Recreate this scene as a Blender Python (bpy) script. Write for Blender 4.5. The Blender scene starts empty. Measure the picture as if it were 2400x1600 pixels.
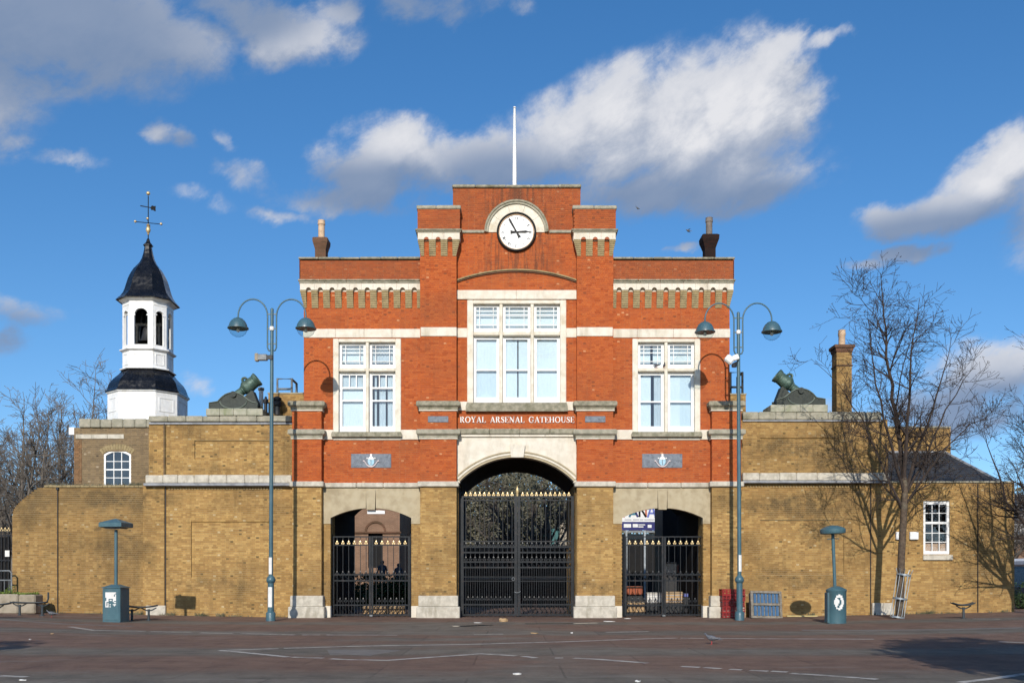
import bpy, math, random
from math import sin, cos, tan, pi, radians, atan, atan2, sqrt
from mathutils import Vector, Matrix

random.seed(7)
scene = bpy.context.scene
COL = scene.collection

# ------------------------------------------------------------------ camera
DIST, FOC, EYE, HOR = 39.17, 2350.0, 1.6, 1350.0
cam_data = bpy.data.cameras.new('camera')
cam_data.sensor_width = 36.0
cam_data.lens = 36.0 * FOC / 2400.0
cam_data.shift_y = (HOR - 800.0) / 2400.0
cam_data.clip_start = 0.1
cam_data.clip_end = 3000
cam = bpy.data.objects.new('camera', cam_data)
COL.objects.link(cam)
cam.location = (0, -DIST, EYE)
cam.rotation_euler = (pi / 2, 0, 0)
scene.camera = cam

# ------------------------------------------------------------------ sun, sky
SUN_TO = Vector((-0.0936, -1.0, 0.4915)).normalized()
SUN_EL = math.asin(SUN_TO.z)
SUN_AZ = atan2(SUN_TO.x, SUN_TO.y)          # clockwise from +Y
sun_data = bpy.data.lights.new('sun', 'SUN')
sun_data.energy = 4.3
sun_data.angle = radians(0.53)
sun_data.color = (1.0, 0.94, 0.84)
sun = bpy.data.objects.new('sun', sun_data)
COL.objects.link(sun)
sun.location = (-5, -60, 40)
sun.rotation_euler = SUN_TO.to_track_quat('Z', 'Y').to_euler()

scene.view_settings.view_transform = 'Standard'
scene.view_settings.look = 'None'
scene.view_settings.exposure = 0.0
scene.view_settings.gamma = 1.0
scene.view_settings.use_curve_mapping = False
scene.render.engine = 'CYCLES'
scene.cycles.use_denoising = True
scene.cycles.use_adaptive_sampling = True
scene.cycles.adaptive_threshold = 0.02
scene.cycles.adaptive_min_samples = 20
scene.cycles.max_bounces = 4
scene.cycles.diffuse_bounces = 2
scene.cycles.glossy_bounces = 2
scene.cycles.transparent_max_bounces = 12
scene.cycles.caustics_reflective = False
scene.cycles.caustics_refractive = False

class NT:
    """small helper that writes node trees"""
    def __init__(self, tree):
        self.t = tree
    def n(self, typ, **kw):
        nd = self.t.nodes.new(typ)
        for k, v in kw.items():
            setattr(nd, k, v)
        return nd
    def link(self, a, b):
        self.t.links.new(a, b)
    def put(self, sock, val):
        if isinstance(val, bpy.types.NodeSocket):
            self.link(val, sock)
        else:
            sock.default_value = val
    def m(self, op, a, b=None, c=None, clamp=False):
        nd = self.n('ShaderNodeMath', operation=op, use_clamp=clamp)
        self.put(nd.inputs[0], a)
        if b is not None: self.put(nd.inputs[1], b)
        if c is not None: self.put(nd.inputs[2], c)
        return nd.outputs[0]
    def vm(self, op, a, b=None):
        nd = self.n('ShaderNodeVectorMath', operation=op)
        self.put(nd.inputs[0], a)
        if b is not None: self.put(nd.inputs[1], b)
        return nd.outputs['Value'] if op in ('LENGTH', 'DOT_PRODUCT', 'DISTANCE') else nd.outputs[0]
    def noise(self, vec, scale, detail=3.0, rough=0.55, dist=0.0):
        nd = self.n('ShaderNodeTexNoise')
        self.put(nd.inputs['Vector'], vec)
        nd.inputs['Scale'].default_value = scale
        nd.inputs['Detail'].default_value = detail
        nd.inputs['Roughness'].default_value = rough
        nd.inputs['Distortion'].default_value = dist
        return nd.outputs['Fac']
    def rng(self, v, a, b, c=0.0, d=1.0, smooth=True):
        nd = self.n('ShaderNodeMapRange', interpolation_type='SMOOTHSTEP' if smooth else 'LINEAR')
        self.put(nd.inputs[0], v)
        for i, x in enumerate((a, b, c, d)):
            self.put(nd.inputs[i + 1], x)
        return nd.outputs[0]
    def mix(self, f, a, b, blend='MIX'):
        nd = self.n('ShaderNodeMix', data_type='RGBA', blend_type=blend)
        self.put(nd.inputs[0], f)
        self.put(nd.inputs[6], a if isinstance(a, bpy.types.NodeSocket) else (*a[:3], 1))
        self.put(nd.inputs[7], b if isinstance(b, bpy.types.NodeSocket) else (*b[:3], 1))
        return nd.outputs[2]

# ---- the sky: Nishita air with cumulus at their bearings and heights
def ae(px, py):
    a = atan((px - 1200) / FOC)
    return a, atan((HOR - py) / FOC * cos(a))
# bearing / height (as pixel-scale degrees), half width, half height, weight
CLOUDS = [
    # the long cumulus behind the clock
    (1745, 265, 165, 150, 1.25), (1610, 290, 190, 150, 1.2), (1470, 290, 170, 130, 1.1), (1815, 165, 90, 90, 1.0), (1935, 88, 75, 26, .75), (1850, 95, 60, 48, .85),
    (1340, 320, 150, 105, 1.0), (1240, 370, 150, 80, .95), (1700, 420, 230, 75, 1.1), (1520, 440, 260, 58, .9), (1130, 390, 160, 60, 1.1),
    (945, 370, 140, 80, 1.05), (860, 420, 160, 64, 1.0), (1040, 410, 150, 52, 1.05), (735, 460, 120, 40, .85), (645, 500, 80, 26, .62), (575, 410, 80, 40, .50), (470, 470, 110, 30, .42),
    # grey bank top left
    (90, 60, 330, 110, 1.15), (380, 90, 200, 88, .95), (690, 85, 150, 66, 1.05), (790, 50, 60, 44, .8), (560, 30, 170, 50, .8), (960, 12, 170, 44, .66), (50, 200, 120, 50, .55), (1180, 4, 100, 26, .5),
    (350, 305, 58, 36, .78), (420, 335, 60, 30, .42), (140, 385, 110, 20, .44), (28, 340, 60, 30, .60), (330, 195, 44, 40, .36), (552, 325, 34, 26, .36),
    # right
    (2110, 500, 110, 46, .95), (2215, 490, 130, 58, 1.0), (2310, 435, 110, 76, 1.05), (2400, 360, 90, 95, 1.15), (2130, 598, 90, 26, .8), (2020, 625, 52, 20, .62),
    (1592, 588, 56, 16, .66), (2320, 880, 130, 70, .9), (2230, 960, 190, 60, .8), (1900, 960, 120, 40, .62), (60, 740, 110, 30, .46), (30, 795, 60, 50, .46), (470, 890, 60, 26, .42),
    (-150, 200, 220, 130, .9), (2540, 450, 180, 150, 1.0)]
CL_GREY = [(60, 60, 560, 230), (560, 20, 200, 90), (880, 450, 330, 85), (1180, 430, 230, 95), (1540, 500, 420, 105), (1800, 470, 160, 60), (2180, 555, 330, 75), (2280, 990, 330, 130), (40, 790, 160, 80), (1000, 0, 320, 90), (440, 350, 90, 50), (2130, 640, 160, 40)]

def cloud_group():
    g = bpy.data.node_groups.new('cloud_field', 'ShaderNodeTree')
    g.interface.new_socket(name='AE', in_out='INPUT', socket_type='NodeSocketVector')
    g.interface.new_socket(name='D', in_out='OUTPUT', socket_type='NodeSocketFloat')
    k = NT(g)
    gi = k.n('NodeGroupInput'); go = k.n('NodeGroupOutput')
    p0 = gi.outputs[0]
    # ragged, wind-drawn outlines: the bearing is warped before the masses are laid out
    rot = k.n('ShaderNodeVectorRotate', rotation_type='Z_AXIS'); rot.inputs['Angle'].default_value = radians(-26)
    k.link(p0, rot.inputs['Vector'])
    qd = k.vm('MULTIPLY', rot.outputs[0], (.82, 1.28, 1.0))
    wn = k.n('ShaderNodeTexNoise'); wn.inputs['Scale'].default_value = 11; wn.inputs['Detail'].default_value = 6; wn.inputs['Roughness'].default_value = .6
    k.link(qd, wn.inputs['Vector'])
    wv = k.vm('MULTIPLY', k.vm('SUBTRACT', wn.outputs['Color'], (.5, .5, .5)), (.095, .060, 0))
    p = k.vm('ADD', p0, wv)
    total = None
    for (px, py, rx, ry, w) in CLOUDS:
        a, e = ae(px, py)
        d = k.vm('SUBTRACT', p, (a, e, 0))
        d = k.vm('MULTIPLY', d, (FOC / rx, FOC / ry, 0))
        l = k.vm('LENGTH', d)
        v = k.rng(l, 0.0, 1.55, w, 0.0)
        total = v if total is None else k.m('SMOOTH_MAX', total, v, 0.12)
    # the rest of the sky: broken cloud of the same kind outside the bearings mapped above
    sp = k.n('ShaderNodeSeparateXYZ'); k.link(p0, sp.inputs[0])
    far = k.m('MAXIMUM', k.rng(k.m('ABSOLUTE', sp.outputs[0]), 0.6, 0.9), k.rng(sp.outputs[1], 0.6, 0.8))
    gen = k.m('MULTIPLY', k.rng(k.noise(k.vm('MULTIPLY', p, (1, 1.8, 1)), 3.0, 3), 0.48, 0.75, 0, .9), far)
    total = k.m('MAXIMUM', total, gen)
    n1 = k.noise(qd, 16.0, 7, .64, .2)
    f = k.m('MULTIPLY', k.m('SUBTRACT', n1, .5), 1.5)
    # no cloud far from a mass; ragged only at the rims
    edge = k.rng(total, .04, .40)
    k.link(k.m('ADD', total, k.m('MULTIPLY', f, edge)), go.inputs[0])
    return g

def build_world():
    w = bpy.data.worlds.new('World')
    scene.world = w
    w.use_nodes = True
    w.cycles.sampling_method = 'MANUAL'
    w.cycles.sample_map_resolution = 128
    t = w.node_tree
    t.nodes.clear()
    k = NT(t)
    sky = k.n('ShaderNodeTexSky', sky_type='NISHITA', sun_disc=False, sun_elevation=SUN_EL, sun_rotation=SUN_AZ,
              altitude=20, air_density=1.0, dust_density=0.25, ozone_density=2.2)
    tc = k.n('ShaderNodeTexCoord')
    sp = k.n('ShaderNodeSeparateXYZ'); k.link(tc.outputs['Generated'], sp.inputs[0])
    az = k.m('ARCTAN2', sp.outputs[0], sp.outputs[1])
    el = k.m('ARCSINE', sp.outputs[2])
    cb = k.n('ShaderNodeCombineXYZ'); k.link(az, cb.inputs[0]); k.link(el, cb.inputs[1])
    p = cb.outputs[0]
    grp = cloud_group()
    def field(vec):
        nd = k.n('ShaderNodeGroup'); nd.node_tree = grp
        k.link(vec, nd.inputs[0])
        return nd.outputs[0]
    d0 = field(p)
    d1 = field(k.vm('ADD', p, (-.010, .024, 0)))
    cover = k.rng(d0, .16, .80)
    cover = k.m('MULTIPLY', cover, .96)
    # sunlit shoulders are white, undersides and thick cores grey
    lit = k.rng(k.m('SUBTRACT', d0, d1), -.50, .50)
    lit = k.m('ADD', k.m('MULTIPLY', lit, .55), .26)
    lit = k.m('ADD', lit, k.m('MULTIPLY', k.rng(d0, .7, 1.5), .30))
    gre = None
    for (px, py, rx, ry) in CL_GREY:
        a, e = ae(px, py)
        l = k.vm('LENGTH', k.vm('MULTIPLY', k.vm('SUBTRACT', p, (a, e, 0)), (FOC / rx, FOC / ry, 0)))
        v = k.rng(l, .35, 1.3, 1, 0)
        gre = v if gre is None else k.m('MAXIMUM', gre, v)
    lit = k.m('MULTIPLY', lit, k.m('SUBTRACT', 1.0, k.m('MULTIPLY', gre, .90)), clamp=True)
    ccol = k.mix(lit, (1.5, 2.15, 3.4), (6.5, 6.5, 6.7))
    # the air itself, a little deeper and more saturated
    hs = k.n('ShaderNodeHueSaturation')
    hs.inputs['Hue'].default_value = .503
    hs.inputs['Saturation'].default_value = 1.30
    hs.inputs['Value'].default_value = 1.20
    k.link(sky.outputs[0], hs.inputs['Color'])
    # clear winter air: little whitening towards the horizon
    up = k.vm('NORMALIZE', k.vm('ADD', tc.outputs['Generated'], (0, 0, .075)))
    k.link(up, sky.inputs['Vector'])
    col = k.mix(cover, hs.outputs[0], ccol)
    bg = k.n('ShaderNodeBackground'); bg.inputs['Strength'].default_value = 0.125
    k.link(col, bg.inputs['Color'])
    out = k.n('ShaderNodeOutputWorld')
    k.link(bg.outputs[0], out.inputs['Surface'])
build_world()

# ------------------------------------------------------------------ helpers
def S(Y): return (Y + DIST) / FOC
def PX(px, Y=0.0): return (px - 1200.0) * S(Y)
def PZ(py, Y=0.0): return EYE + (HOR - py) * S(Y)
def gz(x):
    """the square rises gently towards both ends"""
    a = max(0.0, abs(x) - 9.0)
    return 0.022 * a * a / (a + 1.5)
def ground_at(px, py):
    """the point of the square seen at a photograph pixel"""
    z = 0.0
    for _ in range(4):
        d = FOC * (EYE - z) / (py - HOR)
        x = (px - 1200) / FOC * d
        z = gz(x)
    return Vector((x, d - DIST, z))

class MB:
    def __init__(self):
        self.v = []; self.f = []
    def add(self, vs, fs):
        o = len(self.v)
        self.v += [tuple(p) for p in vs]
        self.f += [tuple(i + o for i in q) for q in fs]
        return self
    def box(self, x0, x1, y0, y1, z0, z1):
        x0, x1 = min(x0, x1), max(x0, x1); y0, y1 = min(y0, y1), max(y0, y1); z0, z1 = min(z0, z1), max(z0, z1)
        return self.add([(x0, y0, z0), (x1, y0, z0), (x1, y1, z0), (x0, y1, z0), (x0, y0, z1), (x1, y0, z1), (x1, y1, z1), (x0, y1, z1)],
                        [(0, 3, 2, 1), (4, 5, 6, 7), (0, 1, 5, 4), (1, 2, 6, 5), (2, 3, 7, 6), (3, 0, 4, 7)])
    def cbox(self, x0, x1, y0, y1, z0, z1, b=0.01):
        x0, x1 = min(x0, x1), max(x0, x1); y0, y1 = min(y0, y1), max(y0, y1); z0, z1 = min(z0, z1), max(z0, z1)
        b = min(b, (x1 - x0) * .3, (y1 - y0) * .3, (z1 - z0) * .3)
        vs = []; idx = {}
        for sx in (0, 1):
            for sy in (0, 1):
                for sz in (0, 1):
                    c = (x1 if sx else x0, y1 if sy else y0, z1 if sz else z0)
                    d = (-b if sx else b, -b if sy else b, -b if sz else b)
                    for ax in range(3):
                        p = list(c)
                        for k in range(3):
                            if k != ax: p[k] += d[k]
                        idx[(sx, sy, sz, ax)] = len(vs); vs.append(p)
        fs = []
        I = lambda s, a: idx[(s[0], s[1], s[2], a)]
        for ax in range(3):
            o = [k for k in range(3) if k != ax]
            for s in (0, 1):
                q = []
                for (u, w) in ((0, 0), (1, 0), (1, 1), (0, 1)):
                    c = [0, 0, 0]; c[ax] = s; c[o[0]] = u; c[o[1]] = w
                    q.append(I(c, ax))
                fs.append(q)
            for u in (0, 1):
                for w in (0, 1):
                    c0 = [0, 0, 0]; c0[o[0]] = u; c0[o[1]] = w
                    c1 = list(c0); c1[ax] = 1
                    fs.append([I(c0, o[0]), I(c1, o[0]), I(c1, o[1]), I(c0, o[1])])
        for sx in (0, 1):
            for sy in (0, 1):
                for sz in (0, 1):
                    fs.append([idx[(sx, sy, sz, a)] for a in range(3)])
        return self.add(vs, fs)
    def prism(self, poly, y0, y1):
        """polygon in XZ pushed along Y"""
        n = len(poly)
        vs = [(x, y0, z) for x, z in poly] + [(x, y1, z) for x, z in poly]
        fs = [tuple(range(n)), tuple(range(2 * n - 1, n - 1, -1))]
        fs += [(i, i + n, (i + 1) % n + n, (i + 1) % n) for i in range(n)]
        return self.add(vs, fs)
    def prism_xy(self, poly, z0, z1):
        n = len(poly)
        vs = [(x, y, z0) for x, y in poly] + [(x, y, z1) for x, y in poly]
        fs = [tuple(range(n)), tuple(range(2 * n - 1, n - 1, -1))]
        fs += [(i, i + n, (i + 1) % n + n, (i + 1) % n) for i in range(n)]
        return self.add(vs, fs)
    def loft(self, rings, cap=True):
        n = len(rings[0]); vs = [p for r in rings for p in r]; fs = []
        for k in range(len(rings) - 1):
            for i in range(n):
                j = (i + 1) % n
                fs.append((k * n + i, k * n + j, (k + 1) * n + j, (k + 1) * n + i))
        if cap:
            fs.append(tuple(range(n - 1, -1, -1)))
            fs.append(tuple(range((len(rings) - 1) * n, len(rings) * n)))
        return self.add(vs, fs)
    def tube(self, pts, radii, n=8, cap=True):
        pts = [Vector(p) for p in pts]
        if not hasattr(radii, '__len__'): radii = [radii] * len(pts)
        rings = []; ref = None
        for i, p in enumerate(pts):
            a = pts[max(0, i - 1)]; b = pts[min(len(pts) - 1, i + 1)]
            d = (b - a)
            d = d.normalized() if d.length > 1e-9 else Vector((0, 0, 1))
            if ref is None:
                ref = Vector((1, 0, 0)) if abs(d.x) < .9 else Vector((0, 1, 0))
            u = (ref - d * ref.dot(d))
            u = u.normalized() if u.length > 1e-6 else d.orthogonal().normalized()
            w = d.cross(u); ref = u
            rings.append([p + (u * cos(2 * pi * k / n) + w * sin(2 * pi * k / n)) * radii[i] for k in range(n)])
        return self.loft(rings, cap)
    def lathe(self, prof, n=24, c=(0, 0), cap=True):
        return self.loft([[(c[0] + r * cos(2 * pi * k / n), c[1] + r * sin(2 * pi * k / n), z) for k in range(n)] for r, z in prof], cap)
    def xf(self, M):
        self.v = [tuple(M @ Vector(p)) for p in self.v]
        return self
    def mesh(self, name, m, smooth=None):
        me = bpy.data.meshes.new(name)
        me.from_pydata(self.v, [], self.f)
        if m: me.materials.append(m)
        if smooth is not None:
            me.polygons.foreach_set('use_smooth', [True] * len(me.polygons))
            me.set_sharp_from_angle(angle=radians(smooth))
        me.update()
        return me
    def build(self, name, m, parent=None, smooth=None):
        return link(name, self.mesh(name, m, smooth), parent)

def link(name, me, parent=None, loc=None):
    o = bpy.data.objects.new(name, me)
    COL.objects.link(o)
    if parent is not None: o.parent = parent
    if loc is not None: o.location = loc
    return o
def tag(o, label, cat, group=None):
    o['label'] = label; o['category'] = cat
    if group: o['group'] = group
    return o
def thing(name, label, cat, group=None, loc=(0, 0, 0)):
    o = bpy.data.objects.new(name, None)
    COL.objects.link(o)
    o.empty_display_size = .3
    o.location = loc
    return tag(o, label, cat, group)
def structure(o):
    o['kind'] = 'structure'; return o
def stuff(o):
    o['kind'] = 'stuff'; return o
def copy_tree(o, parent=None):
    c = o.copy(); COL.objects.link(c); c.parent = parent
    for ch in list(o.children): copy_tree(ch, c)
    return c
def arc(cx, zs, half, rise, n=24):
    """points of a segmental arch from left springing to right springing"""
    R = (half * half + rise * rise) / (2 * rise)
    zc = zs + rise - R
    a = math.asin(min(1, half / R)) if rise <= half else pi - math.asin(half / R)
    return [(cx + R * sin(-a + 2 * a * i / n), zc + R * cos(-a + 2 * a * i / n)) for i in range(n + 1)]
# ------------------------------------------------------------------ materials
M = {}
def base_mat(name, rough=.8, spec=.3, metal=0.0):
    m = bpy.data.materials.new(name); m.use_nodes = True
    t = m.node_tree; t.nodes.clear()
    k = NT(t)
    b = k.n('ShaderNodeBsdfPrincipled'); o = k.n('ShaderNodeOutputMaterial')
    k.link(b.outputs[0], o.inputs[0])
    b.inputs['Roughness'].default_value = rough
    b.inputs['Metallic'].default_value = metal
    b.inputs['Specular IOR Level'].default_value = spec
    M[name] = m
    return m, k, b
def pos(k):
    return k.n('ShaderNodeNewGeometry').outputs['Position']
def bump(k, b, h, strength=.4, dist=.02):
    nd = k.n('ShaderNodeBump'); nd.inputs['Strength'].default_value = strength; nd.inputs['Distance'].default_value = dist
    k.link(h, nd.inputs['Height']); k.link(nd.outputs[0], b.inputs['Normal'])
def plain(name, c, c2=None, rough=.7, spec=.3, metal=0.0, scale=3.0, dirt=None, dirt_amt=.5, dscale=1.2, streak=False, bmp=.15, bscale=25):
    """two-tone weathered surface with dirt of its own shape"""
    m, k, b = base_mat(name, rough, spec, metal)
    p = pos(k)
    c2 = c2 or tuple(x * .75 for x in c)
    col = k.mix(k.rng(k.noise(p, scale, 5), .35, .65), c, c2)
    if dirt:
        q = k.vm('MULTIPLY', p, (1, 1, .25)) if streak else p
        f = k.rng(k.noise(q, dscale, 6, .62), .5, .72)
        col = k.mix(k.m('MULTIPLY', f, dirt_amt), col, dirt)
    k.link(col, b.inputs['Base Color'])
    n = k.noise(p, bscale, 4)
    if bmp: bump(k, b, n, bmp)
    k.put(b.inputs['Roughness'], k.rng(n, .3, .7, max(0, rough - .1), min(1, rough + .1)))
    return m

def brick_mat(name, cols, dark, light, soot, soot_amt, tone_col):
    m, k, b = base_mat(name, .88, .15)
    p = pos(k)
    at = k.n('ShaderNodeAttribute', attribute_name='bc')
    sp = k.n('ShaderNodeSeparateColor'); k.link(at.outputs['Color'], sp.inputs[0])
    r, g, t = sp.outputs[0], sp.outputs[1], sp.outputs[2]
    ramp = k.n('ShaderNodeValToRGB')
    e = ramp.color_ramp.elements
    e[0].position = 0; e[0].color = (*cols[0], 1); e[1].position = 1; e[1].color = (*cols[-1], 1)
    for i in range(1, len(cols) - 1):
        x = e.new(i / (len(cols) - 1)); x.color = (*cols[i], 1)
    k.link(r, ramp.inputs[0])
    col = ramp.outputs[0]
    col = k.mix(k.rng(g, .955, .975), col, dark)
    col = k.mix(k.rng(g, .03, .02), col, light)
    col = k.mix(t, col, k.mix(r, tone_col, tuple(x * .6 for x in tone_col)))
    s1 = k.rng(k.noise(k.vm('MULTIPLY', p, (.7, 1, 1.25)), .5, 8, .68), .44, .68)
    s2 = k.rng(k.noise(k.vm('MULTIPLY', p, (2.2, 2.2, .35)), 1.3, 6, .65), .48, .72)
    col = k.mix(k.m('MULTIPLY', k.m('ADD', k.m('MULTIPLY', s1, .62), k.m('MULTIPLY', s2, .38)), soot_amt), col, soot)
    fine = k.noise(p, 60, 3)
    col = k.mix(k.rng(fine, .3, .8, 0, .25), col, tuple(x * .5 for x in cols[0]))
    k.m1 = col
    if name == 'yellow_brick':
        # old soot and damp blotches at their places on the wing walls
        sx_ = k.n('ShaderNodeSeparateXYZ'); k.link(p, sx_.inputs[0])
        cb_ = k.n('ShaderNodeCombineXYZ'); k.link(sx_.outputs[0], cb_.inputs[0]); k.link(sx_.outputs[2], cb_.inputs[1])
        wv_ = k.n('ShaderNodeTexNoise'); wv_.inputs['Scale'].default_value = .8; wv_.inputs['Detail'].default_value = 5; k.link(p, wv_.inputs['Vector'])
        q_ = k.vm('ADD', cb_.outputs[0], k.vm('MULTIPLY', k.vm('SUBTRACT', wv_.outputs['Color'], (.5, .5, .5)), (3.2, 1.8, 0)))
        tot = None
        for (px, py, rx, ry, w_) in ((1870, 1050, 130, 42, .8), (1860, 1185, 150, 36, .85), (1955, 1120, 60, 150, .7), (1860, 1355, 150, 18, .55), (2320, 1300, 70, 150, .5), (1930, 1250, 70, 60, .5),
                                     (270, 1165, 150, 24, .9), (60, 1190, 50, 60, .7), (290, 1285, 70, 40, .6), (250, 1240, 60, 8, .8), (500, 1370, 110, 16, .5), (560, 1100, 150, 10, .4), (660, 1050, 40, 60, .5), (45, 1380, 60, 40, .5), (1020, 1390, 60, 14, .6), (1400, 1385, 60, 14, .6)):
            l_ = k.vm('LENGTH', k.vm('MULTIPLY', k.vm('SUBTRACT', q_, (PX(px), PZ(py), 0)), (60 / rx, 60 / ry, 0)))
            v_ = k.rng(l_, .3, 1.4, w_, 0)
            tot = v_ if tot is None else k.m('MAXIMUM', tot, v_)
        tot = k.m('MULTIPLY', tot, k.rng(k.noise(p, 3.2, 5, .7), .30, .60))
        col = k.mix(tot, col, (.095, .064, .031))
    k.link(col, b.inputs['Base Color'])
    bump(k, b, fine, .35, .01)
    return m, k, b, p, col

m, k, b, p, col = brick_mat('red_brick', [(.36, .074, .021), (.47, .108, .029), (.51, .132, .036), (.42, .098, .032), (.49, .118, .031)],
          (.27, .075, .030), (.60, .26, .12), (.20, .075, .036), .60, (.215, .078, .042))
# the rain streak that runs down from under the clock, and the grime over the relieving arch
sp = k.n('ShaderNodeSeparateXYZ'); k.link(p, sp.inputs[0])
wob = k.m('MULTIPLY', k.m('SUBTRACT', k.noise(p, 3, 3), .5), .3)
dx = k.m('ABSOLUTE', k.m('ADD', k.m('SUBTRACT', sp.outputs[0], PX(1212)), wob))
st = k.m('MULTIPLY', k.rng(dx, .10, .36, 1, 0), k.m('MULTIPLY', k.rng(sp.outputs[2], PZ(682), PZ(640)), k.rng(sp.outputs[2], PZ(570), PZ(590), 1, 0)))
dx2 = k.rng(k.m('ABSOLUTE', k.m('SUBTRACT', sp.outputs[0], PX(1212))), .6, 2.0, 1, 0)
st2 = k.m('MULTIPLY', dx2, k.m('MULTIPLY', k.rng(sp.outputs[2], PZ(680), PZ(655)), k.rng(sp.outputs[2], PZ(638), PZ(648), 1, 0)))
st2 = k.m('MULTIPLY', st2, k.rng(k.noise(k.vm('MULTIPLY', p, (6, 1, .6)), 1.5, 4), .45, .6))
k.link(k.mix(k.m('MAXIMUM', k.m('MULTIPLY', st, .75), k.m('MULTIPLY', st2, .6)), col, (.09, .045, .030)), b.inputs['Base Color'])

brick_mat('yellow_brick', [(.345, .202, .070), (.45, .270, .094), (.53, .340, .126), (.32, .184, .066), (.43, .253, .090)],
          (.155, .105, .045), (.58, .44, .24), (.125, .077, .032), .90, (.18, .112, .050))
brick_mat('grey_brick', [(.20, .145, .085), (.26, .19, .11), (.16, .12, .075), (.23, .165, .10)],
          (.06, .05, .04), (.40, .32, .22), (.09, .07, .05), .6, (.33, .17, .08))
plain('corbel_plain', (.33, .255, .135), (.26, .20, .105), .9, scale=7, dirt=(.14, .115, .065), dirt_amt=.7, dscale=6)

def mortar_mat(name, c, c2, b1, b2, msz=.012):
    """walls whose single bricks are not built: flanks, backs and insides"""
    m, k, b = base_mat(name, .92, .1)
    p = pos(k)
    sp = k.n('ShaderNodeSeparateXYZ'); k.link(p, sp.inputs[0])
    cb = k.n('ShaderNodeCombineXYZ')
    k.link(k.m('ADD', sp.outputs[0], sp.outputs[1]), cb.inputs[0]); k.link(sp.outputs[2], cb.inputs[1])
    bt = k.n('ShaderNodeTexBrick')
    k.link(cb.outputs[0], bt.inputs['Vector'])
    bt.inputs['Scale'].default_value = 1.0
    bt.inputs['Brick Width'].default_value = .225; bt.inputs['Row Height'].default_value = .075
    bt.inputs['Mortar Size'].default_value = msz
    bt.inputs['Color1'].default_value = (*b1, 1); bt.inputs['Color2'].default_value = (*b2, 1); bt.inputs['Mortar'].default_value = (*c, 1)
    col = k.mix(k.rng(k.noise(p, .9, 6), .45, .7, 0, .7), bt.outputs['Color'], c2)
    k.link(col, b.inputs['Base Color'])
    return m
mortar_mat('mortar_red', (.33, .17, .10), (.20, .09, .05), (.40, .075, .028), (.33, .065, .028))
mortar_mat('mortar_yellow', (.34, .27, .16), (.17, .125, .065), (.38, .24, .09), (.28, .17, .065))
mortar_mat('vault_shade', (.022, .018, .015), (.012, .010, .009), (.025, .018, .014), (.018, .014, .012))  # near-black colour stands in for the shade inside the passages
mortar_mat('pink_brick_wall', (.26, .18, .125), (.16, .10, .068), (.25, .145, .095), (.19, .11, .072))
mortar_mat('stack_brick', (.14, .09, .06), (.07, .05, .03), (.17, .08, .05), (.12, .065, .04))

plain('white_stone', (.70, .645, .55), (.62, .56, .46), .75, dirt=(.38, .32, .23), dirt_amt=.55, dscale=2.0, streak=True)
plain('cream_stone', (.73, .675, .575), (.64, .58, .47), .75, dirt=(.40, .32, .20), dirt_amt=.5, dscale=2.2)
plain('lichen_stone', (.33, .30, .225), (.21, .195, .14), .85, scale=6, dirt=(.13, .125, .075), dirt_amt=.85, dscale=4.0, bmp=.3)
plain('coping_stone', (.37, .34, .265), (.27, .255, .195), .85, scale=4, dirt=(.17, .16, .11), dirt_amt=.7, dscale=2.5, bmp=.3)
plain('mossy_stone', (.40, .38, .30), (.30, .30, .22), .85, scale=4, dirt=(.17, .19, .08), dirt_amt=.85, dscale=1.3, streak=True, bmp=.3)
plain('tan_stone', (.44, .37, .25), (.38, .31, .20), .85, dirt=(.24, .19, .12), dirt_amt=.5, dscale=1.5)
plain('band_stone', (.56, .515, .43), (.43, .39, .32), .8, scale=5, dirt=(.26, .23, .17), dirt_amt=.7, dscale=3.0, streak=True)
plain('lead', (.30, .31, .33), (.20, .21, .23), .6, dirt=(.13, .13, .13), dscale=3)
plain('white_paint', (.84, .84, .83), (.76, .76, .75), .5, spec=.3, dirt=(.45, .43, .38), dirt_amt=.45, dscale=3.5, streak=True, bmp=.08)
plain('clock_white', (.86, .87, .88), (.82, .83, .85), .35, spec=.5, bmp=.0)
plain('black_paint', (.008, .008, .009), (.012, .012, .013), .5, spec=.15, bmp=.05)
plain('gate_iron', (.007, .009, .012), (.012, .015, .019), .42, spec=.28, dirt=(.10, .05, .03), dirt_amt=.18, dscale=6, bmp=.1)
plain('gold', (.72, .55, .30), (.55, .40, .20), .42, metal=.5, bmp=.05)
plain('black_lead', (.004, .0045, .006), (.007, .0075, .010), .22, spec=.36, dirt=(.03, .032, .035), dirt_amt=.4, dscale=5, bmp=.10, bscale=7)
plain('lamp_teal', (.055, .120, .150), (.042, .100, .128), .42, spec=.5, dirt=(.14, .15, .14), dirt_amt=.25, dscale=7, bmp=.04)
plain('bin_teal', (.060, .130, .155), (.050, .110, .135), .45, spec=.45, dirt=(.11, .13, .13), dirt_amt=.4, dscale=5, streak=True, bmp=.05)
plain('bench_dark', (.030, .042, .050), (.045, .055, .062), .45, spec=.5, bmp=.05)
plain('bronze', (.045, .085, .066), (.085, .140, .112), .55, spec=.5, metal=.25, scale=7, dirt=(.09, .085, .045), dirt_amt=.8, dscale=4, streak=True, bmp=.15)
plain('bronze_dark', (.016, .022, .018), (.030, .038, .031), .6, spec=.5, metal=.2, scale=9, dirt=(.02, .023, .02), dirt_amt=.8, dscale=9, bmp=.4, bscale=40)
plain('bronze_rim', (.12, .145, .12), (.09, .11, .09), .6, spec=.4, metal=.15, scale=9, bmp=.1)
plain('slate', (.045, .048, .055), (.030, .032, .038), .6, spec=.4, scale=5, dirt=(.07, .07, .06), dscale=3)
plain('pot_clay', (.62, .45, .30), (.52, .36, .24), .8, dirt=(.2, .15, .1), dscale=4)
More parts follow.
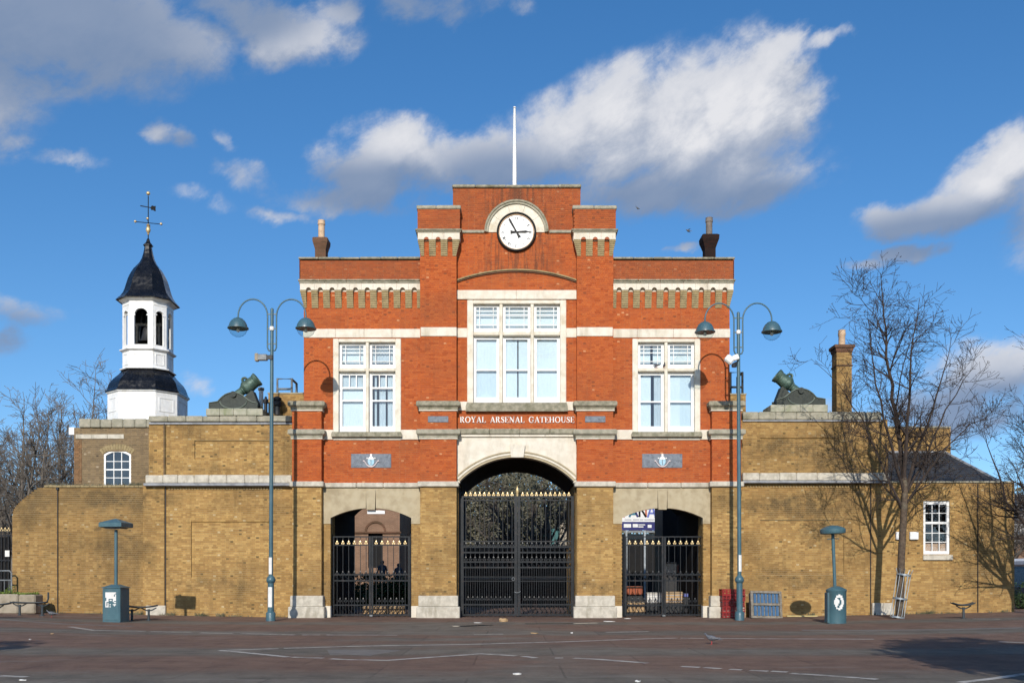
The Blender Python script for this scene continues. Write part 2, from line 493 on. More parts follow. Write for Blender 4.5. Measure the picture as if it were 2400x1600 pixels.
mortar_mat('soot_brick', (.02, .016, .014), (.012, .010, .010), (.035, .016, .014), (.02, .013, .012))
plain('pot_grey', (.20, .17, .15), (.14, .12, .11), .8)
plain('plaque_slate', (.15, .17, .20), (.20, .22, .25), .7, scale=8, dirt=(.08, .085, .095), dirt_amt=.7, dscale=9)
plain('crest_white', (.80, .79, .76), (.72, .70, .68), .6, bmp=.05)
plain('crest_blue', (.28, .50, .62), (.42, .58, .66), .6, bmp=.05, scale=14)
plain('crest_pink', (.62, .52, .53), (.55, .46, .46), .6, bmp=.05)
plain('concrete', (.34, .29, .22), (.27, .23, .17), .9, dirt=(.16, .13, .09), dirt_amt=.6, dscale=3, bmp=.25)
plain('crate_red', (.26, .012, .011), (.20, .010, .010), .5, spec=.4, dirt=(.15, .02, .02), dirt_amt=.3, dscale=6, bmp=.03)
plain('panel_blue', (.050, .125, .235), (.035, .09, .18), .6, dirt=(.12, .15, .18), dirt_amt=.4, dscale=6)
plain('old_wood', (.26, .23, .19), (.17, .15, .12), .85, scale=9, dirt=(.09, .08, .06), dscale=5)
plain('yellow_wood', (.58, .48, .22), (.46, .37, .16), .8)
plain('galvanised', (.34, .37, .39), (.25, .28, .30), .4, metal=.5, spec=.5, scale=8, bmp=.05)
plain('rail_grey', (.20, .21, .22), (.14, .15, .155), .55, metal=.2)
plain('bark', (.12, .085, .058), (.07, .050, .036), .9, scale=12, dirt=(.20, .19, .14), dirt_amt=.4, dscale=4, bmp=.4)
plain('bark_dark', (.055, .045, .038), (.085, .07, .055), .9, scale=9, bmp=.3)
plain('bark_pale', (.15, .125, .10), (.21, .18, .14), .9, scale=6, dirt=(.07, .06, .05), dscale=4, bmp=.3)
plain('twig', (.052, .037, .030), (.034, .026, .023), .9, scale=5, bmp=0)
plain('twig_pale', (.17, .145, .12), (.10, .086, .073), .9, scale=2, bmp=0)
plain('dry_leaf', (.085, .055, .03), (.05, .035, .022), .9, bmp=0)
plain('leaf_dark', (.030, .055, .020), (.05, .08, .028), .75, scale=6, bmp=0)
plain('leaf_olive', (.15, .135, .085), (.075, .078, .045), .8, scale=4, bmp=0)
plain('leaf_far', (.17, .15, .10), (.085, .085, .055), .85, scale=1.2, bmp=0)
plain('leaf_bright', (.16, .20, .030), (.07, .12, .02), .7, scale=9, bmp=0)
plain('teal_cladding', (.035, .13, .125), (.025, .10, .10), .5)
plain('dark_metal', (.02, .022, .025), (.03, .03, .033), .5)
plain('blue_van', (.03, .055, .085), (.025, .045, .07), .3, spec=.6)
plain('tyre', (.02, .02, .02), (.03, .03, .03), .9)
plain('banner_blue', (.018, .020, .11), (.022, .024, .13), .6, bmp=.0)
plain('banner_teal', (.05, .22, .30), (.02, .08, .14), .6, scale=6, bmp=0)
plain('banner_red', (.50, .05, .05), (.35, .04, .05), .6, bmp=0)
plain('banner_orange', (.55, .20, .08), (.40, .12, .07), .6, bmp=0)
plain('banner_violet', (.14, .18, .50), (.10, .12, .36), .6, bmp=0)
plain('print_grey', (.32, .32, .36), (.4, .4, .42), .6, bmp=0)
plain('cardboard', (.46, .31, .17), (.38, .25, .13), .85)
plain('paper', (.74, .73, .70), (.66, .65, .62), .8, scale=8)
plain('pigeon_grey', (.085, .09, .105), (.14, .145, .16), .6, scale=25, bmp=.1, bscale=60)
plain('shed_orange', (.36, .10, .045), (.30, .08, .04), .7)
plain('skirt_cloth', (.10, .105, .12), (.07, .072, .085), .9)
plain('blind_b', (.70, .77, .82), (.66, .73, .79), .8, scale=.8, bmp=0)
plain('blind', (.80, .84, .87), (.76, .81, .85), .8, scale=1.0, bmp=0)
plain('curtain', (.62, .66, .70), (.54, .58, .62), .85, scale=2.0, bmp=0)
plain('peach_blind', (.62, .38, .26), (.56, .34, .23), .85, bmp=0)
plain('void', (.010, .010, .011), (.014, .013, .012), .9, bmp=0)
plain('skin', (.35, .20, .14), (.33, .18, .12), .6, bmp=0)

def glass(name, tint=(.92, .96, .97), rough=.02, refl=1.0):
    m = bpy.data.materials.new(name); m.use_nodes = True
    t = m.node_tree; t.nodes.clear(); k = NT(t)
    tr = k.n('ShaderNodeBsdfTransparent'); tr.inputs[0].default_value = (*tint, 1)
    gl = k.n('ShaderNodeBsdfGlossy'); gl.inputs['Roughness'].default_value = rough
    gl.inputs['Color'].default_value = (.95, .97, 1, 1)
    bp = k.n('ShaderNodeBump'); bp.inputs['Strength'].default_value = .25; bp.inputs['Distance'].default_value = .02
    k.link(k.noise(k.n('ShaderNodeNewGeometry').outputs['Position'], 2.2, 3), bp.inputs['Height']); k.link(bp.outputs[0], gl.inputs['Normal'])
    fr = k.n('ShaderNodeFresnel'); fr.inputs[0].default_value = 1.5
    mx = k.n('ShaderNodeMixShader')
    bf = k.n('ShaderNodeNewGeometry').outputs['Backfacing']
    k.link(k.m('MULTIPLY', k.m('MULTIPLY', fr.outputs[0], refl, clamp=True), k.m('SUBTRACT', 1.0, bf)), mx.inputs[0]); k.link(tr.outputs[0], mx.inputs[1]); k.link(gl.outputs[0], mx.inputs[2])
    o = k.n('ShaderNodeOutputMaterial'); k.link(mx.outputs[0], o.inputs[0])
    M[name] = m
glass('window_glass', refl=2.6)
glass('lamp_glass', (.86, .90, .90), .05, 1.5)

# ---- the square: tarmac in grey, with reddish-brown block and resin patches
m, k, b = base_mat('tarmac', .9, .25)
p = pos(k)
sp = k.n('ShaderNodeSeparateXYZ'); k.link(p, sp.inputs[0])
wob = k.m('MULTIPLY', k.m('SUBTRACT', k.noise(p, .5, 4), .5), 1.8)
yy = k.m('ADD', sp.outputs[1], wob)
grey = k.mix(k.rng(k.noise(p, 1.1, 6, .65), .35, .7), (.178, .155, .124), (.112, .098, .079))
red = k.mix(k.rng(k.noise(p, 1.6, 6, .65), .35, .7), (.205, .124, .088), (.135, .080, .058))
band = k.m('MAXIMUM', k.m('MULTIPLY', k.rng(yy, -10.2, -9.4), k.rng(yy, -6.2, -5.6, 1, 0)),
           k.m('MULTIPLY', k.rng(yy, -17.4, -16.0), k.rng(yy, -12.2, -11.4, 1, 0)))
band = k.m('MAXIMUM', band, k.m('MULTIPLY', k.rng(yy, -23.5, -21.5), k.rng(yy, -19.5, -18.2, 1, 0)))
pat = k.rng(k.noise(k.vm('MULTIPLY', p, (.5, 1, 1)), .28, 3), .42, .56)
side = k.rng(sp.outputs[0], -1.5, 3.5)
sideL = k.rng(sp.outputs[0], -3.0, -5.5)
band = k.m('MULTIPLY', band, k.m('MAXIMUM', k.m('MAXIMUM', side, sideL), pat))
near = k.rng(yy, -4.3, -3.6)
redf = k.m('MAXIMUM', band, near)
col = k.mix(k.m('MULTIPLY', redf, .9), grey, red)
speck = k.noise(k.vm('MULTIPLY', p, (1, .6, 1)), 13, 6, .85)
col = k.mix(k.rng(speck, .56, .70), col, (.28, .255, .225))
col = k.mix(k.rng(speck, .44, .31), col, (.045, .041, .038))
stain = k.rng(k.noise(k.vm('MULTIPLY', p, (.6, 1.3, 1)), .9, 7, .7), .56, .75)
col = k.mix(k.m('MULTIPLY', stain, .5), col, (.060, .052, .047))
pale = k.rng(k.noise(k.vm('ADD', k.vm('MULTIPLY', p, (.35, 1, 1)), (31, 7, 0)), .8, 6, .65), .58, .74)
col = k.mix(k.m('MULTIPLY', pale, .55), col, (.24, .215, .185))
vo = k.n('ShaderNodeTexVoronoi'); vo.inputs['Scale'].default_value = 1.4; k.link(p, vo.inputs['Vector'])
spot = k.m('MULTIPLY', k.rng(vo.outputs['Distance'], .05, .09, 1, 0), k.rng(k.noise(p, .7, 2), .45, .6))
col = k.mix(k.m('MULTIPLY', spot, .7), col, (.035, .031, .028))
track = k.rng(k.noise(k.vm('MULTIPLY', p, (.08, 1.6, 1)), 1.3, 5, .6), .5, .72)
col = k.mix(k.m('MULTIPLY', track, .35), col, (.075, .062, .052))
blk = k.n('ShaderNodeTexBrick'); blk.inputs['Scale'].default_value = 1.0; blk.inputs['Brick Width'].default_value = 3.1; blk.inputs['Row Height'].default_value = 2.3; blk.inputs['Mortar Size'].default_value = .022
blk.inputs['Color1'].default_value = (.82, .82, .82, 1); blk.inputs['Color2'].default_value = (1.12, 1.10, 1.08, 1); blk.inputs['Mortar'].default_value = (.55, .54, .53, 1)
k.link(k.vm('ADD', p, (.7, .4, 0)), blk.inputs['Vector'])
col = k.mix(.55, col, blk.outputs['Color'], 'MULTIPLY')
k.link(col, b.inputs['Base Color'])
bump(k, b, k.noise(p, 40, 4, .7), .7, .02)

def worn_paint(name, c, amount=(.40, .52)):
    m, k, b = base_mat(name, .85, .2)
    p = pos(k)
    f = k.rng(k.noise(k.vm('MULTIPLY', p, (2.0, 6, 1)), 1.3, 6, .7), *amount)
    col = k.mix(f, (.14, .125, .11), c)
    k.link(col, b.inputs['Base Color'])
worn_paint('road_paint', (.50, .47, .42), (.36, .54))
worn_paint('kerb_pale', (.20, .188, .17), (.35, .6))
worn_paint('torn_poster', (.78, .79, .80), (.36, .40))
m, k, b = base_mat('grass', .9, .1)
k.link(k.mix(k.noise(pos(k), .6, 5), (.05, .075, .025), (.09, .10, .04)), b.inputs['Base Color'])
m, k, b = base_mat('puddle', .12, .5)
b.inputs['Base Color'].default_value = (.03, .026, .024, 1)
# ------------------------------------------------------------------ brickwork: real bricks in Flemish bond
class Bricks:
    def __init__(self, seed=1):
        self.v = []; self.f = []; self.c = []; self.r = random.Random(seed)
    def panel(self, o, u, n, U0, U1, Z0, Z1, holes=(), tone=0.0, depth=.03):
        R = self.r
        ox, oy = o[0], o[1]
        i0 = int(math.floor(Z0 / .075)); i1 = int(math.ceil(Z1 / .075))
        for i in range(i0, i1):
            za = max(Z0, i * .075 + .0045); zb = min(Z1, (i + 1) * .075 - .0045)
            if zb - za < .02: continue
            zc = (za + zb) / 2
            iv = [(U0, U1)]
            for (h0, h1, g0, g1) in holes:
                if g0 < zc < g1:
                    nx = []
                    for a, b_ in iv:
                        if h1 <= a or h0 >= b_: nx.append((a, b_)); continue
                        if h0 > a: nx.append((a, h0))
                        if h1 < b_: nx.append((h1, b_))
                    iv = nx
            off = .16875 if i % 2 else 0.0
            for a, b_ in iv:
                k = math.floor((a - off) / .3375) - 1
                while True:
                    s0 = off + k * .3375
                    if s0 > b_: break
                    for (q0, q1) in ((s0, s0 + .215), (s0 + .225, s0 + .3275)):
                        p0 = max(q0, a); p1 = min(q1, b_)
                        if p1 - p0 < .03: continue
                        d = .005 + R.random() * .005
                        e = len(self.v)
                        for dep in (-depth, d):
                            for (uu, zz) in ((p0, za), (p1, za), (p1, zb), (p0, zb)):
                                self.v.append((ox + u[0] * uu + n[0] * dep, oy + u[1] * uu + n[1] * dep, zz))
                        self.f += [(e + 4, e + 5, e + 6, e + 7), (e, e + 1, e + 5, e + 4), (e + 1, e + 2, e + 6, e + 5),
                                   (e + 2, e + 3, e + 7, e + 6), (e + 3, e, e + 4, e + 7)]
                        g_ = R.random()
                        if q1 - q0 > .15: g_ = .06 + g_ * .88
                        c = (R.random(), g_, tone * (.55 + .45 * R.random()), 1.0)
                        self.c += c * 5
                    k += 1
        return self
    def front(self, x0, x1, z0, z1, y, holes=(), tone=0.0):
        return self.panel((0, y), (1, 0), (0, -1), x0, x1, z0, z1, holes, tone)
    def flank(self, x, y0, y1, z0, z1, sx, tone=0.0):
        """a side face at x, looking towards sx"""
        return self.panel((x, 0), (0, 1), (sx, 0), y0, y1, z0, z1, (), tone)
    def build(self, name, m, parent):
        me = bpy.data.meshes.new(name)
        me.from_pydata(self.v, [], self.f)
        at = me.attributes.new('bc', 'FLOAT_COLOR', 'FACE')
        at.data.foreach_set('color', self.c)
        me.materials.append(m); me.update()
        return stuff(link(name, me, parent))

def grid_wall(mb, x0, x1, z0, z1, y0, y1, holes):
    """one closed wall with rectangular openings"""
    xs = sorted(set([x0, x1] + [a for h in holes for a in h[:2] if x0 < a < x1]))
    zs = sorted(set([z0, z1] + [a for h in holes for a in h[2:] if z0 < a < z1]))
    nx, nz = len(xs), len(zs)
    vid = lambda i, j, s: (j * nx + i) * 2 + s
    vs = [(xs[i], y1 if s else y0, zs[j]) for j in range(nz) for i in range(nx) for s in (0, 1)]
    def solid(i, j):
        if i < 0 or j < 0 or i >= nx - 1 or j >= nz - 1: return False
        cx = (xs[i] + xs[i + 1]) / 2; cz = (zs[j] + zs[j + 1]) / 2
        return not any(h[0] < cx < h[1] and h[2] < cz < h[3] for h in holes)
    fs = []
    for i in range(nx - 1):
        for j in range(nz - 1):
            if not solid(i, j): continue
            a, b_, c, d = (i, j), (i + 1, j), (i + 1, j + 1), (i, j + 1)
            fs.append([vid(*q, 0) for q in (a, b_, c, d)]); fs.append([vid(*q, 1) for q in (d, c, b_, a)])
            for (p, q, ni, nj) in ((a, b_, i, j - 1), (b_, c, i + 1, j), (c, d, i, j + 1), (d, a, i - 1, j)):
                if not solid(ni, nj): fs.append([vid(*p, 0), vid(*p, 1), vid(*q, 1), vid(*q, 0)])
    mb.add(vs, fs)

def stones(name, m, parent, x0, x1, y0, y1, z0, z1, n=1, b=.012, jit=.0, gap=.006, seed=None):
    """a course of n separate stones with open joints; every stone is a part"""
    r = random.Random(seed if seed is not None else int(abs(x0 * 91 + z0 * 37) * 10))
    cuts = [x0 + (x1 - x0) * (i + (r.uniform(-.12, .12) if 0 < i < n else 0)) / n for i in range(n + 1)]
    out = []
    for i in range(n):
        a = cuts[i] + (gap / 2 if i else 0); c = cuts[i + 1] - (gap / 2 if i < n - 1 else 0)
        j = r.uniform(-jit, jit); jz = r.uniform(-jit, jit)
        out.append(MB().cbox(a, c, y0 + j, y1, z0, z1 + jz, b).build(name, m, parent))
    return out

def win(parent, x0, x1, zt, zb, Y, mull, transom, lights, label=None, sillz=None, frame_w=.22, mull_w=.13, big=False):
    """mullioned stone window. x0..x1/zt/zb = stone outer edge; mull = mullion centres; transom = (z0,z1);
    lights[row][col] = dict(bars_v, bars_h, split, cover)"""
    w = MB()
    yf, yb = Y - .05, Y + .30
    zs = sillz if sillz is not None else zb - .18
    w.cbox(x0, x0 + frame_w, yf, yb, zb, zt, .02); w.cbox(x1 - frame_w, x1, yf, yb, zb, zt, .02)
    w.cbox(x0 + frame_w, x1 - frame_w, yf + .004, yb - .002, zt - frame_w * .62, zt - .002, .02)
    xs = [x0 + frame_w] + [a for m_ in mull for a in (m_ - mull_w / 2, m_ + mull_w / 2)] + [x1 - frame_w]
    z_hi = zt - frame_w * .62
    for m_ in mull:
        w.cbox(m_ - mull_w / 2, m_ + mull_w / 2, yf + .012, yb - .004, zb, z_hi, .03)
    for i in range(0, len(xs), 2):
        w.cbox(xs[i], xs[i + 1], yf + .006, yb - .006, transom[0], transom[1], .035)
    o = w.build('window', M['cream_stone'], parent)
    if label: o['label'] = label
    s = MB()
    s.prism([(x0 - .05, zs), (x1 + .05, zs), (x1 + .05, zs + (zb - zs) * .55), (x1 + .01, zb), (x0 - .01, zb), (x0 - .05, zs + (zb - zs) * .55)], Y - .20, Y + .2)
    s.build('sill', M['lichen_stone'], o)
    rows = [(transom[1], z_hi), (zb, transom[0])]
    for r_, (za, zc) in enumerate(rows):
        for c in range(len(xs) // 2):
            L = lights[r_][c]
            a, d = xs[2 * c] + .005, xs[2 * c + 1] - .005
            st = L.get('stile', .11); bot = L.get('bottom', st); top = L.get('top', st)
            ya, yb2 = Y + .13, Y + .19
            sh = MB()
            sh.box(a, a + st, ya, yb2, za + .004, zc - .004); sh.box(d - st, d, ya, yb2, za + .004, zc - .004)
            sh.box(a + st, d - st, ya + .003, yb2, za + .004, za + bot); sh.box(a + st, d - st, ya + .003, yb2, zc - top, zc - .004)
            gx0, gx1, gz0, gz1 = a + st, d - st, za + bot, zc - top
            cells_z = [gz0, gz1]
            for fz, hw in L.get('bars_h', ()):
                z_ = gz0 + (gz1 - gz0) * fz
                sh.box(gx0, gx1, ya - .006, yb2 + .004, z_ - hw, z_ + hw); cells_z.append(z_)
            cells_x = [gx0, gx1]
            for fx, hw, f0, f1 in L.get('bars_v', ()):
                x_ = gx0 + (gx1 - gx0) * fx
                sh.box(x_ - hw, x_ + hw, ya + .006, yb2 - .004, gz0 + (gz1 - gz0) * f0, gz0 + (gz1 - gz0) * f1)
                cells_x.append(x_) if L.get('full', True) else None
            sh.build('sash', M['white_paint'], o)
            cells_z = sorted(cells_z); cells_x = sorted(cells_x)
            for i in range(len(cells_x) - 1):
                for j in range(len(cells_z) - 1):
                    MB().box(cells_x[i], cells_x[i + 1], ya + .03 + .0007 * ((i + j) % 2), ya + .036 + .0007 * ((i + j) % 2), cells_z[j], cells_z[j + 1]).build('pane', M['window_glass'], o)
            for (f0, f1, g0, g1, mt) in L.get('cover', ((0, 1, 0, 1, 'blind'),)):
                cw = MB(); X0 = a + (d - a) * f0; X1 = a + (d - a) * f1; Z0 = za + (zc - za) * g0; Z1 = za + (zc - za) * g1
                nf = max(2, int((X1 - X0) / .06))
                amp = .012 if mt == 'curtain' else .0015
                pts = [(X0 + (X1 - X0) * i / nf, Y + .27 + (amp if i % 2 else -amp)) for i in range(nf + 1)]
                vs = [(x, y, Z0) for x, y in pts] + [(x, y, Z1) for x, y in pts] + [(x, y + .01, Z0) for x, y in pts] + [(x, y + .01, Z1) for x, y in pts]
                q = nf + 1; fs = []
                for i in range(nf):
                    fs += [(i, i + 1, i + 1 + q, i + q), (i + 2 * q, i + 3 * q, i + 1 + 3 * q, i + 1 + 2 * q)]
                cw.add(vs, fs)
                cw.build('curtain' if mt == 'curtain' else 'blind', M[mt], o)
    return o

# ------------------------------------------------------------------ the gatehouse
G = thing('gatehouse', 'red brick gatehouse with clock, white stone bands, three arches and a yellow brick ground storey', 'gatehouse')
AX = 1211.0
def mpx(a, b, s): return (a, b) if s == 0 else (2 * AX - b, 2 * AX - a)
YP = -.35                                   # face of the piers and turrets
BACK = 6.0
red, yel, corb = Bricks(3), Bricks(4), Bricks(5)
lower = MB(); upper = MB(); vault = MB()
z_str0, z_str1 = PZ(1142.5), PZ(1131)
# ground storey: four solid blocks between three passages
for s in (0, 1):
    for q in ((690, 774), (965, 1074)):
        a, b_ = mpx(*q, s); MB().box(PX(a), PX(b_), 0, BACK, -.3, z_str0).build('lower_wall', M['mortar_yellow'], G)
# vaults over the passages
for s in (0, 1):
    a, b_ = mpx(775, 964, s)
    x0, x1 = PX(a) - .012, PX(b_) + .012
    zs, zc = PZ(1211), PZ(1188)
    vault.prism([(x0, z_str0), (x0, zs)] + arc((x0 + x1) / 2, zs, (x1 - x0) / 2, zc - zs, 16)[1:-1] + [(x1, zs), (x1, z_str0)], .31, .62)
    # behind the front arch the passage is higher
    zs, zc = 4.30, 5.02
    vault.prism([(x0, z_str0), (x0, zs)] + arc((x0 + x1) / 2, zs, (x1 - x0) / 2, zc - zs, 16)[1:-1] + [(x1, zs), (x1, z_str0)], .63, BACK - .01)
    # near-black plates that paint the passage shade onto the side walls
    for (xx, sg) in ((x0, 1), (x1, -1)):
        MB().box(xx + sg * .001, xx + sg * .02, 1.0, BACK - .02, 0, 4.3).build('passage_shade', M['vault_shade'], G)
MB().box(PX(1075), PX(1075) + .02, 1.6, BACK - .02, 0, PZ(1127)).build('passage_shade', M['vault_shade'], G)  # same painted shade in the carriage passage
x0, x1 = PX(1075.5), PX(2 * AX - 1075.5)
zs, zc = PZ(1127), PZ(1069.5)
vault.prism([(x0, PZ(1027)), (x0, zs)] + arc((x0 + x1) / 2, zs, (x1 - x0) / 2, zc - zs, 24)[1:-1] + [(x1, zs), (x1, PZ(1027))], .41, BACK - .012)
vault.build('vault', M['vault_shade'], G)

# upper walls
wx = PX(712)
WL = (PX(783), PX(938), PZ(1013), PZ(796))          # wing window opening
for s in (0, 1):
    sg = 1 if s == 0 else -1
    ex = PX(712) if s == 0 else PX(2 * AX - 712)
    a, b_ = mpx(712, 990, s)
    ha, hb = mpx(783, 938, s)
    hole = (PX(ha), PX(hb), PZ(1013), PZ(796))
    grid_wall(upper, PX(a), PX(b_), z_str1 - .05, PZ(660), 0, .4, [hole])
    a2, b2 = mpx(690, 711.8, s)
    upper.box(PX(a2), PX(b2), 0.002, BACK - .004, z_str0, PZ(950))
    # side wall, back wall of the wing, roof
    a3, b3 = mpx(712.3, 736, s)
    upper.box(PX(a3), PX(b3), .4, BACK, z_str0 + .3, PZ(612))
    a4, b4 = mpx(736, 1075, s)
    upper.box(PX(a4), PX(b4), BACK - .3, BACK - .002, z_str0 + .3, PZ(612))
    upper.box(PX(a4), PX(b4), .4, BACK - .3, PZ(640), PZ(632))
    # parapet, set forward on the corbel table
    a5, b5 = mpx(704, 985, s)
    upper.box(PX(a5), PX(b5), -.16, .3, PZ(667, -.16), PZ(611, -.16))
    red.front(PX(a5, -.16), PX(b5, -.16), PZ(659, -.16), PZ(611, -.16), -.16, tone=.62)
    upper_x = PX(a5) if s == 0 else PX(b5)
    red.flank(upper_x, -.16, .3, PZ(659), PZ(611), -1 if s == 0 else 1, tone=.6)
    red.front(PX(a), PX(b_), PZ(1131), PZ(667), 0, [hole], tone=.05)
    # white lines: band over the window, band under it
    stones('band_stone', M['white_stone'], G, PX(a) - .02 * (s == 0), PX(mpx(712, 986, s)[1]) + .02 * s, -.035, .02, PZ(791.5), PZ(771), 4)
    for (q0, q1) in ((753, 781), (940, 985)):
        q = mpx(q0, q1, s)
        stones('band_stone', M['white_stone'], G, PX(q[0]), PX(q[1]), -.05, .02, PZ(1030), PZ(1007), 1)
    q = mpx(781, 940, s)
    stones('apron_stone', M['white_stone'], G, PX(q[0]) + .004, PX(q[1]) - .004, -.045, .02, PZ(1031), PZ(1023.5), 2)
    # corbel table: ten little arches on stepped brick corbels
    pitch = 27.43
    for i in range(10):
        c0 = 725.0 + pitch * i
        l, r_ = c0 - pitch / 2, c0 + pitch / 2
        if i == 0: l = 705.0
        if i == 9: r_ = 985.5
        l, r_ = mpx(l, r_, s); cc = c0 if s == 0 else 2 * AX - c0
        xl, xr, xc = PX(l) + .003, PX(r_) - .003, PX(cc)
        zt, zb = PZ(667), PZ(682); hr = .098
        n = MB().prism([(xl, zt), (xl, zb), (xc - hr, zb)] + arc(xc, zb, hr, hr * .98, 12)[1:-1] + [(xc + hr, zb), (xr, zb), (xr, zt)], -.17, .0)
        n.build('arch_stone', M['white_stone'], G)
        MB().box(xc - hr - .01, xc + hr + .01, -.018, .01, zb - .03, zb + .105).build('arch_back', M['white_stone'], G)
    edges = [705.0] + [725.0 + pitch * (i + .5) for i in range(9)] + [986]
    for i in range(11):
        if i == 0: l, r_ = 705.0, 719.2
        elif i == 10: l, r_ = 725 + pitch * 9 + 6, 985.6
        else: c0 = 725.0 + pitch * (i - .5); l, r_ = c0 - 7.7, c0 + 7.7
        l, r_ = mpx(l, r_, s)
        cm = MB(); steps = 8
        zt, zb = PZ(682) - .002, PZ(722)
        for j in range(steps):
            za = zb + (zt - zb) * j / steps; zc_ = zb + (zt - zb) * (j + 1) / steps - .009
            dep = .04 + .12 * (j / (steps - 1)) ** 1.1
            xl, xr = PX(l), PX(r_)
            if i == 0:
                e = .13 * (1 - j / (steps - 1))
                if s == 0: xl += e
                else: xr -= e
            cm.box(xl, xr, -dep, .05, za, zc_)
            cm.box(xl + .008, xr - .008, -dep + .012, .04, zc_ - .001, zc_ + .0105)
        cm.build('corbel', M['corbel_plain'] if 'corbel_plain' in M else M['tan_stone'], G)
    q = mpx(701, 985.5, s)
    stones('moulding_stone', M['lichen_stone'], G, PX(q[0]), PX(q[1]), -.24, .0, PZ(662.5), PZ(658), 5, .02)
    q = mpx(703, 985.5, s)
    stones('moulding_stone', M['coping_stone'], G, PX(q[0]), PX(q[1]), -.20, .0, PZ(667) + .003, PZ(662.5) - .003, 5, .015)
    q = mpx(702, 985.5, s)
    stones('coping_stone', M['lichen_stone'], G, PX(q[0]), PX(q[1]), -.22, .34, PZ(611), PZ(606), 6, .03, .012)
upper_done = False

# centre bay
cx0, cx1 = PX(1068), PX(2 * AX - 1068)
CW = (PX(1097), PX(2 * AX - 1097), PZ(946), PZ(705))
grid_wall(upper, cx0, cx1, PZ(1027), PZ(600), 0.003, .4, [CW])
upper.box(PX(1062), PX(2 * AX - 1062), .003, 2.4, PZ(600), PZ(441))
upper.box(PX(1062), PX(1062) + .4, 2.4, BACK - .4, PZ(1000), PZ(610)) 
upper.box(PX(2 * AX - 1062) - .4, PX(2 * AX - 1062), 2.4, BACK - .4, PZ(1000), PZ(610))
upper.box(cx0 + .5, cx1 - .5, BACK - .5, BACK - .31, PZ(1000), PZ(620))
upper.box(cx0 + .4, cx1 - .4, .45, BACK - .5, PZ(1024), PZ(1012))
red.front(PX(1069), PX(2 * AX - 1069), PZ(1027), PZ(545), .003, [CW], tone=.03)
red.front(PX(1062), PX(2 * AX - 1062), PZ(545), PZ(441), .003, tone=.5)
red.flank(PX(1062), .003, 2.4, PZ(495), PZ(441), -1, tone=.5)
red.flank(PX(2 * AX - 1062), .003, 2.4, PZ(495), PZ(441), 1, tone=.5)
stones('coping_stone', M['lichen_stone'], G, PX(1060), PX(2 * AX - 1060), -.08, .5, PZ(441), PZ(434), 5, .03, .012)
stones('band_stone', M['white_stone'], G, PX(1070), PX(2 * AX - 1070), -.06, .02, PZ(702), PZ(680.6), 2)
for s in (0, 1):
    q = mpx(1070, 1095, s)
    stones('band_stone', M['white_stone'], G, PX(q[0]), PX(q[1]), -.035, .02, PZ(791), PZ(769), 1)
    stones('band_stone', M['white_stone'], G, PX(q[0]), PX(q[1]), -.05, .02, PZ(962), PZ(941), 1)
    q = mpx(1070, 1135, s)
    stones('string_stone', M['coping_stone'], G, PX(q[0]), PX(q[1]), -.07, .02, PZ(547), PZ(540), 1, .02)
stones('string_stone', M['lichen_stone'], G, PX(1072), PX(2 * AX - 1072), -.16, .02, PZ(1018), PZ(1005), 4, .03)
stones('string_stone', M['white_stone'], G, PX(1072), PX(2 * AX - 1072), -.10, .02, PZ(1024), PZ(1018) - .004, 4, .015)

# the white stone over the carriage arch
zs, zc = PZ(1127), PZ(1071)
xa, xb = PX(1078), PX(2 * AX - 1078); xm = (xa + xb) / 2
A = arc(xm, zs, (xb - xa) / 2, zc - zs, 32)
xl, xr = PX(1070), PX(2 * AX - 1070)
for s in (0, 1):
    half = A[:17] if s == 0 else A[16:]
    if s == 0: poly = [(xl, PZ(1024)), (xl, PZ(1131))] + [(xa, PZ(1131))] + half + [(xm, PZ(1024))]
    else: poly = [(xm, PZ(1024))] + half + [(xb, PZ(1131)), (xr, PZ(1131)), (xr, PZ(1024))]
    MB().prism(poly, -.02, .40).build('spandrel', M['white_stone'], G)
def arch_ring(xm, zs, half, rise, t0, t1, y0, y1, n=32):
    """moulded ring on a segmental arch, t0..t1 outwards from the intrados"""
    R = (half * half + rise * rise) / (2 * rise); zc = zs + rise - R
    a = math.asin(half / R)
    rings = []
    for i in range(n + 1):
        th = -a + 2 * a * i / n
        d = (sin(th), cos(th))
        p0 = (xm + d[0] * (R + t0), zc + d[1] * (R + t0)); p1 = (xm + d[0] * (R + t1), zc + d[1] * (R + t1))
        rings.append([(p0[0], y0, p0[1]), (p0[0], y1, p0[1]), (p1[0], y1, p1[1]), (p1[0], y0, p1[1])])
    return MB().loft(rings)
hw = (xb - xa) / 2
for (t0, t1, y0, mt) in ((.0, .085, -.055, 'tan_stone'), (.086, .17, -.085, 'cream_stone'), (.171, .225, -.12, 'tan_stone')):
    arch_ring(xm, zs, hw, zc - zs, t0, t1, y0, .02).build('archivolt', M[mt], G)
MB().prism([(PX(1198), PZ(1072.5)), (PX(1227), PZ(1072.5)), (PX(1230.6), PZ(1042)), (PX(1194.5), PZ(1042))], -.21, .1).build('keystone', M['white_stone'], G)

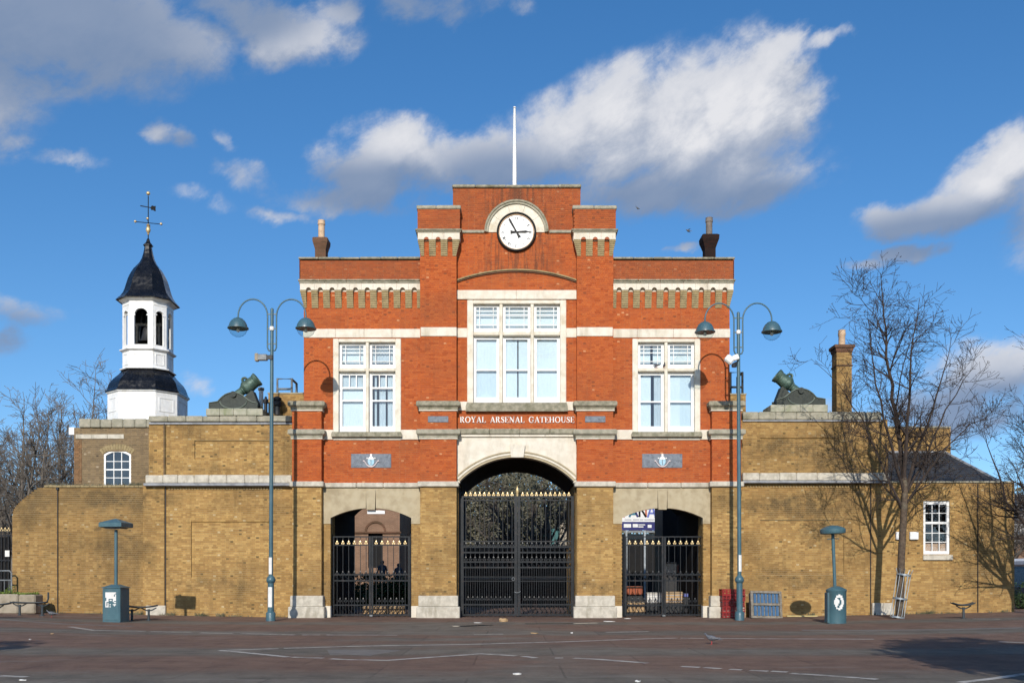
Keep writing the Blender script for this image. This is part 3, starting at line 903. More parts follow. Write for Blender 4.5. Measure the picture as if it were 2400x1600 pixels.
# side arch surrounds
for s in (0, 1):
    a, b_ = mpx(775, 964, s); o0, o1 = mpx(754, 986, s)
    xa_, xb_ = PX(a), PX(b_); zs_, zc_ = PZ(1213), PZ(1190); c = (xa_ + xb_) / 2
    AA = arc(c, zs_, (xb_ - xa_) / 2, zc_ - zs_, 24)
    kx = .19
    lo = [p for p in AA if p[0] < c - kx]; hi = [p for p in AA if p[0] > c + kx]; mid = [p for p in AA if c - kx <= p[0] <= c + kx]
    MB().prism([(PX(o0), z_str0 + .004), (PX(o0), PZ(1227)), (xa_, PZ(1227))] + lo + [(c - kx - .004, lo[-1][1]), (c - kx - .004, z_str0 + .004)], -.035, .30).build('arch_surround', M['tan_stone'], G)
    MB().prism([(c + kx + .004, z_str0 + .004), (c + kx + .004, hi[0][1])] + hi + [(xb_, PZ(1227)), (PX(o1), PZ(1227)), (PX(o1), z_str0 + .004)], -.035, .30).build('arch_surround', M['tan_stone'], G)
    MB().prism([(c - kx + .03, zc_ - .06), (c + kx - .03, zc_ - .06), (c + kx, PZ(1149)), (c - kx, PZ(1149))], -.085 if s == 0 else -.045, .3).build('keystone', M['tan_stone'], G)
    MB().prism([(c - kx, PZ(1149) + .004), (c + kx, PZ(1149) + .004), (c + kx, z_str0), (c - kx, z_str0)], -.033, .3).build('arch_surround', M['tan_stone'], G)
    # brick jambs and their stone feet
    for (q0, q1) in ((753, 775), (964, 985)):
        q = mpx(q0, q1, s)
        yel.front(PX(q[0]), PX(q[1]), PZ(1419), PZ(1227), 0, tone=.25)
        f0, f1 = mpx(758 if q0 == 753 else 964, 775 if q0 == 753 else 983, s)
        stones('jamb_foot', M['white_stone'], G, PX(f0), PX(f1), -.05, .3, -.05, PZ(1419), 1)
    q = mpx(774, 774, s)[0]
    yel.flank(PX(mpx(690, 774, s)[1 if s == 0 else 0]), .0, 1.4, .45, PZ(1227), 1 if s == 0 else -1, .3)
    yel.flank(PX(mpx(965, 1074, s)[1 if s == 0 else 0]), .0, BACK, .45, PZ(1130), 1 if s == 0 else -1, .3)
    # string course
    q = mpx(753, 985, s)
    stones('string_stone', M['band_stone'], G, PX(q[0]), PX(q[1]), -.13, .02, z_str0, z_str1, 3, .03, .006)
MB().box(PX(860), PX(901), .10, .24, PZ(1203), PZ(1195)).build('passage_light', M['white_paint'], G)

# piers: outer low ones, inner ones that run up into the turrets
for s in (0, 1):
    sg = 1 if s == 0 else -1
    for (p0, p1, top) in ((685, 753, 943), (985, 1069.5, 560)):
        a, b_ = mpx(p0, p1, s)
        # measured on the pier face
        x0, x1 = PX(a, YP), PX(b_, YP)
        zt = PZ(top, YP)
        core = MB()
        core.box(x0, x1, YP, .0, -.3, z_str0 + .05)
        core.build('pier', M['mortar_yellow'], G)
        core = MB()
        core.box(x0, x1, YP + .002, .0 if top == 943 else .8, z_str0 + .05, zt)
        core.build('pier', M['mortar_red'], G)
        yel.front(x0, x1, .4, z_str0, YP, tone=.0)
        red.front(x0, x1, z_str1, zt, YP, tone=.02)
        for sx, xx in ((-1, x0), (1, x1)):
            yel.flank(xx, YP, 0, .4, z_str0, sx); red.flank(xx, YP, 0, z_str1, zt, sx, .1)
        # plinth of two stones, string, two caps
        ov = .07
        stones('plinth_stone', M['band_stone'], G, x0 - ov, x1 + ov, YP - ov, .1, PZ(1420.5, YP), PZ(1395, YP), 1, .02)
        stones('plinth_stone', M['band_stone'], G, x0 - 2 * ov, x1 + 2 * ov, YP - 2 * ov, .1, -.1, PZ(1420.5, YP) - .004, 1, .03)
        stones('string_stone', M['band_stone'], G, x0 - .10, x1 + .10, YP - .11, .03, z_str0 + .005, z_str1 + .02, 1, .03)
        for (t, bt, ml) in ((940, 960, 'lichen_stone'), (1006, 1026, 'coping_stone')):
            z1_, z0_ = PZ(t, YP), PZ(bt, YP)
            h = z1_ - z0_
            prof = [(0, 0), (.05, .0), (.06, .25), (.13, .42), (.15, .5), (.15, .88), (.10, 1.0), (0, 1.0)]
            cap = MB()
            rings = [[(x0 - e, YP - e, z0_ + f * h), (x1 + e, YP - e, z0_ + f * h), (x1 + e, .04, z0_ + f * h), (x0 - e, .04, z0_ + f * h)] for e, f in prof[1:]]
            cap.loft(rings).build('pier_cap', M[ml], G)
            MB().cbox(x0 - .055, x1 + .055, YP - .055, .04, z0_ - .05, z0_ - .004, .01).build('pier_cap', M['white_stone'], G)
    # turret
    a, b_ = mpx(986.5, 1069.5, s)
    x0, x1 = PX(a, YP), PX(b_, YP)
    YT = YP - .13
    ta, tb = mpx(979, 1077.5, s)
    t0, t1 = PX(ta, YT), PX(tb, YT)
    stones('band_stone', M['white_stone'], G, x0 - .012, x1 + .012, YP - .035, .05, PZ(788, YP), PZ(767, YP), 1)
    tu = MB(); tu.box(t0, t1, YT, .95, PZ(561, YT), PZ(490, YT)); tu.build('turret', M['mortar_red'], G)
    red.front(t0, t1, PZ(538, YT), PZ(491, YT), YT, tone=.45)
    for sx, xx in ((-1, t0), (1, t1)): red.flank(xx, YT, .95, PZ(538, YT), PZ(491, YT), sx, .45)
    zt, zb = PZ(545, YT), PZ(561, YT)
    pit = (t1 - t0) / 3.0
    rec = [mpx(q, q, s)[0] for q in (999.3, 1026.8, 1054.3)]
    rec = sorted(PX(q, YT) for q in rec)
    cuts = [t0, (rec[0] + rec[1]) / 2, (rec[1] + rec[2]) / 2, t1]
    for i in range(3):
        xc = rec[i]; hr = .095
        MB().prism([(cuts[i] + .003, zt), (cuts[i] + .003, zb), (xc - hr, zb)] + arc(xc, zb, hr, hr * .98, 12)[1:-1] + [(xc + hr, zb), (cuts[i + 1] - .003, zb), (cuts[i + 1] - .003, zt)], YT - .01, YP + .01).build('arch_stone', M['white_stone'], G)
        MB().box(xc - hr - .01, xc + hr + .01, YP - .018, YP + .01, zb - .03, zb + .105).build('arch_back', M['white_stone'], G)
    ce = [(t0, rec[0] - .097), (rec[0] + .097, rec[1] - .097), (rec[1] + .097, rec[2] - .097), (rec[2] + .097, t1)]
    zb2 = PZ(600, YP)
    for i, (l, r_) in enumerate(ce):
        cm = MB(); steps = 8
        for j in range(steps):
            za = zb2 + (zb - .002 - zb2) * j / steps; zc_ = zb2 + (zb - .002 - zb2) * (j + 1) / steps - .009
            g = j / (steps - 1); dep = .03 + .10 * g
            xl, xr = l, r_
            if i == 0: xl = x0 - (x0 - t0) * g
            if i == 3: xr = x1 + (t1 - x1) * g
            for dd, e0, e1 in ((0, za, zc_), (.01, zc_ - .001, zc_ + .0105)):
                cm.box(xl + dd, xr - dd, YP - dep + dd, YP + .02, e0, e1)
        cm.build('corbel', M['corbel_plain'] if 'corbel_plain' in M else M['tan_stone'], G)
        if i in (0, 3):
            for q in range(3):            # corbels on the turret's flank
                pass
    # flank of the corbelled stage, so the turret has depth
    fl = MB(); fl.loft([[(x0, YP, zb2), (x1, YP, zb2), (x1, .9, zb2), (x0, .9, zb2)], [(t0 + .01, YP + .01, zb), (t1 - .01, YP + .01, zb), (t1 - .01, .94, zb), (t0 + .01, .94, zb)]])
    fl.build('turret', M['mortar_red'], G)
    for i in range(1):
        MB().box(t0 - .012, t1 + .012, YP + .012, .96, zb, zt).build('arch_stone', M['white_stone'], G)
    stones('moulding_stone', M['lichen_stone'], G, t0 - .09, t1 + .09, YT - .09, 1.0, PZ(541.5, YT), PZ(537.5, YT), 1, .015)
    stones('moulding_stone', M['coping_stone'], G, t0 - .05, t1 + .05, YT - .05, 1.0, PZ(545, YT) + .003, PZ(541.5, YT) - .003, 1, .012)
    stones('coping_stone', M['coping_stone'], G, t0 - .045, t1 + .045, YT - .045, 1.0, PZ(490.5, YT), PZ(481.5, YT), 2, .03, .008)
    xc = (t0 + t1) / 2 + .03 * sg
    MB().lathe([(.11, PZ(482, YT)), (.12, PZ(480, YT)), (.14, PZ(477, YT)), (.13, PZ(474.5, YT)), (.09, PZ(474.5, YT))], 16, (xc, .2)).build('vent_pot', M['pot_clay'], G, smooth=40)
    # small slate plaque on the pier
    q = mpx(1003, 1051, s)
    MB().cbox(PX(q[0], YP), PX(q[1], YP), YP - .035, YP + .01, PZ(989.5, YP), PZ(975, YP), .012).build('plaque', M['plaque_slate'], G)
    # big plaque with coat of arms in the wing
    q = mpx(823, 917, s)
    x0_, x1_ = PX(q[0]), PX(q[1]); z1_, z0_ = PZ(1063), PZ(1096)
    pl = MB().cbox(x0_, x1_, -.03, .02, z0_, z1_, .01).build('plaque', M['plaque_slate'], G)
    third = (x1_ - x0_) * .27
    for (c0, c1) in ((x0_ + .03, x0_ + third - .02), (x1_ - third + .02, x1_ - .03)):
        MB().cbox(c0, c1, -.042, -.03, z0_ + .04, z1_ - .04, .006).build('relief', M['plaque_slate'], pl)
    xm_ = (x0_ + x1_) / 2; zm = (z0_ + z1_) / 2
    sh = [(-.125, .06), (.125, .06), (.125, -.06), (.10, -.13), (.05, -.18), (0, -.20), (-.05, -.18), (-.10, -.13), (-.125, -.06)]
    MB().prism([(xm_ + x, zm + z) for x, z in sh], -.06, -.028).build('shield', M['crest_blue'], pl)
    MB().box(xm_ - .012, xm_ + .012, -.068, -.05, zm - .17, zm + .04).build('shield_stripe', M['plaque_slate'], pl)
    hel = [(-.12, .05), (.12, .05), (.10, .11), (.05, .16), (.025, .19), (.045, .225), (.03, .265), (-.03, .265), (-.045, .225), (-.025, .19), (-.05, .16), (-.10, .11)]
    MB().prism([(xm_ + x, zm + z) for x, z in hel], -.07, -.028).build('helm', M['crest_white'], pl)
    for sx in (-1, 1):
        MB().cbox(xm_ + sx * .15 - .028, xm_ + sx * .15 + .028, -.06, -.028, zm + .07, zm + .125, .015).build('mantling', M['crest_white'], pl)
    sc = [(-.31, .00), (-.26, -.01), (-.22, -.07), (-.16, -.16), (-.08, -.215), (0, -.232), (.08, -.215), (.16, -.16), (.22, -.07), (.26, -.01), (.31, .0)]
    rings = []
    for i, (x, z) in enumerate(sc):
        h = .026
        rings.append([(xm_ + x, -.07, zm + z - h), (xm_ + x, -.028, zm + z - h), (xm_ + x, -.028, zm + z + h), (xm_ + x, -.07, zm + z + h)])
    MB().loft(rings).build('scroll', M['crest_pink'], pl)

# hood over the clock, and the relieving arch over the window
xk, zk = PX(1210.5), PZ(545)
def half_ring(r0, r1, y0, y1, n=32, a0=0, a1=pi):
    rings = []
    for i in range(n + 1):
        t = a0 + (a1 - a0) * i / n
        rings.append([(xk + r0 * cos(t), y0, zk + r0 * sin(t)), (xk + r0 * cos(t), y1, zk + r0 * sin(t)), (xk + r1 * cos(t), y1, zk + r1 * sin(t)), (xk + r1 * cos(t), y0, zk + r1 * sin(t))])
    return MB().loft(rings)
for i in range(5):
    half_ring(.70, 1.095, -.04, .02, 8, pi * i / 5 + .004, pi * (i + 1) / 5 - .004).build('voussoir', M['cream_stone'], G)
half_ring(1.10, 1.18, -.10, .02).build('hood_mould', M['coping_stone'], G)
half_ring(1.181, 1.25, -.14, .02).build('hood_mould', M['lichen_stone'], G)
xr_ = (PX(1070), PX(2 * AX - 1070))
arch_ring((xr_[0] + xr_[1]) / 2, PZ(663), (xr_[1] - xr_[0]) / 2 - .0, PZ(638) - PZ(663), 0, .055, -.06, .02).build('hood_mould', M['stack_brick'], G)
arch_ring((xr_[0] + xr_[1]) / 2, PZ(663), (xr_[1] - xr_[0]) / 2 - .0, PZ(638) - PZ(663), .056, .105, -.10, .02).build('hood_mould', M['corbel_plain'], G)

# clock
ck = MB()
N = 48
ck.loft([[(xk + r * cos(2 * pi * i / N), y, zk + r * sin(2 * pi * i / N)) for i in range(N)] for r, y in ((.70, .0), (.70, -.055), (.01, -.056))]).build
clock = ck.build('clock', M['clock_white'], G)
def torus(R, r, y, n=48, m=10):
    rings = []
    for i in range(n + 1):
        t = 2 * pi * i / n
        rings.append([(xk + (R + r * cos(2 * pi * j / m)) * cos(t), y + r * 1.2 * sin(2 * pi * j / m), zk + (R + r * cos(2 * pi * j / m)) * sin(t)) for j in range(m)])
    return MB().loft(rings, False)
torus(.735, .038, -.09).build('rim', M['black_paint'], clock, 60)
torus(.672, .022, -.065).build('bezel', M['pot_clay'], clock, 60)
def ribbon(mb, pts, w, y0, y1):
    """flat stroke through 2D points"""
    pts = [Vector((p[0], p[1])) for p in pts]
    L, Rr = [], []
    for i, p in enumerate(pts):
        d = (pts[min(i + 1, len(pts) - 1)] - pts[max(0, i - 1)]).normalized()
        nrm = Vector((-d.y, d.x))
        ww = w[i] if hasattr(w, '__len__') else w
        L.append(p + nrm * ww / 2); Rr.append(p - nrm * ww / 2)
    rings = [[(a.x, y0, a.y), (a.x, y1, a.y), (b_.x, y1, b_.y), (b_.x, y0, b_.y)] for a, b_ in zip(L, Rr)]
    mb.loft(rings)
def numeral(txt, ang):
    mb = MB(); h = .115; x = 0; strokes = []
    for ch in txt:
        if ch == 'I': strokes.append([(x, -h / 2), (x, h / 2), .022]); x += .032
        if ch == 'V': strokes += [[(x - .005, h / 2), (x + .03, -h / 2), .018], [(x + .065, h / 2), (x + .03, -h / 2), .010]]; x += .085
        if ch == 'X': strokes += [[(x - .005, h / 2), (x + .06, -h / 2), .018], [(x + .06, h / 2), (x - .005, -h / 2), .010]]; x += .085
    w = x - .03
    for p, q, th in strokes:
        ribbon(mb, [(p[0] - w / 2, p[1] + .535), (q[0] - w / 2, q[1] + .535)], th, -.062, -.057)
    c, s_ = cos(-ang), sin(-ang)
    mb.v = [(xk + x * c - z * s_, y, zk + x * s_ + z * c) for x, y, z in mb.v]
    mb.build('numeral', M['black_paint'], clock)
for i, t in enumerate(('XII', 'I', 'II', 'III', 'IV', 'V', 'VI', 'VII', 'VIII', 'IX', 'X', 'XI')):
    numeral(t, 2 * pi * i / 12)
def hand(ang, length, tail, w, y):
    mb = MB()
    ribbon(mb, [(0, -tail), (0, -tail * .55), (0, 0), (0, length * .72), (0, length)], [w * 2.0, w * 1.3, w * .9, w * 1.25, w * .15], y, y + .008)
    c, s_ = cos(-ang), sin(-ang)
    mb.v = [(xk + x * c - z * s_, yy, zk + x * s_ + z * c) for x, yy, z in mb.v]
    mb.build('hand', M['black_paint'], clock)
hand(radians(330.5), .64, .24, .065, -.092)
hand(radians(88), .50, .24, .075, -.078)
ck2 = MB(); ck2.lathe([(.04, -.05), (.04, .0), (.03, .02)], 16); ck2.xf(Matrix.Translation((xk, -.08, zk)) @ Matrix.Rotation(pi / 2, 4, 'X')); ck2.build('hub', M['black_paint'], clock)

# raised white letters
def serif_letter(ch):
    """cap height 1; returns (meshes as polys [(pts)], width)"""
    T, t, sv = .165, .065, .05
    P = []
    def rect(x0, x1, z0, z1): P.append([(x0, z0), (x1, z0), (x1, z1), (x0, z1)])
    def stem(x, w=T, top=True, bot=True):
        rect(x, x + w, 0, 1)
        if bot: rect(x - .07, x + w + .07, 0, sv)
        if top: rect(x - .07, x + w + .07, 1 - sv, 1)
    def rib(pts, w):
        mb = MB(); ribbon(mb, pts, w, 0, 1)
        P.append(('mb', mb))
    def ell(cx, cz, rx, rz, a0, a1, w0, w1, n=18):
        pts = [(cx + rx * cos(a0 + (a1 - a0) * i / n), cz + rz * sin(a0 + (a1 - a0) * i / n)) for i in range(n + 1)]
        ws = [w0 + (w1 - w0) * abs(cos(a0 + (a1 - a0) * i / n)) for i in range(n + 1)]
        rib(pts, ws)
    if ch == 'R': stem(.08); ell(.27, .745, .30, .215, pi / 2, -pi / 2, t, T * .95); rect(.2, .3, .93, 1); rect(.2, .3, .5, .56); rib([(.38, .53), (.66, .03)], T * .9); rect(.58, .80, 0, sv); wd = .80
    elif ch == 'O': ell(.46, .5, .37, .46, 0, 2 * pi, t, T, 28); wd = .92
    elif ch == 'Y': rib([(.14, .97), (.42, .45)], T); rib([(.70, .97), (.44, .45)], t); rect(.33, .33 + T, 0, .48); rect(.24, .61, 0, sv); rect(.02, .34, 1 - sv, 1); rect(.58, .84, 1 - sv, 1); wd = .84
    elif ch == 'A': rib([(.12, .02), (.41, .98)], t); rib([(.42, .98), (.72, .02)], T); rect(.22, .60, .29, .36); rect(0, .25, 0, sv); rect(.56, .86, 0, sv); wd = .86
    elif ch == 'L': stem(.08); rect(.2, .62, 0, sv); rib([(.60, 0), (.65, .27)], .06); wd = .68
    elif ch == 'S':
        pts = [(.52, .76), (.48, .88), (.33, .95), (.17, .87), (.13, .74), (.22, .62), (.42, .48), (.52, .36), (.53, .22), (.42, .08), (.27, .04), (.12, .12), (.08, .27)]
        rib(pts, [.05, .06, .07, .10, .14, .17, .20, .17, .14, .10, .07, .06, .05]); rib([(.55, .70), (.55, .95)], .045); rib([(.06, .05), (.06, .32)], .045); wd = .62
    elif ch == 'E': stem(.08); rect(.2, .60, 0, sv); rect(.2, .58, 1 - sv, 1); rect(.2, .46, .48, .54); rib([(.60, 0), (.65, .26)], .05); rib([(.58, 1), (.62, .77)], .05); rib([(.46, .38), (.46, .64)], .05); wd = .68
    elif ch == 'N': rect(.12, .12 + t, 0, 1); rect(.72, .72 + t, 0, 1); rib([(.14, .98), (.76, .02)], T); rect(0, .30, 0, sv); rect(.0, .22, 1 - sv, 1); rect(.62, .90, 1 - sv, 1); wd = .90
    elif ch == 'G': ell(.46, .5, .36, .46, pi * .22, 2 * pi - pi * .2, t, T, 26); rect(.64, .64 + T * .9, .06, .44); rect(.52, .90, .42, .47); rib([(.78, .66), (.78, .95)], .05); wd = .90
    elif ch == 'T': rect(.28, .28 + T, 0, 1); rect(.19, .56, 0, sv); rect(.02, .72, 1 - sv, 1); rib([(.03, 1), (.01, .72)], .05); rib([(.71, 1), (.73, .72)], .05); wd = .75
    elif ch == 'H': stem(.08); stem(.62); rect(.2, .7, .48, .55); wd = .89
    elif ch == 'U': rect(.10, .10 + T, .3, 1); rect(.68, .68 + t, .3, 1); ell(.45, .32, .26, .28, pi, 2 * pi, t, t * 1.6); rect(.02, .37, 1 - sv, 1); rect(.60, .86, 1 - sv, 1); wd = .86
    else: wd = .5
    return P, wd
txt = 'ROYAL  ARSENAL  GATEHOUSE'
cap_h = PZ(976) - PZ(990.5)
ws = []
for ch in txt: ws.append(.32 if ch == ' ' else serif_letter(ch)[1] + .06)
sx = (PX(1347) - PX(1078)) / (sum(ws) * cap_h)
x = PX(1078)
for ch, w in zip(txt, ws):
    if ch != ' ':
        P, _ = serif_letter(ch)
        mb = MB()
        for q in P:
            if isinstance(q, tuple) and q[0] == 'mb': mb.add([(p[0], p[1], p[2]) for p in q[1].v], q[1].f)
            else: mb.prism(q, 0, 1)
        mb.v = [(x + p[0] * cap_h * sx, -.035 + p[1] * .04, PZ(990.5) + p[2] * cap_h) for p in mb.v]
        mb.build('letter', M['crest_white'], G)
    x += w * cap_h * sx

# windows
top_bars = dict(bars_v=[(.17, .012, 0, 1), (.83, .012, 0, 1)], bars_h=[(.16, .012), (.62, .012), (.84, .012)], stile=.10, bottom=.16)
bl = ((0, 1, 0, 1, 'blind'),)
def low(split, cover, **kw):
    d = dict(bars_h=[(split, .028)], stile=.11, bottom=.26, cover=cover); d.update(kw); return d
cur_l = ((0, .10, 0, 1, 'curtain'), (.18, .26, 0, 1, 'curtain'), (.36, .60, 0, .93, 'curtain'), (.68, 1, 0, 1, 'curtain'))
W1 = win(G, PX(781), PX(940), PZ(794), PZ(1013), 0, [PX(861)], (PZ(871), PZ(862)),
    [[dict(top_bars, cover=bl), dict(top_bars, cover=((0, 1, .2, 1, 'curtain'),))],
     [low(.50, ((0, 1, 0, .74, 'blind'), (0, 1, .74, 1, 'curtain')), bars_h=[(.50, .03), (.75, .035)], bars_v=[(.34, .02, .75, 1), (.67, .02, .75, 1)], full=False),
      low(.50, cur_l, bars_h=[(.50, .03), (.75, .035)], bars_v=[(.34, .02, .75, 1), (.67, .02, .75, 1)], full=False)]],
    'two-light stone window with half-drawn curtains', PZ(1024))
W2 = win(G, PX(2 * AX - 940), PX(2 * AX - 781), PZ(794), PZ(1013), 0, [PX(2 * AX - 861)], (PZ(871), PZ(862)),
    [[dict(top_bars, cover=((0, .5, 0, 1, 'blind'), (.6, 1, 0, 1, 'blind'))), dict(top_bars, cover=bl)],
     [low(.48, ((0, .52, 0, 1, 'blind'), (.64, 1, 0, 1, 'curtain'))), low(.48, ((0, .5, 0, 1, 'blind'), (.5, 1, 0, 1, 'blind_b')))]],
    'two-light stone window with a dark gap between its blinds', PZ(1024))
W3 = win(G, PX(1095), PX(2 * AX - 1095), PZ(703.5), PZ(945), 0, [PX(1174.5), PX(2 * AX - 1174.5)], (PZ(787), PZ(777)),
    [[dict(top_bars, cover=bl)] * 3, [low(.47, ((0, 1, 0, .52, 'blind_b'), (0, 1, .52, 1, 'blind'))), low(.47, ((0, .52, 0, 1, 'blind'), (.57, 1, 0, 1, 'blind'))), low(.47, bl)]],
    'wide three-light stone window above the lettering', PZ(965), .24)

upper.build('upper_wall', M['mortar_red'], G)
red.build('red_brickwork', M['red_brick'], G)
yel.build('yellow_brickwork', M['yellow_brick'], G)

# chimneys behind the wing parapets
def flared_stack(px_c, w_px, Y, py_base, py_top, py_pot, pot_m, brick_m, flare=.12):
    x = PX(px_c, Y); w = w_px * S(Y) / 2
    zb, zt, zp = PZ(py_base, Y), PZ(py_top, Y), PZ(py_pot, Y)
    h = zt - PZ(606, Y)
    prof = [(0, zb), (0, zt - h * .62), (flare * .5, zt - h * .42), (flare, zt - h * .24), (flare * 1.1, zt - h * .06), (flare * .5, zt)]
    d = .26
    o = MB().loft([[(x - w - e, Y - d - e, z), (x + w + e, Y - d - e, z), (x + w + e, Y + d + e, z), (x - w - e, Y + d + e, z)] for e, z in prof]).build('chimney', brick_m, G)
    r = .135
    MB().lathe([(r, zt - .05), (r, zp - .2), (r * 1.15, zp - .18), (r * 1.15, zp - .08), (r * 1.05, zp - .06), (r * 1.12, zp), (r * .8, zp), (r * .8, zp - .3)], 18, (x, Y)).build('chimney_pot', pot_m, o, 40)
flared_stack(753.5, 25, 2.6, 640, 561, 517, M['pot_clay'], M['stack_brick'], .085)
flared_stack(1662, 25, 2.6, 640, 554, 511, M['pot_grey'], M['soot_brick'], .12)

# flagstaff
FP = thing('flagpole', 'tall thin white flagpole on the roof behind the clock parapet', 'flagpole', loc=(PX(1206, 1.6), 1.6, PZ(436, 1.6) - .4))
h = PZ(255, 1.6) - FP.location.z
MB().lathe([(.085, 0), (.085, h * .3), (.07, h * .6), (.045, h)], 12).build('pole', M['white_paint'], FP, 40)
MB().lathe([(.02, h), (.06, h + .03), (.06, h + .06), (.02, h + .09)], 12).build('truck', M['white_paint'], FP, 40)
# ------------------------------------------------------------------ iron gates
def finial_mesh(k=1.0):
    mb = MB()
    mb.loft([[(x * k, y * k, z * k) for x, y, z in r] for r in (
        [(-.012, -.012, 0), (.012, -.012, 0), (.012, .012, 0), (-.012, .012, 0)],
        [(-.034, -.018, .10), (.034, -.018, .10), (.034, .018, .10), (-.034, .018, .10)],
        [(-.038, -.018, .135), (.038, -.018, .135), (.038, .018, .135), (-.038, .018, .135)],
        [(-.004, -.004, .20), (.004, -.004, .20), (.004, .004, .20), (-.004, .004, .20)])])
    for sx in (-1, 1):
        mb.loft([[((sx * a + d) * k, e * k, z * k) for d, e in ((-w, -.016), (w, -.016), (w, .016), (-w, .016))] for a, w, z in ((.03, .012, -.03), (.062, .026, .01), (.066, .026, .045), (.072, .008, .085))])
    return mb.mesh('finial', M['gold'])
FIN = finial_mesh(.68)
FIN_DARK = finial_mesh(.8); FIN_DARK.materials[0] = M['gate_iron']
UNIT = MB().box(-.5, .5, -.5, .5, 0, 1).mesh('bar', M['gate_iron'])
def bar(name, parent, x, w, d, z0, z1):
    o = link(name, UNIT, parent, (x, 0, z0)); o.scale = (w, d, z1 - z0); return o
def scroll_band(parent, x0, x1, z0, z1, n, lean=.35, m='gate_iron'):
    """row of wrought S-scrolls between two rails"""
    mb = MB(); w = (x1 - x0) / n; h = (z1 - z0)
    for i in range(n):
        c = x0 + w * (i + .5); zc = (z0 + z1) / 2
        pts = []
        for j in range(13):
            t = j / 12; a = t * 2 * pi
            pts.append((c + w * .34 * sin(a) * (1 if lean > 0 else -1) + (t - .5) * w * lean, 0, z0 + h * t))
        mb.tube(pts, .014, 4)
        for (dx, dz) in ((-.22, .28), (.22, -.28)):
            mb.tube([(c + w * (dx + .13 * cos(a)), 0, zc + h * dz + w * .13 * sin(a)) for a in [2 * pi * q / 8 for q in range(9)]], .012, 4, False)
    return mb.build('scrollwork', M[m], parent)
def leaf(root, x0, x1, levels, zb, zt, post, bars, dense, dog, fin_top, scrolls, lowfin, hinge_left):
    """one gate leaf: frame with rails, its bars, scrolls and spear heads as pieces"""
    fr = MB(); t = .05
    for xx in (x0 + post / 2, x1 - post / 2):
        fr.box(xx - post / 2, xx + post / 2, -.035, .035, zb, zt)
    for z, th in levels:
        fr.box(x0 + post, x1 - post, -.025, .025, z - th / 2, z + th / 2)
    lf = fr.build('gate_leaf', M['gate_iron'], root)
    w = x1 - x0 - 2 * post
    n = bars
    xs = [x0 + post + w * (i + .5) / n for i in range(n)]
    for x in xs: bar('bar', lf, x, .022, .022, zb + .05, zt - .05)
    for i in range(n - 1):
        bar('bar', lf, (xs[i] + xs[i + 1]) / 2, .018, .018, zb + .05, dog)
    for i in range(n - 1):
        link('spear_head', FIN_DARK, lf, ((xs[i] + xs[i + 1]) / 2, 0, dog))
    for z in fin_top:
        for x in xs: link('finial', FIN, lf, (x, -.02, z))
    for z in lowfin:
        for x in xs: link('spear_head', FIN_DARK, lf, (x, -.02, z))
    for (a, b_, n_, ln) in scrolls:
        scroll_band(lf, x0 + post, x1 - post, a, b_, n_, ln)
    return lf

YG = .42
def zg(py): return PZ(py, YG)
def side_gate(px0, px1, label):
    x0, x1 = PX(px0, YG), PX(px1, YG)
    g = thing('iron_gate', label, 'gate', 'iron gates in the arches', ((x0 + x1) / 2, YG, 0))
    h = (x1 - x0) / 2; top = zg(1256)
    lv = [(top - .02, .045), (zg(1277), .035), (zg(1346), .05), (zg(1360), .05), (zg(1417), .05), (zg(1440), .06)]
    for s in (0, 1):
        a, b_ = (-h, -.01) if s == 0 else (.01, h)
        leaf(g, a, b_, lv, .04, top, .075, 6, True, zg(1409), [zg(1274)], [(zg(1360) + .02, zg(1346) - .02, 7, .4), (zg(1440) + .03, zg(1417) - .03, 8, .2)], [zg(1339) - .12], s == 0)
    for xx in (-h, h):
        MB().lathe([(.035, 0), (.035, top + .02), (.05, top + .03), (.05, top + .09), (.02, top + .1)], 10, (xx + (.03 if xx > 0 else -.03), 0)).build('gate_post', M['gate_iron'], g, 40)
    MB().cbox(-.06, .06, -.06, -.03, .02, .09, .01).build('drop_bolt', M['rail_grey'], g)
    return g
side_gate(779, 961, 'black iron double gate with gold spear heads in the arch nearest the bell turret')
side_gate(1464, 1647, 'black iron double gate with gold spear heads in the arch beside the red crates')

x0, x1 = PX(1080, YG), PX(1345, YG)
g = thing('iron_gate', 'tall black iron double gate filling the central carriage arch', 'gate', 'iron gates in the arches', ((x0 + x1) / 2, YG, 0))
h = (x1 - x0) / 2; top = zg(1162)
lv = [(top - .02, .07), (zg(1172), .04), (zg(1268), .05), (zg(1281), .06), (zg(1294), .06), (zg(1316), .06), (zg(1329), .06), (zg(1351), .03), (zg(1361), .03), (zg(1416), .06), (zg(1440), .07)]
for s in (0, 1):
    a, b_ = (-h, -.008) if s == 0 else (.008, h)
    lf = leaf(g, a, b_, lv, .04, top, .11, 11, True, zg(1405), [top + .02],
         [(zg(1294) + .02, zg(1281) - .02, 10, .4 if s else -.4), (zg(1329) + .02, zg(1316) - .02, 10, .4 if s else -.4), (zg(1440) + .03, zg(1416) - .03, 11, .2)], [zg(1279), zg(1312)], s == 0)
    w = b_ - a - .22
    for i in range(12):                         # close-set bars of the lower half
        bar('bar', lf, a + .11 + w * i / 11, .018, .018, zg(1440), zg(1329))
for xx in (-h - .05, h + .05):
    MB().lathe([(.045, 0), (.045, top + .1), (.07, top + .12), (.07, top + .16), (.03, top + .22), (.05, top + .28), (.0, top + .36)], 10, (xx, 0)).build('gate_post', M['gate_iron'], g, 40)
MB().lathe([(.05, top), (.05, top + .12), (.075, top + .18), (.05, top + .3), (.0, top + .42)], 10, (0, 0)).build('finial', M['gold'], g, 40)
tb = MB(); tb.tube([(-.16 + .055 * cos(2 * pi * i / 12), -.05, zg(1356) + .055 * sin(2 * pi * i / 12)) for i in range(13)], .013, 6); tb.build('ring_handle', M['rail_grey'], g)
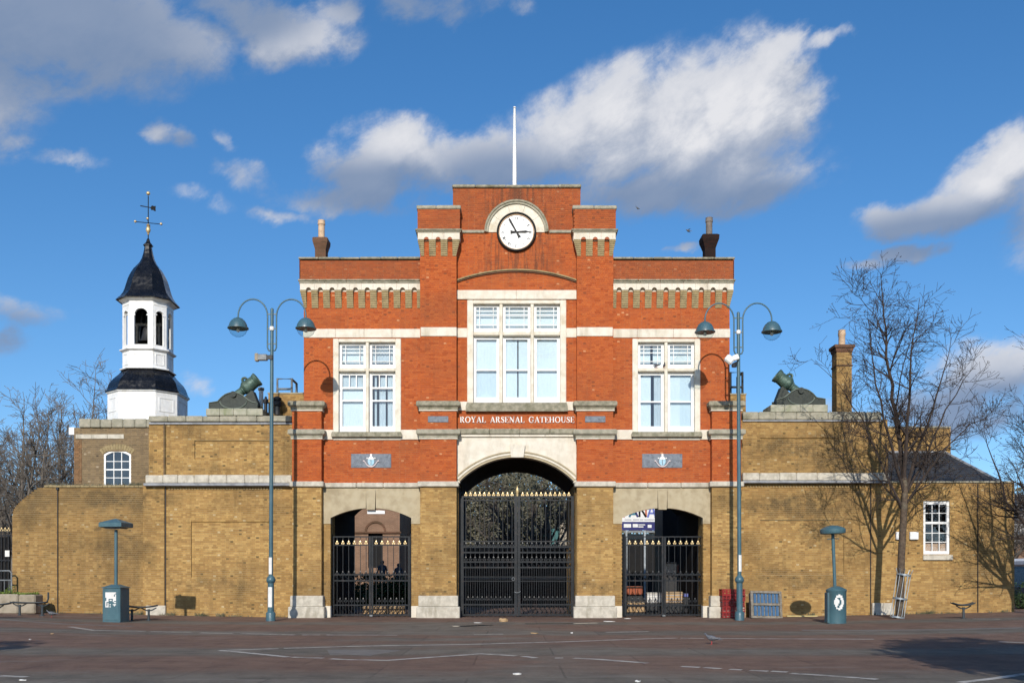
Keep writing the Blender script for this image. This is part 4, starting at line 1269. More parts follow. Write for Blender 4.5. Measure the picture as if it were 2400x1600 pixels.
tb = MB(); tb.tube([(-.12, -.05, zg(1386)), (-.05, -.09, zg(1388)), (.06, -.09, zg(1388)), (.12, -.05, zg(1385))], .018, 6); tb.build('chain', M['rail_grey'], g)

# ------------------------------------------------------------------ wing walls in yellow stock brick
def frame_panel(br, x0, x1, z0, z1, y):  # a shallow sunk panel is cut by leaving bricks out and setting them back
    pass
YL = .25
def wing_bricks(br, core, x0, x1, z0, z1, y, panel=None, holes=(), tone=0.0, depth=.4):
    hs = list(holes)
    if panel:
        hs.append(panel)
        br.front(panel[0] + .004, panel[1] - .004, panel[2] + .004, panel[3] - .004, y + .05, tone=tone)
    br.front(x0, x1, z0, z1, y, hs, tone)
    grid_wall(core, x0, x1, z0, z1, y, y + depth, list(hs))
    if panel: core.box(panel[0] - .01, panel[1] + .01, y + .05, y + depth - .02, panel[2] - .01, panel[3] + .01)

# --- left wing
LW = thing('wing_wall', 'two-tier yellow brick wing wall carrying the right-pointing mortar', 'wall')
br, core = Bricks(11), MB()
yl, yu = .25, .40
zt_low = PZ(1132, yl)
wing_bricks(br, core, PX(335, yl), PX(688, yl), -.1, zt_low, yl, (PX(448, yl), PX(647, yl), PZ(1353, yl), PZ(1221, yl)))
br.front(PX(340, yl), PX(386, yl), .0, PZ(1146, yl), yl - .05, tone=.05)      # pilaster strip
core.box(PX(340, yl), PX(386, yl), yl - .05, yl, -.05, PZ(1146, yl))
# dentil course under the band
for i in range(40):
    a = PX(396, yl) + i * .113
    if a < PX(684, yl): core.box(a, a + .06, yl - .05, yl, PZ(1147, yl), PZ(1141, yl))
wing_bricks(br, core, PX(349, yu), PX(690, yu), PZ(1130, yu), PZ(992, yu), yu, (PX(456, yu), PX(652, yu), PZ(1077, yu), PZ(1032, yu)), tone=.06)
core.build('wall', M['mortar_yellow'], LW); br.build('brickwork', M['yellow_brick'], LW)
stones('band_stone', M['band_stone'], LW, PX(342, .1), PX(684, .1), .02, yu, PZ(1132, .1), PZ(1113, .1), 9, .03, .012)
MB().cbox(PX(338, .1), PX(685, .1), -.02, yl, PZ(1138.5, .1), PZ(1132, .1) - .004, .02).build('flashing', M['lead'], LW)
stones('coping_stone', M['coping_stone'], LW, PX(350, yu), PX(686, yu), yu - .10, yu + .55, PZ(988.5, yu), PZ(974.5, yu), 8, .03, .014)
MB().cbox(PX(350, yu), PX(686, yu), yu - .07, yu + .3, PZ(994.5, yu), PZ(990, yu) - .003, .01).build('flashing', M['lead'], LW)
PLZ = PZ(957, .55)
stones('pedestal_stone', M['mossy_stone'], LW, PX(483, .3), PX(616, .3), .27, 1.55, PZ(973.5, .3), PZ(957, .3), 4, .02, .004)
tb = MB(); tb.tube([(PX(388.5, yl), yl - .03, .05), (PX(388.5, yl), yl - .03, PZ(1136, yl)), (PX(387.5, yu), yu - .14, PZ(1128, yl)), (PX(387.5, yu), yu - .14, PZ(993, yu))], .020, 6)
tb.build('downpipe', M['dark_metal'], LW)
stones('plinth_stone', M['band_stone'], LW, PX(344, yl), PX(390, yl), yl - .12, yl, .0, PZ(1418, yl), 1, .02)

# --- far left, lower wall with the clipped corner
FW = thing('boundary_wall', 'weathered yellow brick boundary wall with a sloping broken end below the bell turret', 'wall')
br, core = Bricks(12), MB()
yf = .40
zt = PZ(1141, yf); xL, xR = PX(29, yf), PX(337, yf)
zl = PZ(1205, yf)
steps = []
n = 12
x = xL
br.front(xL, xR, .0, zl, yf, tone=.38)
core.box(xL, xR, yf, yf + .45, -.1, zl)
rise = int((zt - zl) / .075) + 1
for i in range(rise):
    f = i / rise
    xs_ = xL + (PX(100, yf) - xL) * (f ** 1.5)
    za = zl + i * .075
    zb_ = min(zt, za + .075)
    if zb_ - za < .03: continue
    br.front(xs_, xR, za + .001, zb_, yf, tone=.42 + .4 * f)
    core.box(xs_ + .02, xR, yf + .002 * (i % 2), yf + .45, za, zb_ - .002)
core.build('wall', M['mortar_yellow'], FW); br.build('brickwork', M['yellow_brick'], FW)
stones('coping_brick', M['corbel_plain'], FW, PX(104, yf), PX(336, yf), yf - .04, yf + .5, zt - .01, zt + .07, 22, .01, .012)
tb = MB(); tb.tube([(PX(136, yf), yf - .035, .1), (PX(136, yf), yf - .035, zt - .05)], .019, 6); tb.build('downpipe', M['dark_metal'], FW)
tb = MB(); tb.cbox(PX(133, yf), PX(139, yf), yf - .09, yf - .006, zt - .12, zt - .02, .01); tb.build('hopper', M['dark_metal'], FW)
# weeds in the wall top
wd = MB(); R = random.Random(5)
for i in range(500):
    x = R.uniform(PX(106, yf), PX(336, yf)); z = zt + .06; y = R.uniform(yf, yf + .4)
    if R.random() < .5 and x < PX(300, yf): x = R.uniform(PX(300, yf), PX(345, yf)) 
    l = R.uniform(.04, .17); a = R.uniform(0, 2 * pi)
    wd.add([(x - .012, y, z), (x + .012, y + .004, z), (x + cos(a) * l * .6, y + sin(a) * l * .6, z + l)], [(0, 1, 2)])
stuff(tag(wd.build('wall_weeds', M['leaf_olive'], None), 'scrubby weeds growing along the top of the boundary wall', 'weeds'))

# --- left tower with round-headed sash, and the cupola that stands on it
YT_ = 2.2
TW = thing('brick_tower', 'square grey-brown brick tower with an arched white window', 'tower')
br, core = Bricks(13), MB()
hole = (PX(243, YT_), PX(307, YT_), PZ(1141, YT_), PZ(1056, YT_))
ztop = PZ(1002, YT_)
xL, xR = PX(174, YT_), PX(420, YT_)
br.front(xL, xR, 3.0, ztop, YT_, [hole], tone=.08)
br.front(xL, PX(192, YT_), 3.0, PZ(1030, YT_), YT_ - .02, tone=.9)
grid_wall(core, xL, xR, 0, ztop, YT_, YT_ + .4, [hole])
core.box(xL, xL + .4, YT_ + .4, YT_ + 6, 0, ztop); core.box(xR - .4, xR, YT_ + .4, YT_ + 6, 0, ztop)
core.box(xL + .4, xR - .4, YT_ + 5.6, YT_ + 6, 0, ztop); core.box(xL + .4, xR - .4, YT_ + .4, YT_ + 5.6, ztop - .35, ztop - .15)
br.flank(xL, YT_, YT_ + 4, 3.0, ztop, -1, .1)
core.build('wall', M['mortar_yellow'], TW); br.build('brickwork', M['grey_brick'], TW)
stones('coping_stone', M['coping_stone'], TW, PX(187, YT_), xR, YT_ - .10, YT_ + .45, ztop, PZ(982, YT_), 9, .03, .015)
stones('band_stone', M['band_stone'], TW, PX(178, YT_), PX(291, YT_), YT_ - .04, YT_ + .02, PZ(1028, YT_), PZ(1017.5, YT_), 3, .01)
MB().cbox(xL - .28, xL - .02, YT_ + .1, YT_ + .35, PZ(1018, YT_), PZ(1000, YT_), .02).build('alarm_box', M['white_paint'], TW)
xa, xb = hole[0], hole[1]; xm_ = (xa + xb) / 2; hw_ = (xb - xa) / 2
zs_ = PZ(1064, YT_); zr = PZ(1054, YT_) - zs_
# brick arch over the window
arch = MB()
aR = (hw_ * hw_ + zr * zr) / (2 * zr); aC = zs_ + zr - aR; aa = math.asin(hw_ / aR)
wn = MB()
A = arc(xm_, zs_, hw_, zr, 16); A2 = arc(xm_, zs_, hw_ - .08, zr - .02, 16)
wn.prism([(xa, hole[2])] + A + [(xb, hole[2]), (xb - .08, hole[2])] + [(p[0], p[1] - .06) for p in A2[::-1]] + [(xa + .08, hole[2])], YT_ + .02, YT_ + .12)
wo = wn.build('window', M['white_paint'], TW)
MB().prism([(xa - .02, PZ(1053, YT_))] + [(xa - .02, zs_)] + A + [(xb + .02, zs_), (xb + .02, PZ(1053, YT_))], YT_ + .005, YT_ + .39).build('window_head', M['stack_brick'], TW)
nv = 9
for i in range(13):
    t0 = -aa * 1.05 + 2.1 * aa * i / 13; t1 = -aa * 1.05 + 2.1 * aa * (i + 1) / 13 - .012
    q = [(xm_ + (aR + e) * sin(t), aC + (aR + e) * cos(t)) for t, e in ((t0, .02), (t1, .02), (t1, .25), (t0, .25))]
    MB().prism(q, YT_ - .02, YT_ + .06).build('arch_brick', M['corbel_plain'], TW)
bars = MB()
for f in (1 / 3, 2 / 3):
    x = xa + .08 + (xb - xa - .16) * f
    bars.box(x - .016, x + .016, YT_ + .045, YT_ + .10, hole[2], zs_ + zr - .03)
rows = [hole[2] + .05 + (zs_ - hole[2] - .0) * f for f in (.0, .25, .5, .75)]
for i, z in enumerate(rows): bars.box(xa + .08, xb - .08, YT_ + .05, YT_ + .095, z - (.03 if i in (0, 2) else .014), z + (.03 if i in (0, 2) else .014))
bars.build('glazing_bars', M['white_paint'], wo)
xs_ = [xa + .08 + (xb - xa - .16) * f for f in (0, 1 / 3, 2 / 3, 1)]
rows.append(zs_ + zr - .05)
for i in range(3):
    for j in range(4):
        MB().box(xs_[i] + .01, xs_[i + 1] - .01, YT_ + .07, YT_ + .076, rows[j], rows[j + 1]).build('pane', M['window_glass'], wo)
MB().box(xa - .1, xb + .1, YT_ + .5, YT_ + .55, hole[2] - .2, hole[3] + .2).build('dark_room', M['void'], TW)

# cupola: chamfered square plan, turned a little to the left
YC = 4.5
sC = S(YC)
CU = thing('cupola', 'white octagonal bell cupola with black ogee dome and gilded weathervane', 'cupola', loc=(PX(347.5, YC), YC, 0))
CU.rotation_euler = (0, 0, radians(2))
w_, c_ = 53 * sC, 34 * sC
H_ = w_ / 2 + c_ / sqrt(2)
def octo(k, z, e=0.0):
    w2 = w_ / 2 * k; h2 = H_ * k + e; w2 = w2 + e * .414
    return [(-w2, -h2, z), (w2, -h2, z), (h2, -w2, z), (h2, w2, z), (w2, h2, z), (-w2, h2, z), (-h2, w2, z), (-h2, -w2, z)]
def cz(py): return PZ(py, YC)
K1 = 62 / 62.0
kb = 1.57
MB().loft([octo(kb, cz(1000)), octo(kb, cz(931))]).build('base_drum', M['white_paint'], CU)
def facet_panels(k, z0, z1, name, mat_, inset=.16, off=.018):
    pts = octo(k, 0)
    for i in range(8):
        a, b_ = Vector(pts[i]), Vector(pts[(i + 1) % 8]); d = (b_ - a); L = d.length; d.normalize(); n = Vector((d.y, -d.x, 0))
        for (l0, l1, q0, q1) in ((inset, L - inset, z0, z0 + .035), (inset, L - inset, z1 - .035, z1), (inset, inset + .035, z0 + .035, z1 - .035), (L - inset - .035, L - inset, z0 + .035, z1 - .035)):
            mb = MB(); mb.box(l0, l1, -.01, off, q0, q1)
            mb.v = [tuple(a + d * p[0] + n * p[1] + Vector((0, 0, p[2]))) for p in mb.v]
            mb.build(name, mat_, CU)
facet_panels(kb, cz(975), cz(943), 'panel_moulding', M['white_paint'])
MB().loft([octo(kb, cz(931), .02), octo(kb, cz(930), .06), octo(kb, cz(928), .07)]).build('cornice', M['white_paint'], CU)
low_roof = [(1.57, 928, 0), (1.57, 925.5, 0), (1.51, 921, 0), (1.475, 914, 0), (1.43, 906, 0), (1.35, 898, 0), (1.24, 890.5, 0), (1.12, 883, 0), (1.05, 877, 0), (1.02, 873, 0)]
MB().loft([octo(1 + (k - 1) * 1.16, cz(z), e) for k, z, e in low_roof]).build('skirt_roof', M['black_lead'], CU)
MB().loft([octo(1.0, cz(876)), octo(1.0, cz(829))]).build('drum', M['white_paint'], CU)
MB().loft([octo(1.0, cz(874), .10), octo(1.0, cz(872.5), .12), octo(1.0, cz(871), .10)]).build('cornice', M['white_paint'], CU)
facet_panels(1.0, cz(864), cz(838), 'panel_moulding', M['white_paint'], .12)
MB().loft([octo(1.0, cz(832), .03), octo(1.0, cz(829), .12), octo(1.0, cz(827), .12), octo(1.0, cz(825), .04)]).build('cornice', M['white_paint'], CU)
# belfry: eight arched faces
pts = octo(1.0, 0)
zb_, zt_ = cz(827), cz(715)
for i in range(8):
    a, b_ = Vector(pts[i]), Vector(pts[(i + 1) % 8]); d = b_ - a; L = d.length; d.normalize(); n = Vector((d.y, -d.x, 0))
    wide = i % 2 == 0
    hw2 = .285 if wide else .18
    z_lo = cz(818); z_sp = cz(735) - hw2 if wide else cz(739) - hw2
    A = arc(L / 2, z_sp, hw2, hw2 * .98, 14)
    mb = MB()
    mb.prism([(0, zb_), (0, zt_), (L / 2, zt_), (L / 2, A[7][1])] + A[:7][::-1] + [(L / 2 - hw2, z_lo), (L / 2 - hw2, zb_)], 0, .11)
    mb.prism([(L / 2, zt_), (L, zt_), (L, zb_), (L / 2 + hw2, zb_), (L / 2 + hw2, z_lo)] + A[8:][::-1] + [(L / 2, A[7][1])], 0, .11)
    mb.box(L / 2 - hw2 + .001, L / 2 + hw2 - .001, 0.002, .11, zb_, z_lo)
    # imposts, pilaster edges and keystone
    for q in (L / 2 - hw2, L / 2 + hw2): mb.box(q - .05, q + .05, -.03, .0, z_sp - .03, z_sp + .02)
    mb.box(L / 2 - hw2 - .035, L / 2 - hw2, -.015, 0, z_lo, z_sp - .03); mb.box(L / 2 + hw2, L / 2 + hw2 + .035, -.015, 0, z_lo, z_sp - .03)
    for j in range(8):
        p0, p1 = A[j + 3], A[j + 4]
        mb.prism([p0, p1, (L / 2 + (p1[0] - L / 2) * 1.14, z_sp + (p1[1] - z_sp) * 1.14), (L / 2 + (p0[0] - L / 2) * 1.14, z_sp + (p0[1] - z_sp) * 1.14)], -.016, 0)
    if wide: mb.box(L / 2 - .03, L / 2 + .03, -.03, 0, A[7][1] - .01, A[7][1] + .1)
    mb.box(.04, L - .04, -.018, 0, cz(727), cz(724.5))
    mb.v = [tuple(a + d * p[0] - n * p[1] + Vector((0, 0, p[2]))) for p in mb.v]
    mb.build('belfry_face', M['white_paint'], CU)
MB().loft([octo(.93, cz(828)), octo(.93, cz(824))]).build('belfry_floor', M['dark_metal'], CU)
MB().loft([octo(.93, cz(722)), octo(.93, cz(714))]).build('belfry_ceiling', M['dark_metal'], CU)
be = MB(); be.lathe([(.44, cz(803)), (.40, cz(801)), (.33, cz(795)), (.27, cz(785)), (.24, cz(775)), (.2, cz(769)), (.08, cz(766)), (.04, cz(762))], 20); be.build('bell', M['dark_metal'], CU, 50)
MB().loft([octo(.62, cz(826)), octo(.62, cz(812))]).build('shade_block', M['void'], CU)  # black block added to darken the inside of the belfry
be = MB()
for q in (-.55, -.28, .28, .55): be.tube([(q, .35, cz(824)), (q * .6, .35, cz(724))], .07, 5)
be.tube([(-.9, .42, cz(790)), (.9, .42, cz(752))], .06, 5); be.tube([(-.9, .42, cz(752)), (.9, .42, cz(790))], .06, 5); be.build('bell_brace', M['dark_metal'], CU)
MB().box(-.75, .75, .5, .56, cz(822), cz(722)).build('belfry_shade', M['void'], CU)  # black sheet added so the arched openings look shaded inside
be = MB(); be.box(-.62, .62, -.05, .05, cz(764), cz(758)); be.box(-.5, -.42, -.05, .05, cz(824), cz(764)); be.box(.42, .5, -.05, .05, cz(824), cz(764)); be.build('bell_frame', M['old_wood'], CU)
MB().loft([octo(1.0, cz(718), .02), octo(1.0, cz(716), .06), octo(1.0, cz(713.5), .14), octo(1.0, cz(712), .15)]).build('cornice', M['white_paint'], CU)
dome = [(1.27, 712), (1.24, 709.5), (1.09, 701), (.98, 692), (.915, 682), (.86, 671), (.81, 661), (.745, 651), (.665, 642), (.57, 633), (.45, 625), (.34, 617), (.255, 607), (.20, 596), (.165, 586), (.145, 578), (.20, 577), (.20, 575), (.09, 568), (.05, 560)]
MB().loft([octo(k, cz(z)) for k, z in dome]).build('dome', M['black_lead'], CU)
vx = .0
MB().lathe([(.022, cz(562)), (.02, cz(460))], 8).build('spindle', M['black_paint'], CU)
MB().lathe([(.02, cz(551)), (.05, cz(549)), (.03, cz(547)), (.085, cz(543)), (.105, cz(538)), (.07, cz(533)), (.04, cz(531)), (.09, cz(528)), (.03, cz(525))], 14).build('gilded_boss', M['gold'], CU, 40)
MB().lathe([(.02, cz(458)), (.075, cz(455.5)), (.085, cz(453)), (.06, cz(450)), (.0, cz(449))], 14).build('gilded_ball', M['gold'], CU, 50)
for a in (0, pi / 2):
    c, s_ = cos(a + radians(15)), sin(a + radians(15))
    tb = MB(); tb.tube([(-.5 * c, -.5 * s_, cz(522.5)), (.5 * c, .5 * s_, cz(522.5))], .016, 6); tb.build('cardinal_arm', M['black_paint'], CU)
    for q in (-1, 1):
        MB().lathe([(.0, cz(525.5)), (.06, cz(523)), (.06, cz(521)), (.0, cz(518.5))], 10, (q * .53 * c, q * .53 * s_)).build('gilded_end', M['gold'], CU, 50)
va = MB()
zv = cz(486)
va.prism([(-.34, zv + .02), (-.30, zv + .045), (0, zv + .02), (.1, zv + .02), (.14, zv + .09), (.2, zv + .10), (.24, zv + .07), (.27, zv + .10), (.31, zv + .09), (.30, zv - .02), (.31, zv - .12), (.27, zv - .13), (.2, zv - .09), (.12, zv - .1), (.1, zv - .02), (0, zv - .01), (-.30, zv - .0)], -.01, .01)
va.xf(Matrix.Rotation(radians(20), 4, 'Z')); va.build('vane', M['black_paint'], CU)

# --- right wing
RW = thing('wing_wall', 'two-tier yellow brick wing wall carrying the left-pointing mortar beside the bare tree', 'wall')
br, core = Bricks(21), MB()
xR_ = PX(2377, yl)
whole = (PX(2164, yl), PX(2226, yl), PZ(1300, yl), PZ(1173, yl))
panel = (PX(1781, yl), PX(1978, yl), PZ(1346, yl), PZ(1218, yl))
xl_ = PX(1735, yl)
hs2 = [panel, whole]
br.front(panel[0] + .004, panel[1] - .004, panel[2] + .004, panel[3] - .004, yl + .05, tone=.06)
br.front(xl_, xR_, -.05, PZ(1131, yl), yl, hs2, .16)
grid_wall(core, xl_, xR_, -.1, PZ(1131, yl), yl, yl + .4, hs2)
core.box(panel[0] - .01, panel[1] + .01, yl + .05, yl + .38, panel[2] - .01, panel[3] + .01)
for i in range(60):
    a = PX(1750, yl) + i * .113
    if a < PX(2070, yl): core.box(a, a + .06, yl - .05, yl, PZ(1142, yl), PZ(1137, yl))
pan2 = (PX(1781, yu), PX(1966, yu), PZ(1072, yu), PZ(1025, yu))
wing_bricks(br, core, PX(1733, yu), PX(2080, yu), PZ(1125, yu), PZ(983, yu), yu, pan2, tone=.32)
wing_bricks(br, core, PX(2070, 3.4), PX(2228, 3.4), 5.0, PZ(1003, 3.4), 3.4, tone=.08)
core.box(xR_ - .4, xR_, yl + .4, yl + 6, -.1, PZ(1131, yl))
br.flank(xR_, yl, yl + 4, 0, PZ(1131, yl), 1)
core.build('wall', M['mortar_yellow'], RW); br.build('brickwork', M['yellow_brick'], RW)
stones('band_stone', M['band_stone'], RW, PX(1740, .1), PX(2081, .1), .02, yu, PZ(1126, .1), PZ(1108, .1), 8, .03, .012)
MB().cbox(PX(1740, .1), PX(2084, .1), -.02, yl, PZ(1132, .1), PZ(1126, .1) - .004, .02).build('flashing', M['lead'], RW)
stones('coping_stone', M['coping_stone'], RW, PX(1740, yu), PX(2064, yu), yu - .10, yu + .55, PZ(984, yu), PZ(965, yu), 8, .03, .012)
MB().cbox(PX(1740, yu), PX(2064, yu), yu - .07, yu + .3, PZ(988, yu), PZ(984, yu) - .003, .01).build('flashing', M['lead'], RW)
stones('coping_stone', M['coping_stone'], RW, PX(2070, 3.4), PX(2229, 3.4), 3.36, 3.9, PZ(1003, 3.4), PZ(999, 3.4), 6, .02, .012)
stones('pedestal_stone', M['mossy_stone'], RW, PX(1806, .3), PX(1940, .3), .27, 1.55, PZ(965.5, .3), PZ(948, .3), 4, .02, .004)
stones('coping_stone', M['coping_stone'], RW, PX(2066, yl), PX(2379, yl), yl - .06, yl + .42, PZ(1131, yl), PZ(1127, yl), 9, .012, .006)
for q in (2040, 2291):
    tb = MB(); tb.tube([(PX(q, yl), yl - .035, gz(PX(q, yl)) + .02), (PX(q, yl), yl - .035, PZ(1133, yl))], .019, 6); tb.build('downpipe', M['dark_metal'], RW)
stones('plinth_stone', M['band_stone'], RW, PX(2040, yl) + .04, PX(2090, yl), yl - .13, yl, .0, PZ(1412, yl), 2, .02)
# sash window with a peach blind
xa, xb, za, zb_ = whole
fr = MB(); t = .10
fr.box(xa, xa + t, yl + .05, yl + .16, za, zb_); fr.box(xb - t, xb, yl + .05, yl + .16, za, zb_)
fr.box(xa + t, xb - t, yl + .053, yl + .16, za, za + .16); fr.box(xa + t, xb - t, yl + .053, yl + .16, zb_ - .14, zb_)
zm_ = za + (zb_ - za) * .595
fr.box(xa + t, xb - t, yl + .055, yl + .16, zm_ - .045, zm_ + .045)
fo = fr.build('window', M['white_paint'], RW)
gx = [xa + t + (xb - xa - 2 * t) * f for f in (0, 1 / 3, 2 / 3, 1)]
lo = [za + .16 + (zm_ - .045 - za - .16) * f for f in (0, 1 / 3, 2 / 3, 1)]; hi = [zm_ + .045 + (zb_ - .14 - zm_ - .045) * f for f in (0, .5, 1)]
bars = MB()
for x in gx[1:3]: bars.box(x - .014, x + .014, yl + .08, yl + .14, lo[0], hi[-1])
for z in lo[1:3] + hi[1:2]: bars.box(gx[0], gx[3], yl + .085, yl + .135, z - .014, z + .014)
bars.build('glazing_bars', M['white_paint'], fo)
for i in range(3):
    for rws in (lo, hi):
        for j in range(len(rws) - 1):
            MB().box(gx[i] + .008, gx[i + 1] - .008, yl + .105, yl + .111, rws[j] + .005, rws[j + 1] - .005).build('pane', M['window_glass'], fo)
MB().box(xa + .02, xb - .02, yl + .19, yl + .2, za, lo[1]).build('blind', M['peach_blind'], fo)
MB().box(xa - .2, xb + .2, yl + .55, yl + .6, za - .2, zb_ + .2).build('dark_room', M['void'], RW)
stones('sill', M['band_stone'], RW, xa - .03, xb + .1, yl - .09, yl + .1, PZ(1312, yl), za, 1, .02)
for (q0, q1) in ((2098, 2113), (2130, 2150)):
    o = MB().cbox(PX(q0, yl), PX(q1, yl), yl - .14, yl - .012, PZ(1264, yl), PZ(1246, yl), .02).build('alarm_box', M['white_paint'], RW)
# slate roof between the front wall and the block behind
Y0, Y1 = yl + .42, 3.3
za_ = PZ(1127, yl) + .02; zr_ = PZ(1061, Y1)
xe0, xe1 = PX(2068, Y0), PX(2340, Y0); xr0, xr1 = PX(2075, Y1), PX(2214, Y1)
rfo = MB().add([(xe0, Y0, za_), (xe1, Y0, za_), (xr1, Y1, zr_), (xr0, Y1, zr_), (xe1, Y1 + 2.6, za_), (xr0, Y1 + 2.6, za_), (xe0, Y0, za_ - .3), (xe1, Y0, za_ - .3), (xe1, Y1 + 2.6, za_ - .3), (xr0, Y1 + 2.6, za_ - .3)],
     [(0, 1, 2, 3), (1, 4, 2), (4, 5, 3, 2), (0, 6, 7, 1), (1, 7, 8, 4), (4, 8, 9, 5), (6, 9, 8, 7)]).build('roof', M['slate'], RW)
ns = 13
for i in range(ns):
    f0, f1 = i / ns, (i + 1.25) / ns
    p = lambda f, s: (xe0 + (xr0 - xe0) * f if s == 0 else xe1 + (xr1 - xe1) * f, Y0 + (Y1 - Y0) * f, za_ + (zr_ - za_) * f)
    a, b_, c_, d_ = p(f0, 0), p(f0, 1), p(min(1, f1), 1), p(min(1, f1), 0)
    up = lambda q, h: (q[0], q[1] - h * .4, q[2] + h)
    MB().add([up(a, .035), up(b_, .035), up(c_, .008), up(d_, .008), a, b_, c_, d_], [(0, 1, 2, 3), (4, 5, 1, 0), (5, 6, 2, 1), (7, 4, 0, 3)]).build('slate_course', M['slate'], rfo)
tb = MB(); tb.tube([(xe1, Y0, za_ + .03), (xr1, Y1, zr_ + .03), (xr0, Y1, zr_ + .03)], .06, 6); tb.build('ridge', M['lead'], rfo)

# chimney behind the right wing
YK = 4.0
CH = thing('chimney', 'tall yellow brick chimney with one clay pot behind the bare tree', 'chimney', loc=(PX(1973, YK), YK, 0))
br = Bricks(31); w = 17.5 * S(YK); ox = PX(1973, YK)
zt = PZ(830, YK)
br.front(-w, w, 6.0, zt, -w, tone=.5); br.flank(-w, -w, w, 6.0, zt, -1, .5)
MB().box(-w, w, -w, w, .0, zt).build('stack', M['mortar_yellow'], CH)
br.build('brickwork', M['yellow_brick'], CH)
MB().loft([[(-w - e, -w - e, z), (w + e, -w - e, z), (w + e, w + e, z), (-w - e, w + e, z)] for e, z in ((.0, zt), (.05, zt + .1), (.05, zt + .16), (.11, zt + .22), (.11, PZ(812, YK)), (.04, PZ(811, YK)))]).build('cap', M['stack_brick'], CH)
MB().cbox(-w - .04, w + .04, -w - .04, w + .04, PZ(862, YK), PZ(858.5, YK), .01).build('string', M['stack_brick'], CH)
r = .14; zp = PZ(774, YK)
MB().lathe([(r, PZ(812, YK)), (r, zp - .25), (r * 1.15, zp - .22), (r * 1.15, zp - .1), (r, zp - .08), (r * 1.15, zp), (r * .8, zp), (r * .8, zp - .3)], 16).build('pot', M['pot_clay'], CH, 40)

# roof-access blocks and their hand rails beside the gatehouse
def roof_block(pxs, pys, Y, label, rail, group='roof access blocks'):
    o = thing('roof_block', label, 'roof structure', group)
    x0, x1 = PX(pxs[0], Y), PX(pxs[1], Y); z0, z1 = PZ(pys[1], Y), PZ(pys[0], Y)
    br = Bricks(int(pxs[0])); br.front(x0, x1, z0, z1, Y, tone=.3)
    br.build('brickwork', M['yellow_brick'], o)
    MB().box(x0, x1, Y, Y + 1.4, z0, z1).build('wall', M['mortar_yellow'], o)
    MB().cbox(x0 - .03, x1 + .03, Y - .03, Y + 1.4, z1, z1 + .06, .01).build('coping', M['coping_stone'], o)
    r0, r1 = PX(rail[0], Y), PX(rail[1], Y); zt = PZ(rail[2], Y)
    tb = MB(); tb.tube([(r0, Y + .3, z1), (r0, Y + .3, zt), (r1, Y + .3, zt), (r1, Y + .3, z1 - .2)], .05, 8); tb.build('handrail', M[rail[3]], o)
    tb = MB(); zm = zt + (z1 - zt) * .62; tb.tube([(r0, Y + .3, zm), (r1, Y + .3, zm)], .045, 8); tb.build('handrail', M[rail[3]], o)
    tb = MB(); tb.tube([(r1, Y + .3, zt - .02), (r1, Y + 1.2, zt - .02), (r1, Y + 1.2, z1)], .05, 8); tb.build('handrail', M[rail[3]], o)
roof_block((629, 712), (923, 975), 1.3, 'low brick roof block with grey handrail beside the left parapet chimney wing', (646, 680, 884, 'rail_grey'))
roof_block((1712, 1748), (925, 975), 1.3, 'low brick roof block with black handrail behind the right lamp post', (1716, 1744, 869, 'dark_metal'))
VP = thing('vent_pipe', 'short white flue pipe standing behind the right-pointing mortar', 'pipe', loc=(PX(612, 1.9), 1.9, PZ(975, 1.9)))
hz = PZ(909, 1.9) - VP.location.z
MB().lathe([(.09, 0), (.09, hz - .12)], 12).build('flue', M['white_paint'], VP, 40)
MB().lathe([(.10, hz - .12), (.13, hz - .08), (.13, hz), (.05, hz + .03)], 12).build('cowl', M['rail_grey'], VP, 40)
VB = thing('vent_pipe', 'stubby black vent cowl between flue pipe and roof block', 'pipe', loc=(PX(650, .95), .95, PZ(972, .95)))
MB().lathe([(.12, 0), (.12, .35), (.19, .37), (.21, .5), (.13, .56), (.17, .6), (.17, .68), (.05, .74)], 14).build('cowl', M['dark_metal'], VB, 40)
VB = thing('vent_pipe', 'thin black vent pipe with a ball cap beside the white flue', 'pipe', loc=(PX(623, .95), .95, PZ(972, .95)))
MB().lathe([(.07, 0), (.07, .45), (.10, .47), (.10, .62), (.04, .66), (.06, .7), (.0, .75)], 12).build('pipe', M['dark_metal'], VB, 40)

